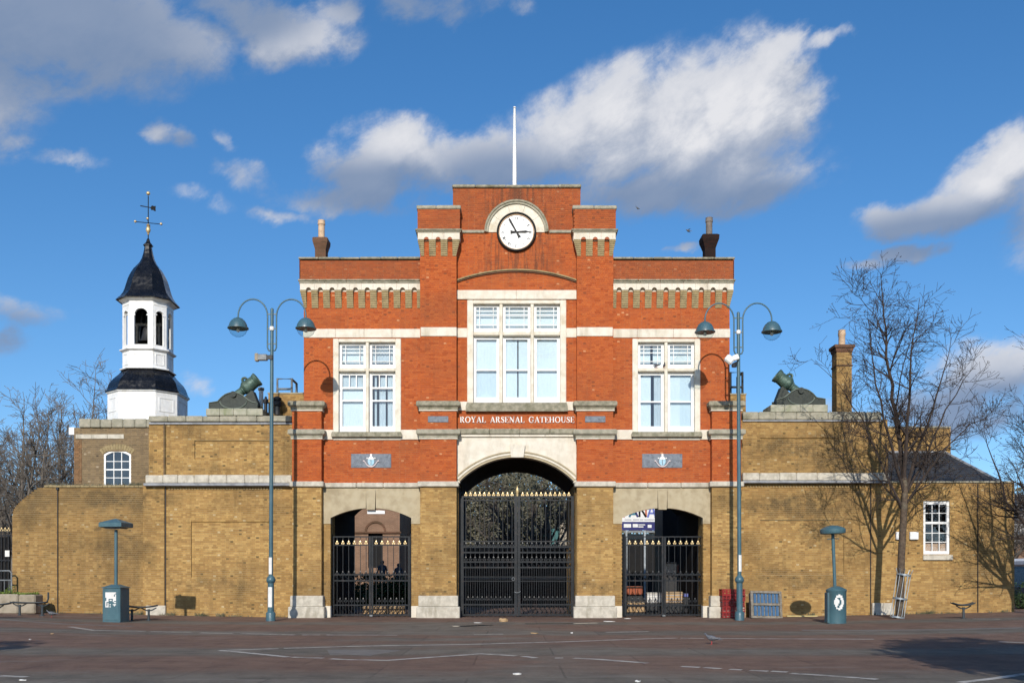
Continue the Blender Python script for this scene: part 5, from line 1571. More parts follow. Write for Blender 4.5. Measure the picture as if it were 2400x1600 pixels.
# ------------------------------------------------------------------ bronze mortars
def make_mortar(label, loc, flip):
    o = thing('mortar_cannon', label, 'mortar', 'bronze mortars on the wing walls', loc)
    u = .003454 * 1.0
    def q(cx, cy): return ((cx - 452) * u, (1345 - cy) * u)
    side = [(175, 1345), (175, 1268), (272, 1252), (315, 1205), (360, 1172), (405, 1155), (455, 1148), (515, 1160), (565, 1188), (625, 1238), (665, 1258), (727, 1272), (727, 1345)]
    P = [q(*p) for p in side]
    for yy in (-.36, .26):
        MB().prism(P, yy, yy + .10).build('carriage_cheek', M['bronze_dark'], o)
        tb = MB(); yq = yy - .012 if yy < 0 else yy + .112
        tb.tube([(x, yq, z) for x, z in P + [P[0]]], .026, 5)
        e = [q(300 + 0, 1250)]
        pts = [(q(450 + 155 * cos(a), 1245 + 92 * sin(a))) for a in [pi * (0.02 + .96 * i / 16) for i in range(17)]]
        tb.tube([(x, yq, z) for x, z in pts], .026, 5)
        tb.build('carriage_rim', M['bronze_rim'], o)
    MB().box(q(185, 0)[0], q(720, 0)[0], -.26, .26, .0, .20).build('carriage_bed', M['bronze_dark'], o)
    bl_ = [q(*p) for p in ((540, 1290), (575, 1185), (648, 1120), (664, 1122), (684, 1175), (712, 1245), (720, 1290))]
    MB().prism(bl_, -.25, .25).build('elevating_bed', M['bronze_dark'], o)
    tb = MB(); tb.tube([(0, -.44, q(0, 1172)[1]), (0, .44, q(0, 1172)[1])], .12, 16); tb.build('trunnion', M['bronze_dark'], o, 50)
    prof = [(.0, -.16), (.10, -.15), (.16, -.09), (.18, .0), (.17, .12), (.165, .33), (.20, .36), (.20, .40), (.25, .44), (.285, .50), (.29, .56), (.275, .60), (.265, .66), (.275, .70), (.26, .74), (.25, .86), (.245, .95), (.27, .98), (.27, 1.02), (.285, 1.05), (.29, 1.10), (.27, 1.12), (.21, 1.12), (.20, .70), (.0, .68)]
    ba = MB().lathe(prof, 28, cap=False)
    ba.xf(Matrix.Translation((0, 0, q(0, 1172)[1])) @ Matrix.Rotation(radians(52), 4, 'Y'))
    ba.build('barrel', M['bronze'], o, 40)
    for sy in (-.09, .09):
        dl = MB(); dl.tube([(-.26, sy, .56), (-.36, sy, .60), (-.38, sy * .8, .66), (-.34, sy, .74), (-.25, sy, .78)], .035, 8)
        dl.xf(Matrix.Translation((0, 0, q(0, 1172)[1])) @ Matrix.Rotation(radians(52), 4, 'Y'))
        dl.build('dolphin', M['bronze'], o, 60)
    if flip:
        for ch in o.children:
            pass
        o.rotation_euler = (0, 0, pi)
    return o
make_mortar('green bronze mortar pointing right, on the left wing wall beside the lamp post', (PX(553, .9), .9, PZ(957, .3) - .0), False)
make_mortar('green bronze mortar pointing left, on the right wing wall before the chimney', (PX(1871, .9), .9, PZ(948, .3) + .0), True)
# ------------------------------------------------------------------ the square
xs = [-400, -150, -70] + [-40 + i * 1.0 for i in range(81)] + [70, 150, 400]
ys = [-80, -39, -20, -10, -4, 0, 8, 30, 90, 500]
vs = [(x, y, gz(max(-22, min(22, x)))) for y in ys for x in xs]
n = len(xs)
fs = [(j * n + i, j * n + i + 1, (j + 1) * n + i + 1, (j + 1) * n + i) for j in range(len(ys) - 1) for i in range(n - 1)]
structure(MB().add(vs, fs).build('ground', M['tarmac']))
def paint_line(name, pts, w, m, label=None, lift=.004):
    """thin painted line laid on the square through photograph points"""
    P = [ground_at(*p) for p in pts]
    # subdivide so it follows the fall of the ground
    Q = []
    for a, b_ in zip(P, P[1:]):
        k = max(1, int((b_ - a).length / 1.0))
        Q += [a + (b_ - a) * i / k for i in range(k)]
    Q.append(P[-1])
    vs = []; fs = []
    for i, p in enumerate(Q):
        d = (Q[min(i + 1, len(Q) - 1)] - Q[max(0, i - 1)]); d.z = 0; d.normalize(); nrm = Vector((-d.y, d.x, 0))
        for s in (-.5, .5):
            q = p + nrm * w * s; vs.append((q.x, q.y, gz(q.x) + lift))
    fs = [(2 * i, 2 * i + 1, 2 * i + 3, 2 * i + 2) for i in range(len(Q) - 1)]
    return structure(MB().add(vs, fs).build(name, M[m]))
LINES = [
    [(163, 1468), (218, 1476), (340, 1478.5)], [(352, 1479), (450, 1481)], [(470, 1482), (545, 1483.5)], [(565, 1483.6), (690, 1487)], [(708, 1487), (750, 1487)], [(765, 1487), (931, 1487.5)],
    [(515, 1523.4), (653, 1519)], [(665, 1518.5), (800, 1514.5), (900, 1512), (1089, 1509.5), (1208, 1506), (1324, 1503), (1531, 1495.5), (1586, 1494.5)],
    [(1595, 1494.5), (1650, 1495)], [(1660, 1495.2), (1790, 1496), (2049, 1497)],
    [(515, 1523.6), (560, 1527), (675, 1538.7)], [(685, 1539), (758, 1541.5)], [(775, 1543), (820, 1545), (909, 1546.6), (1000, 1540), (1089, 1534), (1126, 1531), (1210, 1536)],
    [(1226, 1537), (1256, 1541)], [(1300, 1541), (1320, 1541)], [(1345, 1541.5), (1400, 1544), (1518, 1553)],
    [(1596, 1561), (1640, 1563)], [(1650, 1563.5), (1690, 1566)], [(1710, 1567.5), (1739, 1569)], [(1757, 1570), (1800, 1572)], [(1808, 1572), (1845, 1574)], [(1853, 1577), (1950, 1583), (2056, 1591)],
    [(0, 1583), (61, 1585.7)], [(2250, 1598.6), (2330, 1589), (2405, 1578)], [(2341, 1503), (2400, 1505)], [(1420, 1481), (1520, 1479)], [(1110, 1486), (1180, 1485)], [(2280, 1449), (2345, 1450)]]
for L in LINES: paint_line('road_marking', L, .16, 'road_paint')
paint_line('kerb_edge', [(-5, 1448.6), (34, 1453), (150, 1461.5), (312, 1466.6)], .30, 'kerb_pale')
paint_line('kerb_edge', [(120, 1443), (248, 1446.5)], .25, 'kerb_pale')
paint_line('kerb_edge', [(1880, 1476), (2060, 1476), (2240, 1474), (2400, 1470)], .5, 'kerb_pale', lift=.003)
paint_line('kerb_edge', [(2065, 1453), (2120, 1453.5)], .25, 'kerb_pale')
# a wet streak before the gate
paint_line('tarmac_patch', [(770, 1528), (830, 1527), (905, 1529)], 1.5, 'kerb_pale', lift=.003)
paint_line('puddle', [(1060, 1467), (1090, 1466.5), (1145, 1464)], .55, 'puddle', lift=.006)
paint_line('puddle', [(1230, 1461), (1330, 1461), (1400, 1459)], .3, 'puddle', lift=.006)

# ------------------------------------------------------------------ lamp posts
LM = {}
def lamp_post(label, loc, rot=0.0):
    o = thing('lamp_post', label, 'lamp post', 'twin-arm lamp posts', loc)
    if 'pole' not in LM:
        s = .01533
        zp = lambda py: EYE + (HOR - py) * s
        LM['pole'] = MB().lathe([(.075, 1.3), (.072, 6), (.062, 9.6), (.058, 11.2), (.03, 11.23)], 14).mesh('pole', M['lamp_teal'], 40)
        LM['base'] = MB().lathe([(.17, -.1), (.17, .28), (.155, .31), (.115, .34), (.11, 1.36), (.15, 1.40), (.165, 1.47), (.15, 1.54), (.11, 1.60), (.075, 1.64)], 18).mesh('base', M['lamp_teal'], 40)
        for sg in (-1, 1):
            pts = [(sg * .07, 0, 9.70), (sg * .12, 0, 9.72), (sg * .16, 0, 9.82), (sg * .16, 0, 10.9)]
            pts += [(sg * (.69 - .53 * cos(pi * i / 18)), 0, 10.94 + .61 * sin(pi * i / 18)) for i in range(1, 18)]
            pts += [(sg * 1.22, 0, 10.9), (sg * 1.22, 0, 10.84)]
            LM['arm%d' % sg] = MB().tube(pts, .028, 8).mesh('arm', M['lamp_teal'], 60)
        br = MB()
        for z in (zp(736), zp(770), zp(805.5)): br.box(-.16, .16, -.018, .018, z - .02, z + .02)
        LM['brace'] = br
        LM['hat'] = MB().lathe([(.03, .36), (.06, .345), (.16, .305), (.25, .22), (.31, .11), (.335, .0), (.37, -.01), (.375, -.05), (.345, -.06), (.33, -.058), (.0, -.056)], 28, cap=False).mesh('lantern', M['lamp_teal'], 40)
        LM['bowl'] = MB().lathe([(.325, -.06), (.31, -.13), (.265, -.22), (.19, -.29), (.10, -.335), (.0, -.345)], 28, cap=False).mesh('bowl', M['lamp_glass'], 60)
        LM['bulb'] = MB().lathe([(.05, -.057), (.05, -.09), (.06, -.12), (.055, -.16), (.0, -.18)], 14).mesh('bulb', M['crest_white'], 60)
        LM['node'] = MB().lathe([(.07, -.07), (.085, -.04), (.085, .04), (.07, .07)], 12).mesh('photocell', M['crest_white'], 40)
    link('pole', LM['pole'], o); link('base', LM['base'], o)
    for sg in (-1, 1):
        link('arm', LM['arm%d' % sg], o)
        l = link('lantern', LM['hat'], o, (sg * 1.22, 0, 10.54)); link('bowl', LM['bowl'], l); link('bulb', LM['bulb'], l)
    for py in (736, 770, 805.5):
        z = EYE + (HOR - py) * .01533
        MB().box(-.16, .16, -.018, .018, z - .02, z + .02).build('brace', M['lamp_teal'], o)
    link('photocell', LM['node'], o, (0, -.02, EYE + (HOR - 770) * .01533))
    return o
def sleeve(o, r, z0, z1, a0, a1):
    """paper notice wrapped round the pole"""
    n = 10; mb = MB()
    mb.loft([[(rr * sin(a), -rr * cos(a), z) for rr, z in ((r, z0), (r, z1), (r + .003, z1), (r + .003, z0))] for a in [a0 + (a1 - a0) * i / n for i in range(n + 1)]])
    mb.build('notice', M['paper'], o)
YLa, YLb = -3.13, -2.60
la = lamp_post('teal twin-arm lamp post before the left wing of the gatehouse', (PX(634.5, YLa), YLa, 0)); la.rotation_euler = (0, radians(.25), 0)
lb = lamp_post('teal twin-arm lamp post by the red crates, before the right wing', (PX(1733.5, YLb), YLb, 0)); lb.rotation_euler = (0, radians(-.25), 0)
sleeve(la, .079, 1.68, 2.28, -1.0, .6); sleeve(la, .117, .50, 1.22, -.7, .6)
sleeve(lb, .079, 1.78, 2.38, -.5, 1.3)
c = thing('security_camera', 'grey box security camera clamped to the left lamp post', 'camera', 'security cameras', (PX(634.5, YLa), YLa, 9.45))
MB().cbox(-.52, -.12, -.09, .09, -.10, .12, .02).build('housing', M['rail_grey'], c)
MB().cbox(-.56, -.44, -.10, .10, -.13, .15, .02).build('hood', M['concrete'], c)
MB().cbox(-.14, .09, -.10, -.07, -.08, .08, .01).build('clamp', M['dark_metal'], c)
MB().tube([(-.12, 0, 0), (-.02, 0, .0)], .05, 8).build('bracket', M['dark_metal'], c)
c = thing('security_camera', 'white twin-head security camera on the right lamp post', 'camera', 'security cameras', (PX(1732, YLb), YLb, PZ(846, YLb)))
MB().tube([(-.05, 0, -.05), (-.2, -.05, -.12)], .05, 8).build('bracket', M['dark_metal'], c)
q = MB().cbox(-.18, .14, -.11, .11, -.14, .14, .05); q.xf(Matrix.Translation((-.36, -.1, .02)) @ Matrix.Rotation(radians(38), 4, 'Y')); q.build('housing', M['paper'], c)
q = MB().cbox(-.11, .11, -.09, .09, -.1, .1, .03); q.xf(Matrix.Translation((-.15, -.12, .10)) @ Matrix.Rotation(radians(-20), 4, 'Y')); q.build('floodlight', M['white_paint'], c)
q = MB().lathe([(.09, -.08), (.1, 0), (.06, .06)], 12); q.xf(Matrix.Translation((-.2, -.1, -.16))); q.build('lens', M['dark_metal'], c)

# ------------------------------------------------------------------ teal hooded pillars
YB = -5.35
def zb(py): return PZ(py, YB)
x = PX(272, YB); g0 = gz(x)
b1 = thing('service_pillar', 'square teal service pillar with hooded mast and torn white poster', 'pillar', 'hooded pillars', (x, YB, g0))
w = .315
b1.rotation_euler = (0, 0, radians(-7))
MB().cbox(-w, w, -w, w, -.05, 1.13, .02).build('cabinet', M['bin_teal'], b1)
MB().cbox(-w + .04, w - .04, -w - .012, -w + .01, .06, 1.07, .01).build('door', M['bin_teal'], b1)
MB().loft([[(-w - .02, -w - .02, 1.135), (w + .02, -w - .02, 1.135), (w + .02, w + .02, 1.135), (-w - .02, w + .02, 1.135)], [(-w - .02, -w - .02, 1.16), (w + .02, -w - .02, 1.16), (w + .02, w + .02, 1.16), (-w - .02, w + .02, 1.16)],
           [(-.1, -.1, 1.26), (.1, -.1, 1.26), (.1, .1, 1.26), (-.1, .1, 1.26)]]).build('lid', M['bin_teal'], b1)
MB().lathe([(.055, 1.2), (.055, 3.1)], 12).build('mast', M['bin_teal'], b1, 40)
hh = zb(1236) - g0; hw = .40
MB().loft([[(-a, -a, z), (a, -a, z), (a, a, z), (-a, a, z)] for a, z in ((hw - .05, hh), (hw, hh + .02), (hw, hh + .15), (hw - .03, hh + .17), (.06, hh + .29), (.02, hh + .30))]).build('hood', M['bin_teal'], b1)
MB().cbox(-.28, .28, -.28, .28, hh - .03, hh + .0, .02).build('lamp_panel', M['rail_grey'], b1)
R = random.Random(3)
def poster(parent, x0, x1, z0, z1, y, seed, cyl=None):
    r = random.Random(seed); mb = MB()
    nx, nz = 10, 14
    for i in range(nx):
        for j in range(nz):
            fx, fz = (i + .5) / nx, (j + .5) / nz
            keep = r.random() < (1.15 - 1.1 * abs(fx - .5) * (1.4 - fz)) and not (.3 < fx < .8 and fz < .55 and r.random() < .75)
            if cyl: keep = ((fx - .5) ** 2 * 4 + (fz - .5) ** 2 * 4 < .9) and not (abs(fx - .5 + .1 * sin(fz * 9)) < .12 and .15 < fz < .8)
            if not keep: continue
            a, b_ = x0 + (x1 - x0) * i / nx, x0 + (x1 - x0) * (i + 1) / nx; c_, d_ = z0 + (z1 - z0) * j / nz, z0 + (z1 - z0) * (j + 1) / nz
            if cyl:
                p = lambda xx, zz, e: (cyl * sin(xx / cyl) + e * sin(xx / cyl), -(cyl + e) * cos(xx / cyl), zz)
                mb.add([p(a, c_, .004), p(b_, c_, .004), p(b_, d_, .004), p(a, d_, .004)], [(0, 1, 2, 3)])
            else: mb.add([(a, y, c_), (b_, y, c_), (b_, y, d_), (a, y, d_)], [(0, 1, 2, 3)])
    return mb.build('torn_poster', M['paper'], parent)
poster(b1, -.20, .18, .50, 1.0, -w - .016, 4)

x = PX(1960, YB); g0 = gz(x)
b2 = thing('service_pillar', 'rounded teal service pillar with leaning hooded mast and round white sticker', 'pillar', 'hooded pillars', (x, YB, g0))
MB().lathe([(.325, -.05), (.325, 1.06), (.34, 1.08), (.34, 1.13), (.22, 1.2), (.07, 1.25)], 28).build('cabinet', M['bin_teal'], b2, 40)
MB().cbox(-.34, -.26, -.16, .2, .0, 1.04, .03).build('hinge_side', M['bin_teal'], b2)
ms = MB().lathe([(.055, 1.2), (.055, 3.05)], 12); ms.xf(Matrix.Rotation(radians(-2.2), 4, 'Y')); ms.build('mast', M['bin_teal'], b2, 40)
hd = MB().lathe([(.30, 3.0), (.40, 3.02), (.42, 3.06), (.42, 3.16), (.38, 3.2), (.18, 3.28), (.03, 3.30)], 24); hd.xf(Matrix.Rotation(radians(-2.2), 4, 'Y')); hd.build('hood', M['bin_teal'], b2, 35)
cr = MB().cbox(-.2, .2, -.02, .02, 2.83, 2.86, .005); cr.xf(Matrix.Rotation(radians(-2.2), 4, 'Y')); cr.build('crossbar', M['bin_teal'], b2)
poster(b2, -.17, .17, .45, .98, 0, 5, cyl=.325)

# ------------------------------------------------------------------ benches, planter, barrier
def perch(label, loc, rot, length, legs, dish=.06, arm=False):
    o = thing('bench', label, 'bench', 'dark metal benches', loc)
    o.rotation_euler = (0, 0, rot)
    n = 12
    rings = []
    for i in range(n + 1):
        t = -1 + 2 * i / n; x = t * length / 2
        wd_ = .22 * sqrt(max(.05, 1 - t * t * .75)); zc = .44 + dish * t * t
        rings.append([(x, -wd_, zc + .03), (x, -wd_ * .5, zc + .0), (x, wd_ * .5, zc + .0), (x, wd_, zc + .03), (x, wd_, zc + .055), (x, 0, zc + .03), (x, -wd_, zc + .055)])
    MB().loft(rings).build('seat', M['bench_dark'], o, 40)
    for lx in legs:
        MB().tube([(lx, 0, 0), (lx, 0, .28), (lx - .0, 0, .40)], [.045, .04, .05], 10).build('pedestal', M['bench_dark'], o, 40)
        MB().lathe([(.10, -.03), (.10, .015), (.05, .03)], 14, (lx, 0)).build('foot', M['bench_dark'], o, 40)
        br_ = MB(); br_.tube([(lx - .26, 0, .45), (lx - .12, 0, .37), (lx, 0, .34), (lx + .12, 0, .37), (lx + .26, 0, .45)], .022, 6); br_.build('bracket', M['bench_dark'], o, 60)
    if arm:
        t_ = MB(); t_.tube([(length / 2 - .12, 0, .46), (length / 2 + .0, 0, .50), (length / 2 + .05, 0, .62), (length / 2 + .05, 0, .86)], .032, 8); t_.build('arm', M['bench_dark'], o, 60)
    return o
Yb = -4.3
perch('dark metal bench just right of the square teal pillar', (PX(330, Yb), Yb, gz(PX(330, Yb))), radians(4), 1.12, (.27, -.30))
perch('dark metal bench with raised arm in front of the concrete planter', (PX(68, -2.4), -2.4, gz(PX(68, -2.4))), radians(-3), 1.35, (-.35, .5), .03, True)
perch('dark metal bench cut by the left edge of the picture', (PX(-18, -5), -5, gz(PX(-18, -5))), 0, 1.25, (.12, -.4))
Yb = -4.0
perch('dark bowl-shaped metal seat on one pedestal near the right end of the wall', (PX(2257, Yb), Yb, gz(PX(2257, Yb))), radians(0), .80, (.02,), .085)

Yp = -.75
PL = thing('planter', 'long pale concrete trough planter at the left edge', 'planter', loc=(PX(20, Yp), Yp, gz(-18)))
x0, x1 = PX(-90, Yp) - PL.location.x, PX(92, Yp) - PL.location.x
MB().cbox(x0, x1 - .65, -.35, .35, .0, .76, .05).build('trough', M['concrete'], PL)
MB().cbox(x1 - .645, x1, -.33, .35, .0, .74, .05).build('trough_end', M['concrete'], PL)
gr = MB(); R = random.Random(8)
for i in range(1500):
    x = R.uniform(x0, x1 - .1); y = R.uniform(-.3, .3); tall = 1.0 if x < PX(30, Yp) - PL.location.x else .22
    h = R.uniform(.08, .52) * tall * (.6 + .4 * sin(x * 7)); a = R.uniform(0, 2 * pi); s = R.uniform(.02, .05)
    z = .72 + R.uniform(0, h)
    gr.add([(x - s, y, z), (x + s * cos(a), y + s * sin(a), z + s * .4), (x + s * .3, y + s * .4, z + s * 1.6)], [(0, 1, 2)])
stuff(tag(gr.build('planter_shrubs', M['leaf_bright'], None), 'yellow-green low shrubs growing in the concrete planter', 'plants')).location = PL.location
BA = thing('barrier', 'grey tubular pedestrian barrier behind the concrete planter', 'barrier', loc=(PX(5, .0), .0, gz(-18)))
x0, x1 = PX(-40, 0) - BA.location.x, PX(27, 0) - BA.location.x
tb = MB(); tb.tube([(x0, 0, 0), (x0, 0, 1.65), (x1 - .08, 0, 1.65), (x1, 0, 1.57), (x1, 0, 0)], .035, 8); tb.build('frame', M['rail_grey'], BA, 60)
for z in (1.28, .5): tb = MB(); tb.tube([(x0, 0, z), (x1, 0, z)], .03, 8); tb.build('rail', M['rail_grey'], BA, 60)
for i in range(6): bar_ = MB(); xx = x0 + (x1 - x0) * (i + .5) / 6; bar_.tube([(xx, 0, .5), (xx, 0, 1.28)], .014, 6); bar_.build('upright', M['rail_grey'], BA)
RA = thing('railing', 'black spear-topped iron railing at the far left beyond the boundary wall', 'railing', loc=(PX(0, 1.4), 1.4, .15))
for z in (.3, 2.1, 3.1): MB().box(-2.5, .43, -.02, .02, z - .03, z + .03).build('rail', M['gate_iron'], RA)
for i in range(20):
    o = link('bar', UNIT, RA, (-2.4 + i * .145, 0, .1)); o.scale = (.028, .028, 3.25)
    link('finial', FIN, RA, (-2.4 + i * .145, 0, 3.3))
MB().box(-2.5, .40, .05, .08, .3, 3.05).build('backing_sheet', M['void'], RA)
MB().box(.22, .40, -.04, -.022, 2.25, 2.5).build('notice', M['paper'], RA)

# ------------------------------------------------------------------ crates, pallet board, plank
CRM = None
def crate_mesh():
    mb = MB(); W, D, H = .30, .20, .225
    mb.box(-W, W, -D, D, .0, .02)
    for sy in (-1, 1):
        y = sy * (D - .012)
        mb.box(-W, W, y - .012, y + .012, .0, .05); mb.box(-W - .015, W + .015, y - .018, y + .018, H - .035, H)
        mb.box(-W, W, y - .011, y + .011, .085, .12); mb.box(-W, W, y - .011, y + .011, .145, .165)
        for i in range(5):
            xx = -W + .015 + (2 * W - .03) * i / 4; mb.box(xx - .018, xx + .018, y - .016, y + .016, .02, H - .02)
    for sx in (-1, 1):
        x = sx * (W - .012)
        mb.box(x - .012, x + .012, -D + .03, D - .03, .0, .06); mb.box(x - .018, x + .018, -D + .02, D - .02, H - .035, H); mb.box(x - .011, x + .011, -D + .03, D - .03, .085, .135)
    return mb.mesh('crate', M['crate_red'])
CRM = crate_mesh()
lo = {0: 'lowest', 1: 'second', 2: 'third', 3: 'fourth', 4: 'topmost'}
Yc = -.55
for si, (px, rot, nm) in enumerate(((1708, 6, 'left'), (1738, -8, 'right'))):
    for i in range(5):
        o = link('crate', CRM, None, (PX(px, Yc - si * .05) + random.uniform(-.012, .012), Yc + si * .42 - (.05 if si else 0), .0 + i * .222))
        o.rotation_euler = (0, 0, radians(rot + random.uniform(-2, 2) + (90 if si else 0)))
        tag(o, '%s red plastic crate from the ground in the %s stack behind the lamp post' % (lo[i], nm) if i < 4 else 'topmost red plastic crate of the %s stack behind the lamp post' % nm, 'crate', 'red crates')
Yb = -.9
BD = thing('crate_board', 'weathered wooden frame with two rows of blue slats leaning by the red crates', 'pallet', loc=(PX(1797, Yb), Yb, .0))
W = .62; Hh = 1.05
tilt = Matrix.Rotation(radians(-9), 4, 'X') @ Matrix.Rotation(radians(7), 4, 'Z')
def bd(mb, nm, m): mb.xf(tilt); return mb.build(nm, M[m], BD)
for (a, b_, c_, d_) in ((-W, W, .0, .09), (-W, W, .49, .58), (-W, W, Hh - .09, Hh)): bd(MB().cbox(a, b_, -.05, .03, c_, d_, .01), 'rail', 'old_wood')
for xx in (-W, W - .10): bd(MB().cbox(xx, xx + .10, -.045, .035, .09, Hh - .09, .01), 'stile', 'old_wood')
for r_, (z0, z1) in enumerate(((.10, .48), (.59, .95))):
    for i in range(7):
        xx = -W + .11 + (2 * W - .22) * i / 7
        bd(MB().cbox(xx + .02, xx + .125, -.01, .012, z0, z1, .006), 'slat', 'panel_blue')
bd(MB().box(-W + .05, W - .05, .05, .30, .02, Hh - .05), 'crate_body', 'old_wood')
PK = tag(MB().cbox(-.6, .6, -.05, .05, 0, .045, .006).build('plank', M['yellow_wood']), 'pale yellow timber plank lying at the foot of the right wing wall', 'plank')
PK.location = (PX(1880, -.1), -.1, gz(PX(1880)) + .002); PK.rotation_euler = (0, 0, radians(2))

# ------------------------------------------------------------------ litter
def litter(px, py, w, d, h, m, label, rot=0.0):
    p = ground_at(px, py)
    mb = MB(); r = random.Random(int(px)); n = 6
    top = [(w * cos(2 * pi * i / n) * r.uniform(.7, 1.1), d * sin(2 * pi * i / n) * r.uniform(.7, 1.1), h * r.uniform(.3, 1)) for i in range(n)]
    bot = [(x * .9, y * .9, 0.0) for x, y, z in top]
    mb.loft([bot, top])
    o = tag(mb.build('litter', M[m]), label, 'litter', 'litter on the square')
    o.location = p + Vector((0, 0, .002)); o.rotation_euler = (0, 0, rot)
litter(1180, 1456, .19, .12, .14, 'cardboard', 'crumpled brown cardboard before the central gate')
litter(1254, 1484, .12, .1, .04, 'cardboard', 'small brown scrap on the tarmac below the central gate')
litter(1120, 1459, .16, .1, .03, 'paper', 'white paper scrap beside the wet streak')
litter(1428, 1456, .24, .08, .03, 'paper', 'white strip of paper before the pier right of the central gate')
litter(1212, 1580, .07, .06, .04, 'paper', 'white paper scrap in the near foreground centre')
litter(1340, 1483, .05, .05, .03, 'paper', 'tiny white scrap right of the brown scrap')
litter(70, 1498, .035, .035, .02, 'paper', 'white scrap on the near tarmac at far left')
litter(122, 1485, .05, .05, .03, 'cardboard', 'tan scrap on the tarmac below the square pillar')
litter(1495, 1597, .05, .04, .03, 'paper', 'white scrap at the bottom edge right of centre')
litter(1470, 1449, .14, .08, .03, 'paper', 'white card at the foot of the right side gate')
litter(52, 1594, .06, .03, .02, 'paper', 'white scrap at the bottom left corner')

# ------------------------------------------------------------------ birds
def pigeon(label, loc, rot, fly=False, size=1.0):
    o = thing('pigeon', label, 'pigeon', 'pigeons', loc)
    o.rotation_euler = rot; o.scale = (size,) * 3
    prof = [(-.17, .012, .0), (-.12, .03, .005), (-.06, .055, .015), (0, .068, .02), (.06, .062, .03), (.10, .045, .05), (.125, .032, .085), (.145, .030, .115), (.165, .018, .118), (.185, .004, .112)]
    mb = MB(); mb.loft([[(x, r * 0.85 * cos(a), .13 + z + r * sin(a)) for a in [2 * pi * i / 10 for i in range(10)]] for x, r, z in prof])
    mb.build('body', M['pigeon_grey'], o, 60)
    MB().add([(-.14, -.03, .13), (-.14, .03, .13), (-.26, .045, .115), (-.26, -.045, .115), (-.14, -.03, .122), (-.14, .03, .122), (-.26, .045, .109), (-.26, -.045, .109)], [(0, 1, 2, 3), (7, 6, 5, 4), (0, 4, 5, 1), (2, 6, 7, 3), (1, 5, 6, 2), (0, 3, 7, 4)]).build('tail', M['pigeon_grey'], o)
    for s in (-1, 1):
        if fly: MB().prism_xy([(.06, s * .05), (-.04, s * .05), (-.12, s * .22), (-.20, s * .34), (-.06, s * .26), (.06, s * .16)], .145, .153).build('wing', M['dark_metal'], o)
        else:
            MB().prism_xy([(.05, s * .05), (-.02, s * .072), (-.14, s * .055), (-.2, s * .03), (-.1, s * .04)], .13, .165).build('wing', M['pigeon_grey'], o)
            MB().tube([(.0, s * .025, .08), (.0, s * .028, 0), (.03, s * .03, .0)], .006, 5).build('leg', M['banner_red'], o)
    return o
p = ground_at(1668, 1509); pigeon('grey pigeon walking on the red-brown tarmac below the right lamp post', p, (0, 0, radians(160)))
p = ground_at(121, 1446); pigeon('grey pigeon standing left of the square pillar', p, (0, 0, radians(200)))
pigeon('dark pigeon perched on the right wing window transom, nearer its mullion', (PX(1557, -.02), -.02, PZ(862.5)), (0, 0, radians(-90)), size=.75)
pigeon('dark pigeon perched on the right wing window transom, nearer the centre bay', (PX(1538, -.02), -.02, PZ(862.5)), (0, 0, radians(150)), size=.75)
pigeon('dark bird flying between clock turret and right chimney, higher one', (PX(1491, 2), 2, PZ(491, 2)), (radians(50), radians(30), radians(40)), True, .5)
pigeon('dark bird flying beside the right parapet chimney', (PX(1613, 2), 2, PZ(545, 2)), (radians(-45), 0, radians(170)), True, .55)

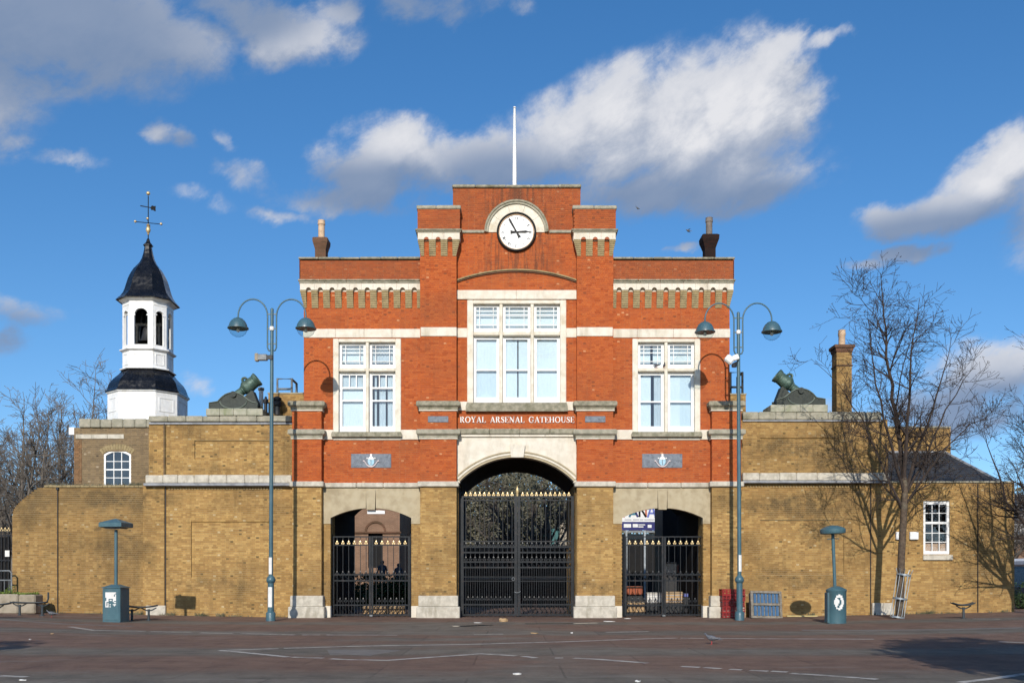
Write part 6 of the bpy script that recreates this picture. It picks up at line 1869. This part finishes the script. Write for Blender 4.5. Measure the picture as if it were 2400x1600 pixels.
# ------------------------------------------------------------------ bare trees
def tree_geo(seed, limbs, trunk, levels=(9, 5, 3), lens=(1.7, .8, .38), rad=.62, leafy=.0, droop=.0, minr=.0045, leaf_s=1.0):
    """trunk = [(pt, r)...]; limbs = list of [(pt...), r0]. Returns trunk MB, crown MB, leaf MB"""
    R = random.Random(seed)
    T, C, Lf = MB(), MB(), MB()
    T.tube([p for p, r in trunk], [r for p, r in trunk], 9)
    def twig(p, d, L, r, lev):
        n = max(2, min(6, int(L / .22)))
        pts = [p]; rs = [r]
        for i in range(n):
            d = (d + Vector((R.gauss(0, .13), R.gauss(0, .13), R.gauss(0.05 - droop, .12)))).normalized()
            p = p + d * (L / n); pts.append(p); rs.append(max(minr, r * (1 - .8 * (i + 1) / n)))
        C.tube(pts, rs, 4 if lev < 2 else 3, False)
        if leafy and R.random() < leafy and lev >= 1:
            for _ in range(R.randint(1, 3)):
                q = pts[-1] + Vector((R.gauss(0, .05), R.gauss(0, .05), R.gauss(-.03, .05))); s = R.uniform(.02, .05) * leaf_s
                v1 = Vector((R.gauss(0, 1), R.gauss(0, 1), R.gauss(0, 1))).normalized() * s; v2 = v1.orthogonal().normalized() * s * .6
                Lf.add([q - v1, q + v2, q + v1, q - v2], [(0, 1, 2, 3)])
        if lev + 1 < len(levels):
            for _ in range(levels[lev + 1]):
                t = R.uniform(.2, 1); i = min(n - 1, int(t * n)); q = pts[i].lerp(pts[i + 1], t * n - i)
                dd = (pts[i + 1] - pts[i]).normalized()
                side = dd.orthogonal().normalized(); side.rotate(Matrix.Rotation(R.uniform(0, 2 * pi), 3, dd))
                nd = (dd * R.uniform(.5, 1.0) + side * R.uniform(.5, 1.0)).normalized()
                twig(q, nd, lens[lev + 1] * R.uniform(.5, 1.25), max(minr, rs[i] * .55), lev + 1)
    for pts, r0 in limbs:
        # smooth the limb path with wobble
        P = [Vector(p) for p in pts]; Q = []
        for a, b_ in zip(P, P[1:]):
            k = max(2, int((b_ - a).length / .5))
            for i in range(k): Q.append(a.lerp(b_, i / k) + Vector((R.gauss(0, .03), R.gauss(0, .03), 0)))
        Q.append(P[-1]); n = len(Q) - 1
        rs = [max(minr, r0 * (1 - .88 * i / n)) for i in range(n + 1)]
        C.tube(Q, rs, 6, False)
        for _ in range(int(levels[0] * n / 10 + 3)):
            t = R.uniform(.12, 1.0); i = min(n - 1, int(t * n)); q = Q[i].lerp(Q[i + 1], t * n - i)
            dd = (Q[i + 1] - Q[i]).normalized()
            side = dd.orthogonal().normalized(); side.rotate(Matrix.Rotation(R.uniform(0, 2 * pi), 3, dd))
            nd = (dd * R.uniform(.45, .9) + side * R.uniform(.6, 1.0)).normalized()
            twig(q, nd, lens[0] * R.uniform(.5, 1.3) * (1.1 - .5 * t), max(minr, rs[i] * rad), 0)
    return T, C, Lf
def generic_tree(seed, label, loc, H, tr, fork, spread, nl, group, bark='bark_dark', twigm='twig', levels=(9, 5, 3), lens=None, leafy=0.0, minr=.006, leaf_s=1.0):
    R = random.Random(seed)
    o = thing('bare_tree', label, 'tree', group, loc)
    trunk = [(Vector((0, 0, -.2)), tr * 1.3), (Vector((R.gauss(0, .05), 0, fork * .4)), tr), (Vector((R.gauss(0, .08), R.gauss(0, .08), fork)), tr * .85)]
    top = trunk[-1][0]
    limbs = []
    for i in range(nl):
        a = 2 * pi * i / nl + R.uniform(-.3, .3); k = R.uniform(.35, 1.0) if i else .12
        h = H * (R.uniform(.68, .98) if k < .75 else R.uniform(.5, .8)) if i else H
        e = Vector((cos(a) * spread * k, sin(a) * spread * k, h))
        s = top - Vector((0, 0, R.uniform(0, fork * .3)))
        m1 = s.lerp(e, .4) + Vector((cos(a), sin(a), 0)) * spread * .12 + Vector((R.gauss(0, .2), R.gauss(0, .2), 0))
        limbs.append(([s, m1, e], tr * R.uniform(.42, .62)))
    T, C, Lf = tree_geo(seed + 1, limbs, trunk, levels, lens or (H * .16, H * .075, H * .035), leafy=leafy, minr=minr, leaf_s=leaf_s)
    T.build('trunk', M[bark], o, 60); c = C.build('crown', M[twigm], o)
    if Lf.v: Lf.build('dead_leaves', M['dry_leaf'], o)
    return o

# the street tree in its leaning guard
Yt = -3.0
def tp(px, py, dy=0.0): return Vector((PX(px, Yt + dy), Yt + dy, PZ(py, Yt + dy))) - base
bx = PX(2108, Yt); base = Vector((bx, Yt, gz(bx)))
ST = thing('bare_tree', 'leafless street tree rising from a leaning metal guard before the right wing', 'tree', 'leafless trees', base)
trunk = [(Vector((0, 0, -.2)), .14), (tp(2110, 1390), .125), (tp(2113, 1300), .115), (tp(2118, 1210), .108), (tp(2121, 1150), .10), (tp(2119, 1120), .095)]
f = tp(2119, 1125); f2 = tp(2119, 1165); f3 = tp(2117, 1190)
limbs = [([f, tp(2104, 1000, .2), tp(2083, 870, .3), tp(2072, 740, .4), tp(2064, 640, .3)], .082),
         ([f, tp(2128, 1020, -.3), tp(2131, 900, -.5), tp(2140, 790, -.6), tp(2155, 700, -.7)], .068),
         ([f2, tp(2150, 1060, .3), tp(2185, 960, .6), tp(2210, 870, .8), tp(2230, 790, .8)], .060),
         ([f2, tp(2082, 1020, -.5), tp(2052, 900, -.8), tp(2040, 810, -.9), tp(2035, 750, -1.0)], .054),
         ([f3, tp(2065, 1090, .4), tp(2020, 980, .7), tp(1965, 900, .8), tp(1900, 840, .8)], .040),
         ([f3, tp(2170, 1110, -.4), tp(2225, 1040, -.7), tp(2280, 990, -.8), tp(2315, 980, -1.0)], .040),
         ([f2, tp(2160, 1090, .7), tp(2215, 960, 1.1), tp(2260, 890, 1.3), tp(2290, 850, 1.4)], .046),
         ([f, tp(2098, 960, .8), tp(2118, 850, 1.2), tp(2140, 770, 1.3)], .046),
         ([tp(2083, 880, .3), tp(2110, 800, .5), tp(2138, 750, .5)], .028),
         ([tp(2074, 790, .4), tp(2050, 740, .3), tp(2015, 700, .2), tp(1995, 680, .2)], .020),
         ([f3, tp(2085, 1150, -.6), tp(2025, 1090, -1.0), tp(1985, 1020, -1.2)], .034),
         ([f3, tp(2150, 1150, .7), tp(2220, 1105, 1.1), tp(2280, 1090, 1.2)], .030)]
T, C, Lf = tree_geo(77, [(a, b_ * 1.2) for a, b_ in limbs], [(a, b_ * 1.12) for a, b_ in trunk], (11, 6, 3), (1.3, .72, .36), leafy=.18, minr=.0062)
T.build('trunk', M['bark'], ST, 60); C.build('crown', M['twig'], ST); Lf.build('dead_leaves', M['dry_leaf'], ST)
# tree guard
TG = thing('tree_guard', 'leaning cylindrical steel tree guard around the street tree', 'tree guard', loc=(PX(2102, Yt - .02), Yt - .02, gz(bx)))
lean = Matrix.Rotation(radians(9.0), 4, 'Y')
gh = 1.75; gr_ = .24
for i in range(10):
    a = 2 * pi * i / 10
    fl_ = MB(); fl_.tube([(gr_ * cos(a), gr_ * sin(a), .02), (gr_ * cos(a), gr_ * sin(a), gh - .12), (gr_ * 1.25 * cos(a), gr_ * 1.25 * sin(a), gh + .05)], .011, 5); fl_.xf(lean); fl_.build('upright', M['galvanised'], TG)
for z in (.05, .72, gh - .16):
    hp = MB(); n_ = 24
    hp.loft([[((gr_ + e) * cos(2 * pi * i / n_), (gr_ + e) * sin(2 * pi * i / n_), z + q) for e, q in ((0.005, -.03), (.018, -.03), (.018, .03), (.005, .03))] for i in range(n_ + 1)], False)
    hp.xf(lean); hp.build('hoop', M['galvanised'], TG, 40)
generic_tree(201, 'leafless tree standing just outside the right edge, its branches reaching into the picture', (PX(2462, Yt), Yt, .2), 9.5, .14, 2.6, 2.6, 9, 'leafless trees', 'bark', levels=(11, 6, 3), leafy=.1, minr=.0055)
generic_tree(305, 'brown-leaved tree outside the near right corner, throwing the dark shadow on the tarmac', (8.9, -32.6, .0), 8.6, .15, 2.2, 2.6, 14, 'leafless trees', 'bark', levels=(20, 9, 5), leafy=.95, minr=.012, leaf_s=2.2)
generic_tree(306, 'leafless tree outside the near left corner whose twig shadow touches the left edge', (-13.1, -26.5, .1), 5.4, .10, 1.6, 1.9, 9, 'leafless trees', 'bark', levels=(14, 7, 4), leafy=.9, minr=.009, leaf_s=1.8)
# trees behind the left wall
for sd, px, Y, H, sp_, nl, lab, bk in ((401, 35, 9, 10.2, 3.4, 9, 'pale-barked leafless tree at the far left behind the boundary wall', 'bark_pale'),
                              (402, 120, 15, 11.0, 4.2, 10, 'dense leafless tree behind the boundary wall, between pale tree and brick tower', 'bark_dark'),
                              (403, 205, 19, 13.4, 3.6, 9, 'tall leafless tree rising directly behind the brick tower', 'bark_dark'),
                              (404, -60, 17, 12.5, 4.8, 10, 'leafless tree partly cut by the left edge behind the pale tree', 'bark_dark'),
                              (405, 90, 26, 12.5, 5.0, 10, 'farthest leafless tree behind the boundary wall', 'bark_dark')):
    generic_tree(sd, lab, (PX(px, Y), Y, 0), H, .20, 2.8, sp_, nl, 'leafless trees behind the boundary wall', bk, 'twig_pale', levels=(10, 5, 3), minr=.010)
generic_tree(420, 'small leafless tree far behind the slate roof at right', (PX(2372, 24), 24, 0), 8.6, .14, 3, 2.6, 8, 'leafless trees', 'bark_dark', 'twig_pale', minr=.010)

# ------------------------------------------------------------------ beyond the arches
def leafy(name, label, loc, rx, ry, rz, n, m, seed, s=.12, cat='shrub', group=None):
    R = random.Random(seed); o = thing(name, label, cat, group, loc)
    T = MB(); T.tube([(0, 0, -.1), (.05, 0, rz * .6), (0, .05, rz * 1.1)], [.12, .09, .04], 7)
    for i in range(6):
        a = R.uniform(0, 2 * pi); T.tube([(0, 0, rz * .5), (cos(a) * rx * .4, sin(a) * ry * .4, rz * 1.0), (cos(a) * rx * .7, sin(a) * ry * .7, rz * R.uniform(1, 1.6))], [.05, .035, .015], 5)
    T.build('trunk', M['bark_dark'], o)
    C = MB()
    cl = [(Vector((R.gauss(0, .45) * rx, R.gauss(0, .45) * ry, rz + R.gauss(0, .42) * rz)), R.uniform(.25, .5)) for _ in range(26)]
    for i in range(n):
        c_, k = R.choice(cl)
        q = c_ + Vector((R.gauss(0, k * .6) * rx, R.gauss(0, k * .6) * ry, R.gauss(0, k * .5) * rz))
        if q.z < .1: q.z = R.uniform(.1, .6)
        v1 = Vector((R.gauss(0, 1), R.gauss(0, 1), R.gauss(0, 1))).normalized() * s * R.uniform(.6, 1.3); v2 = v1.orthogonal().normalized() * s * .5
        C.add([q - v1, q + v2, q + v1, q - v2], [(0, 1, 2, 3)])
    C.build('crown', M[m], o)
    return o
leafy('evergreen_tree', 'broad olive-green evergreen seen high through the central arch', (PX(1140, 40), 40, 0), 5.5, 3, 6.4, 14000, 'leaf_far', 1, .15, 'tree')
leafy('evergreen_tree', 'dark green evergreen seen through the right half of the central arch', (PX(1285, 46), 46, 0), 6.0, 3, 7.0, 14000, 'leaf_olive', 2, .15, 'tree')
leafy('evergreen_tree', 'far evergreen between the two others beyond the central arch', (PX(1215, 56), 56, 0), 9.0, 3, 8.5, 14000, 'leaf_far', 3, .22, 'tree')
leafy('shrub', 'dark clipped shrub behind the left half of the central gate', (PX(1130, 16), 16, 0), 1.6, .8, .8, 2000, 'leaf_dark', 4, .08)
leafy('shrub', 'low dark shrub behind the right half of the central gate', (PX(1275, 17), 17, 0), 1.7, .8, .75, 2000, 'leaf_dark', 5, .08)
leafy('shrub', 'dark shrub seen low through the left side gate', (PX(905, 11), 11, 0), 2.0, .5, .70, 9000, 'leaf_dark', 6, .09)
leafy('shrub', 'dark bush at the right edge below the parked van', (PX(2396, 3), 3, .1), 1.0, .8, .55, 1500, 'leaf_dark', 7, .07)
generic_tree(501, 'low spreading leafless tree seen through the central gate', (PX(1245, 24), 24, 0), 7.6, .42, 2.2, 5.0, 13, 'leafless trees', 'bark_dark', 'bark_dark', levels=(8, 4, 2), lens=(1.6, .7, .3), minr=.024)

# closed market kiosks that darken the lower half of the view through the gates
def kiosk(label, px0, px1, py, Y, d):
    x0, x1 = PX(px0, Y), PX(px1, Y); zt = PZ(py, Y)
    o = thing('kiosk', label, 'kiosk', 'dark kiosks beyond the gates', ((x0 + x1) / 2, Y, 0)); w = (x1 - x0) / 2
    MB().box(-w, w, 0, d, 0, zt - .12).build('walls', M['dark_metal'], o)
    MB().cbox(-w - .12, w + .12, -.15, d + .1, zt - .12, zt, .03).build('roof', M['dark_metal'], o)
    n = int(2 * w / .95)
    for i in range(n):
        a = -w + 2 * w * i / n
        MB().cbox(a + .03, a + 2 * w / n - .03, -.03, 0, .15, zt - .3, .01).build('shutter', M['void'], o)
    MB().box(-w, w, -.05, -.031, 1.45, 1.52).build('rail', M['rail_grey'], o)
    return o
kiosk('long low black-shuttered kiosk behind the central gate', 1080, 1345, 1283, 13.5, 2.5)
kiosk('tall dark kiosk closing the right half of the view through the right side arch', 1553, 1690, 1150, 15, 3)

# brick house beyond the left arch
Yh = 30
HB = thing('brick_building', 'pinkish brick building with a blind arch seen through the left side arch', 'building')
x0, x1 = PX(620, Yh), PX(937, Yh)
wall = MB(); ho = (PX(863, Yh), PX(897, Yh), PZ(1330, Yh), PZ(1250, Yh))
grid_wall(wall, x0, x1, 0, 9.5, Yh, Yh + .4, [ho]); wall.box(x1 - .4, x1, Yh + .4, Yh + 8, 0, 9.5); wall.box(x0, x0 + .4, Yh + .4, Yh + 8, 0, 9.5)
wall.build('wall', M['pink_brick_wall'], HB)
MB().box(x0 - .1, x1 + .1, Yh - .15, Yh, PZ(1249, Yh), PZ(1245, Yh)).build('string_course', M['stack_brick'], HB)
xm_ = PX(880, Yh)
rings = []
for i in range(17):
    t = pi * i / 16
    rings.append([(xm_ + r * cos(t), y, PZ(1245, Yh) + r * sin(t)) for r, y in ((.60, Yh - .08), (.60, Yh + .02), (.74, Yh + .02), (.74, Yh - .08))])
MB().loft(rings).build('blind_arch', M['stack_brick'], HB)
MB().box(ho[0], ho[1], Yh + .2, Yh + .25, ho[2], ho[3]).build('door', M['void'], HB)
MB().box(x0 - .2, x1 + .2, Yh - .2, Yh + 8.2, 9.5, 9.8).build('roof', M['slate'], HB)
TB = thing('clad_building', 'teal-clad building edge seen between brick building and arch jamb', 'building', loc=(0, 0, 0))
MB().box(PX(930, 42), PX(962, 42), 42, 50, 0, 11).build('wall', M['teal_cladding'], TB)
for i in range(4): MB().box(PX(930 + i * 8, 42), PX(930 + i * 8, 42) + .08, 41.9, 42, 0, 11).build('mullion', M['dark_metal'], TB)
TB = thing('clad_building', 'teal-clad shop wall seen behind branches in the central arch', 'building', loc=(0, 0, 0))
MB().box(PX(1275, 36), PX(1312, 36), 36, 42, 0, 5.2).build('wall', M['teal_cladding'], TB)
MB().box(PX(1312, 36), PX(1330, 36), 36.1, 42, 0, 5.6).build('side_wall', M['concrete'], TB)
MB().box(PX(1240, 36), PX(1274, 36), 36.4, 42, 0, 4.2).build('shop_front', M['leaf_olive'], TB)

# banner beyond the right arch
Yn = 30
BN = thing('banner', 'white and navy market banner with bright letters seen through the right side arch', 'banner')
def nb(px): return PX(px, Yn)
def nz(py): return PZ(py, Yn)
MB().box(nb(1425), nb(1560), Yn, Yn + .05, nz(1222), nz(1165)).build('cloth', M['paper'], BN)
MB().box(nb(1425), nb(1562), Yn - .01, Yn + .05, nz(1242), nz(1222) - .003).build('lower_cloth', M['banner_blue'], BN)
def bold(ch, px0, px1, py0, py1, m1, m2):
    a, b_, c_, d_ = nb(px0), nb(px1), nz(py1), nz(py0); t = (b_ - a) * .24
    P = lambda fx, fz: (a + (b_ - a) * fx, c_ + (d_ - c_) * fz)
    parts_ = {'V': [((0, 1), (.5, 0), m1), ((1, 1), (.5, 0), m2)], 'A': [((0, 0), (.5, 1), m1), ((1, 0), (.5, 1), m2), ((.2, .33), (.8, .33), m1)], 'N': [((.1, 0), (.1, 1), m1), ((.1, 1), (.9, 0), m1), ((.9, 0), (.9, 1), m2)]}[ch]
    for p, q, mm in parts_:
        mb = MB(); ribbon(mb, [P(*p), P(*q)], t, Yn - .012, Yn - .002); mb.build('letter', M[mm], BN)
bold('V', 1446, 1474, 1186, 1211, 'banner_orange', 'banner_red')
bold('A', 1475, 1495, 1190, 1211, 'banner_teal', 'banner_blue')
bold('N', 1497, 1516, 1186, 1211, 'void', 'banner_orange')
bold('A', 1518, 1537, 1182, 1212, 'banner_violet', 'banner_violet')
MB().prism([(nb(1540), nz(1210)), (nb(1548), nz(1211)), (nb(1546), nz(1196)), (nb(1549), nz(1186)), (nb(1541), nz(1184))], Yn - .012, Yn - .002).build('figure', M['banner_red'], BN)
MB().prism([(nb(1533), nz(1211)), (nb(1537), nz(1210)), (nb(1546), nz(1222)), (nb(1541), nz(1221))], Yn - .013, Yn - .002).build('swash', M['banner_blue'], BN)
for (a, b_) in ((1464, 1480), (1483, 1498), (1500, 1508), (1510, 1534)): MB().box(nb(a), nb(b_), Yn - .012, Yn - .002, nz(1218.5), nz(1216)).build('small_print', M['print_grey'], BN)
for (a, b_, c_, d_) in ((1462, 1479, 1227, 1235.5), (1483, 1495, 1227, 1235), (1496, 1512, 1228, 1230), (1496, 1508, 1232.5, 1235), (1518, 1527, 1229, 1236), (1544, 1556, 1229, 1233)): MB().box(nb(a), nb(b_), Yn - .022, Yn - .012, nz(d_), nz(c_)).build('logo_patch', M['paper'], BN)
for px in (1466, 1509, 1556): MB().box(nb(px), nb(px) + .12, Yn - .06, Yn + .06, 0, nz(1242)).build('post', M['galvanised'], BN)
MB().box(nb(1462), nb(1560), Yn - .03, Yn + .03, nz(1247.5), nz(1243)).build('rail', M['rail_grey'], BN)
MB().box(nb(1462), nb(1560), Yn + 3, Yn + 3.2, 0, nz(1246)).build('hoarding', M['tan_stone'], BN)
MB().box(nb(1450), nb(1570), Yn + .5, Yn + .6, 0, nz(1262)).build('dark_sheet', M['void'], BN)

# market goods behind the right gate
def goods(px0, px1, py0, py1, Y, m, label, d=.4, kind='goods_box', slats=0):
    x0, x1 = PX(px0, Y), PX(px1, Y); z0, z1 = PZ(py1, Y), PZ(py0, Y)
    o = thing(kind, label, 'box', 'market goods behind the right gate', ((x0 + x1) / 2, Y, z0)); w = (x1 - x0) / 2; h = z1 - z0
    MB().cbox(-w, w, 0, d, 0, h, .02).build('body', M[m], o)
    MB().cbox(-w - .01, w + .01, -.01, d + .01, h * .86, h * .95, .005).build('rim', M['old_wood'], o)
    for i in range(slats): MB().box(-w + .02, w - .02, -.012, 0, h * (i + .3) / (slats + .5), h * (i + .5) / (slats + .5)).build('slat', M['print_grey'], o)
    if z0 > .06: MB().box(-w, w, 0, d, -z0 + .01, -.01).build('stand', M['dark_metal'], o)
goods(1467, 1506, 1373, 1393, 4.6, 'shed_orange', 'orange box low behind the left leaf of the right side gate')
goods(1516, 1552, 1388, 1412, 3.6, 'paper', 'pale striped box in the middle of the right side gate', slats=4)
goods(1560, 1600, 1386, 1412, 3.8, 'cardboard', 'tan box behind the right leaf of the right side gate', slats=3)
goods(1560, 1586, 1317, 1343, 5.2, 'paper', 'white upright board behind the right side gate')
goods(1590, 1600, 1321, 1342, 5.6, 'shed_orange', 'orange and tan box high behind the right side gate', slats=2)
goods(1604, 1614, 1390, 1398, 3.2, 'banner_violet', 'small blue bag behind the right side gate')
goods(1470, 1512, 1408, 1434, 2.6, 'cardboard', 'low cardboard box at the foot of the right side gate')
goods(850, 948, 1420, 1438, 3.4, 'cardboard', 'long tan box at the foot of the left side gate')

# two dark figures on the terrace beyond the left gate
structure(MB().box(PX(800, 13), PX(1010, 13), 13, 22, -.1, .70).build('terrace', M['concrete']))
def person(label, px, py_top, Y, zf, seed):
    o = thing('person', label, 'person', 'people beyond the left gate', (PX(px, Y), Y, zf))
    H = PZ(py_top, Y) - zf; k = H / 1.72
    me = bpy.data.meshes.new('body')
    V = [(0, 0, .92), (0, 0, 1.15), (0, 0, 1.38), (0, -.01, 1.50), (0, -.02, 1.60), (0, -.02, 1.70), (-.09, 0, .88), (-.11, -.02, .48), (-.11, 0, .06), (-.11, -.12, .03), (.09, 0, .88), (.12, .03, .48), (.12, .05, .06), (.12, -.06, .03),
         (-.19, 0, 1.40), (-.25, .02, 1.12), (-.22, -.08, .88), (.19, 0, 1.40), (.25, .0, 1.12), (.23, -.1, .9)]
    E = [(0, 1), (1, 2), (2, 3), (3, 4), (4, 5), (0, 6), (6, 7), (7, 8), (8, 9), (0, 10), (10, 11), (11, 12), (12, 13), (2, 14), (14, 15), (15, 16), (2, 17), (17, 18), (18, 19)]
    me.from_pydata([tuple(c * k for c in v) for v in V], E, [])
    b = link('body', me, o)
    md = b.modifiers.new('skin', 'SKIN')
    rad = [.16, .16, .17, .06, .10, .08, .10, .075, .05, .045, .10, .075, .05, .045, .075, .055, .045, .075, .055, .045]
    for i, sv in enumerate(me.skin_vertices[0].data):
        sv.radius = (rad[i] * k, rad[i] * .8 * k); sv.use_root = (i == 0)
    b.modifiers.new('sub', 'SUBSURF').levels = 2
    b.modifiers['sub'].render_levels = 2
    me.materials.append(M['skirt_cloth'])
    MB().lathe([(.0, 1.74 * k), (.07 * k, 1.72 * k), (.105 * k, 1.65 * k), (.1 * k, 1.58 * k), (.0, 1.57 * k)], 12, (0, .015)).build('hair', M['dark_metal'], o, 60)
person('person in dark clothes standing beyond the left gate, taller in view', 896, 1313, 16, .70, 1)
person('person in dark clothes farther right beyond the left gate', 934, 1320, 17, .70, 2)

# what shows past the right end of the wall
RH = thing('house', 'slate-roofed house with a white fascia at the right edge', 'building')
Yh2 = 26
x0 = PX(2352, Yh2)
MB().box(x0, x0 + 9, Yh2, Yh2 + 8, 0, PZ(1232, Yh2)).build('wall', M['pink_brick_wall'], RH)
MB().loft([[(x0 - .3, Yh2 - .3, PZ(1232, Yh2)), (x0 + 9.3, Yh2 - .3, PZ(1232, Yh2)), (x0 + 9.3, Yh2 + 8.3, PZ(1232, Yh2)), (x0 - .3, Yh2 + 8.3, PZ(1232, Yh2))], [(x0 - .3, Yh2 + 3.9, PZ(1146, Yh2)), (x0 + 9.3, Yh2 + 3.9, PZ(1146, Yh2)), (x0 + 9.3, Yh2 + 4.1, PZ(1146, Yh2)), (x0 - .3, Yh2 + 4.1, PZ(1146, Yh2))]]).build('roof', M['slate'], RH)
MB().cbox(x0 + .1, x0 + 8.9, Yh2 - .2, Yh2, PZ(1270, Yh2), PZ(1228, Yh2), .03).build('fascia', M['white_paint'], RH)
for i in range(4): MB().box(x0 + .6 + i * 2.1, x0 + 1.9 + i * 2.1, Yh2 - .05, Yh2 + .05, .6, 2.4).build('window', M['void'], RH)
VN = thing('van', 'dark blue van with white roof front half hidden past the right end wall', 'van', loc=(PX(2425, 14), 14, .1))
MB().prism([(-1.0, .35), (-1.02, .95), (-.98, 1.15), (-.80, 2.0), (.80, 2.0), (.98, 1.15), (1.02, .95), (1.0, .35)], -2.2, 2.2).build('body', M['blue_van'], VN)
MB().cbox(-.86, .86, -1.9, 2.2, 2.0, 2.45, .15).build('roof', M['white_paint'], VN)
MB().prism([(-.90, 1.2), (-.76, 1.92), (.76, 1.92), (.90, 1.2)], -2.23, -2.2).build('windscreen', M['window_glass'], VN)
MB().prism([(-.94, .62), (-.94, .92), (.94, .92), (.94, .62)], -2.28, -2.2).build('bumper', M['white_paint'], VN)
for sx in (-1, 1):
    MB().cbox(sx * .8 - .14, sx * .8 + .14, -2.25, -2.2, .98, 1.12, .02).build('headlight', M['paper'], VN)
    for yy in (-1.4, 1.4):
        wh = MB().lathe([(.2, -.1), (.33, -.1), (.34, -.05), (.34, .05), (.33, .1), (.2, .1)], 18); wh.xf(Matrix.Translation((sx * .9, yy, .34)) @ Matrix.Rotation(pi / 2, 4, 'Y')); wh.build('wheel', M['tyre'], VN, 40)
MB().cbox(-.26, .26, -2.30, -2.282, .68, .80, .005).build('number_plate', M['yellow_wood'], VN)

# far belt of trees that closes the horizon beyond the walls
R = random.Random(91); fb = MB()
for i in range(14000):
    x = R.uniform(-120, 120); h = 8.5 + 2.2 * sin(x * .13) + 1.6 * sin(x * .31 + 1); z = R.uniform(0, 1) ** .8 * h; y = 85 + R.uniform(-4, 4); s = R.uniform(.3, .8)
    v1 = Vector((R.gauss(0, 1), R.gauss(0, .6), R.gauss(0, 1))).normalized() * s; v2 = v1.orthogonal().normalized() * s * .6; q = Vector((x, y, z))
    fb.add([q - v1, q + v2, q + v1, q - v2], [(0, 1, 2, 3)])
stuff(tag(fb.build('distant_trees', M['leaf_olive']), 'distant belt of trees behind the walls', 'trees'))

# weeds and drifted leaves along the foot of the walls
R = random.Random(17); wd = MB()
def tuft(x, y, n, h):
    for _ in range(n):
        a = R.uniform(0, 2 * pi); l = R.uniform(.4, 1) * h; d = R.uniform(0, .10); z = gz(x)
        bx_, by_ = x + d * cos(a) * 2, y - abs(d * sin(a)); t = R.uniform(.008, .02)
        wd.add([(bx_ - t, by_, z), (bx_ + t, by_, z), (bx_ + cos(a) * l * .6, by_ - abs(sin(a)) * l * .3, z + l)], [(0, 1, 2)])
for _ in range(46):
    px = R.choice((R.uniform(110, 680), R.uniform(1760, 2370)))
    tuft(PX(px, .2), .20 if px < 330 else .17, R.randint(5, 24), R.uniform(.05, .17))
for px in (255, 330, 402, 470, 520, 1900, 2180): tuft(PX(px, .2), .17, 34, .2)
stuff(tag(wd.build('wall_foot_weeds', M['leaf_olive']), 'small weeds growing along the foot of the yellow brick walls', 'weeds'))
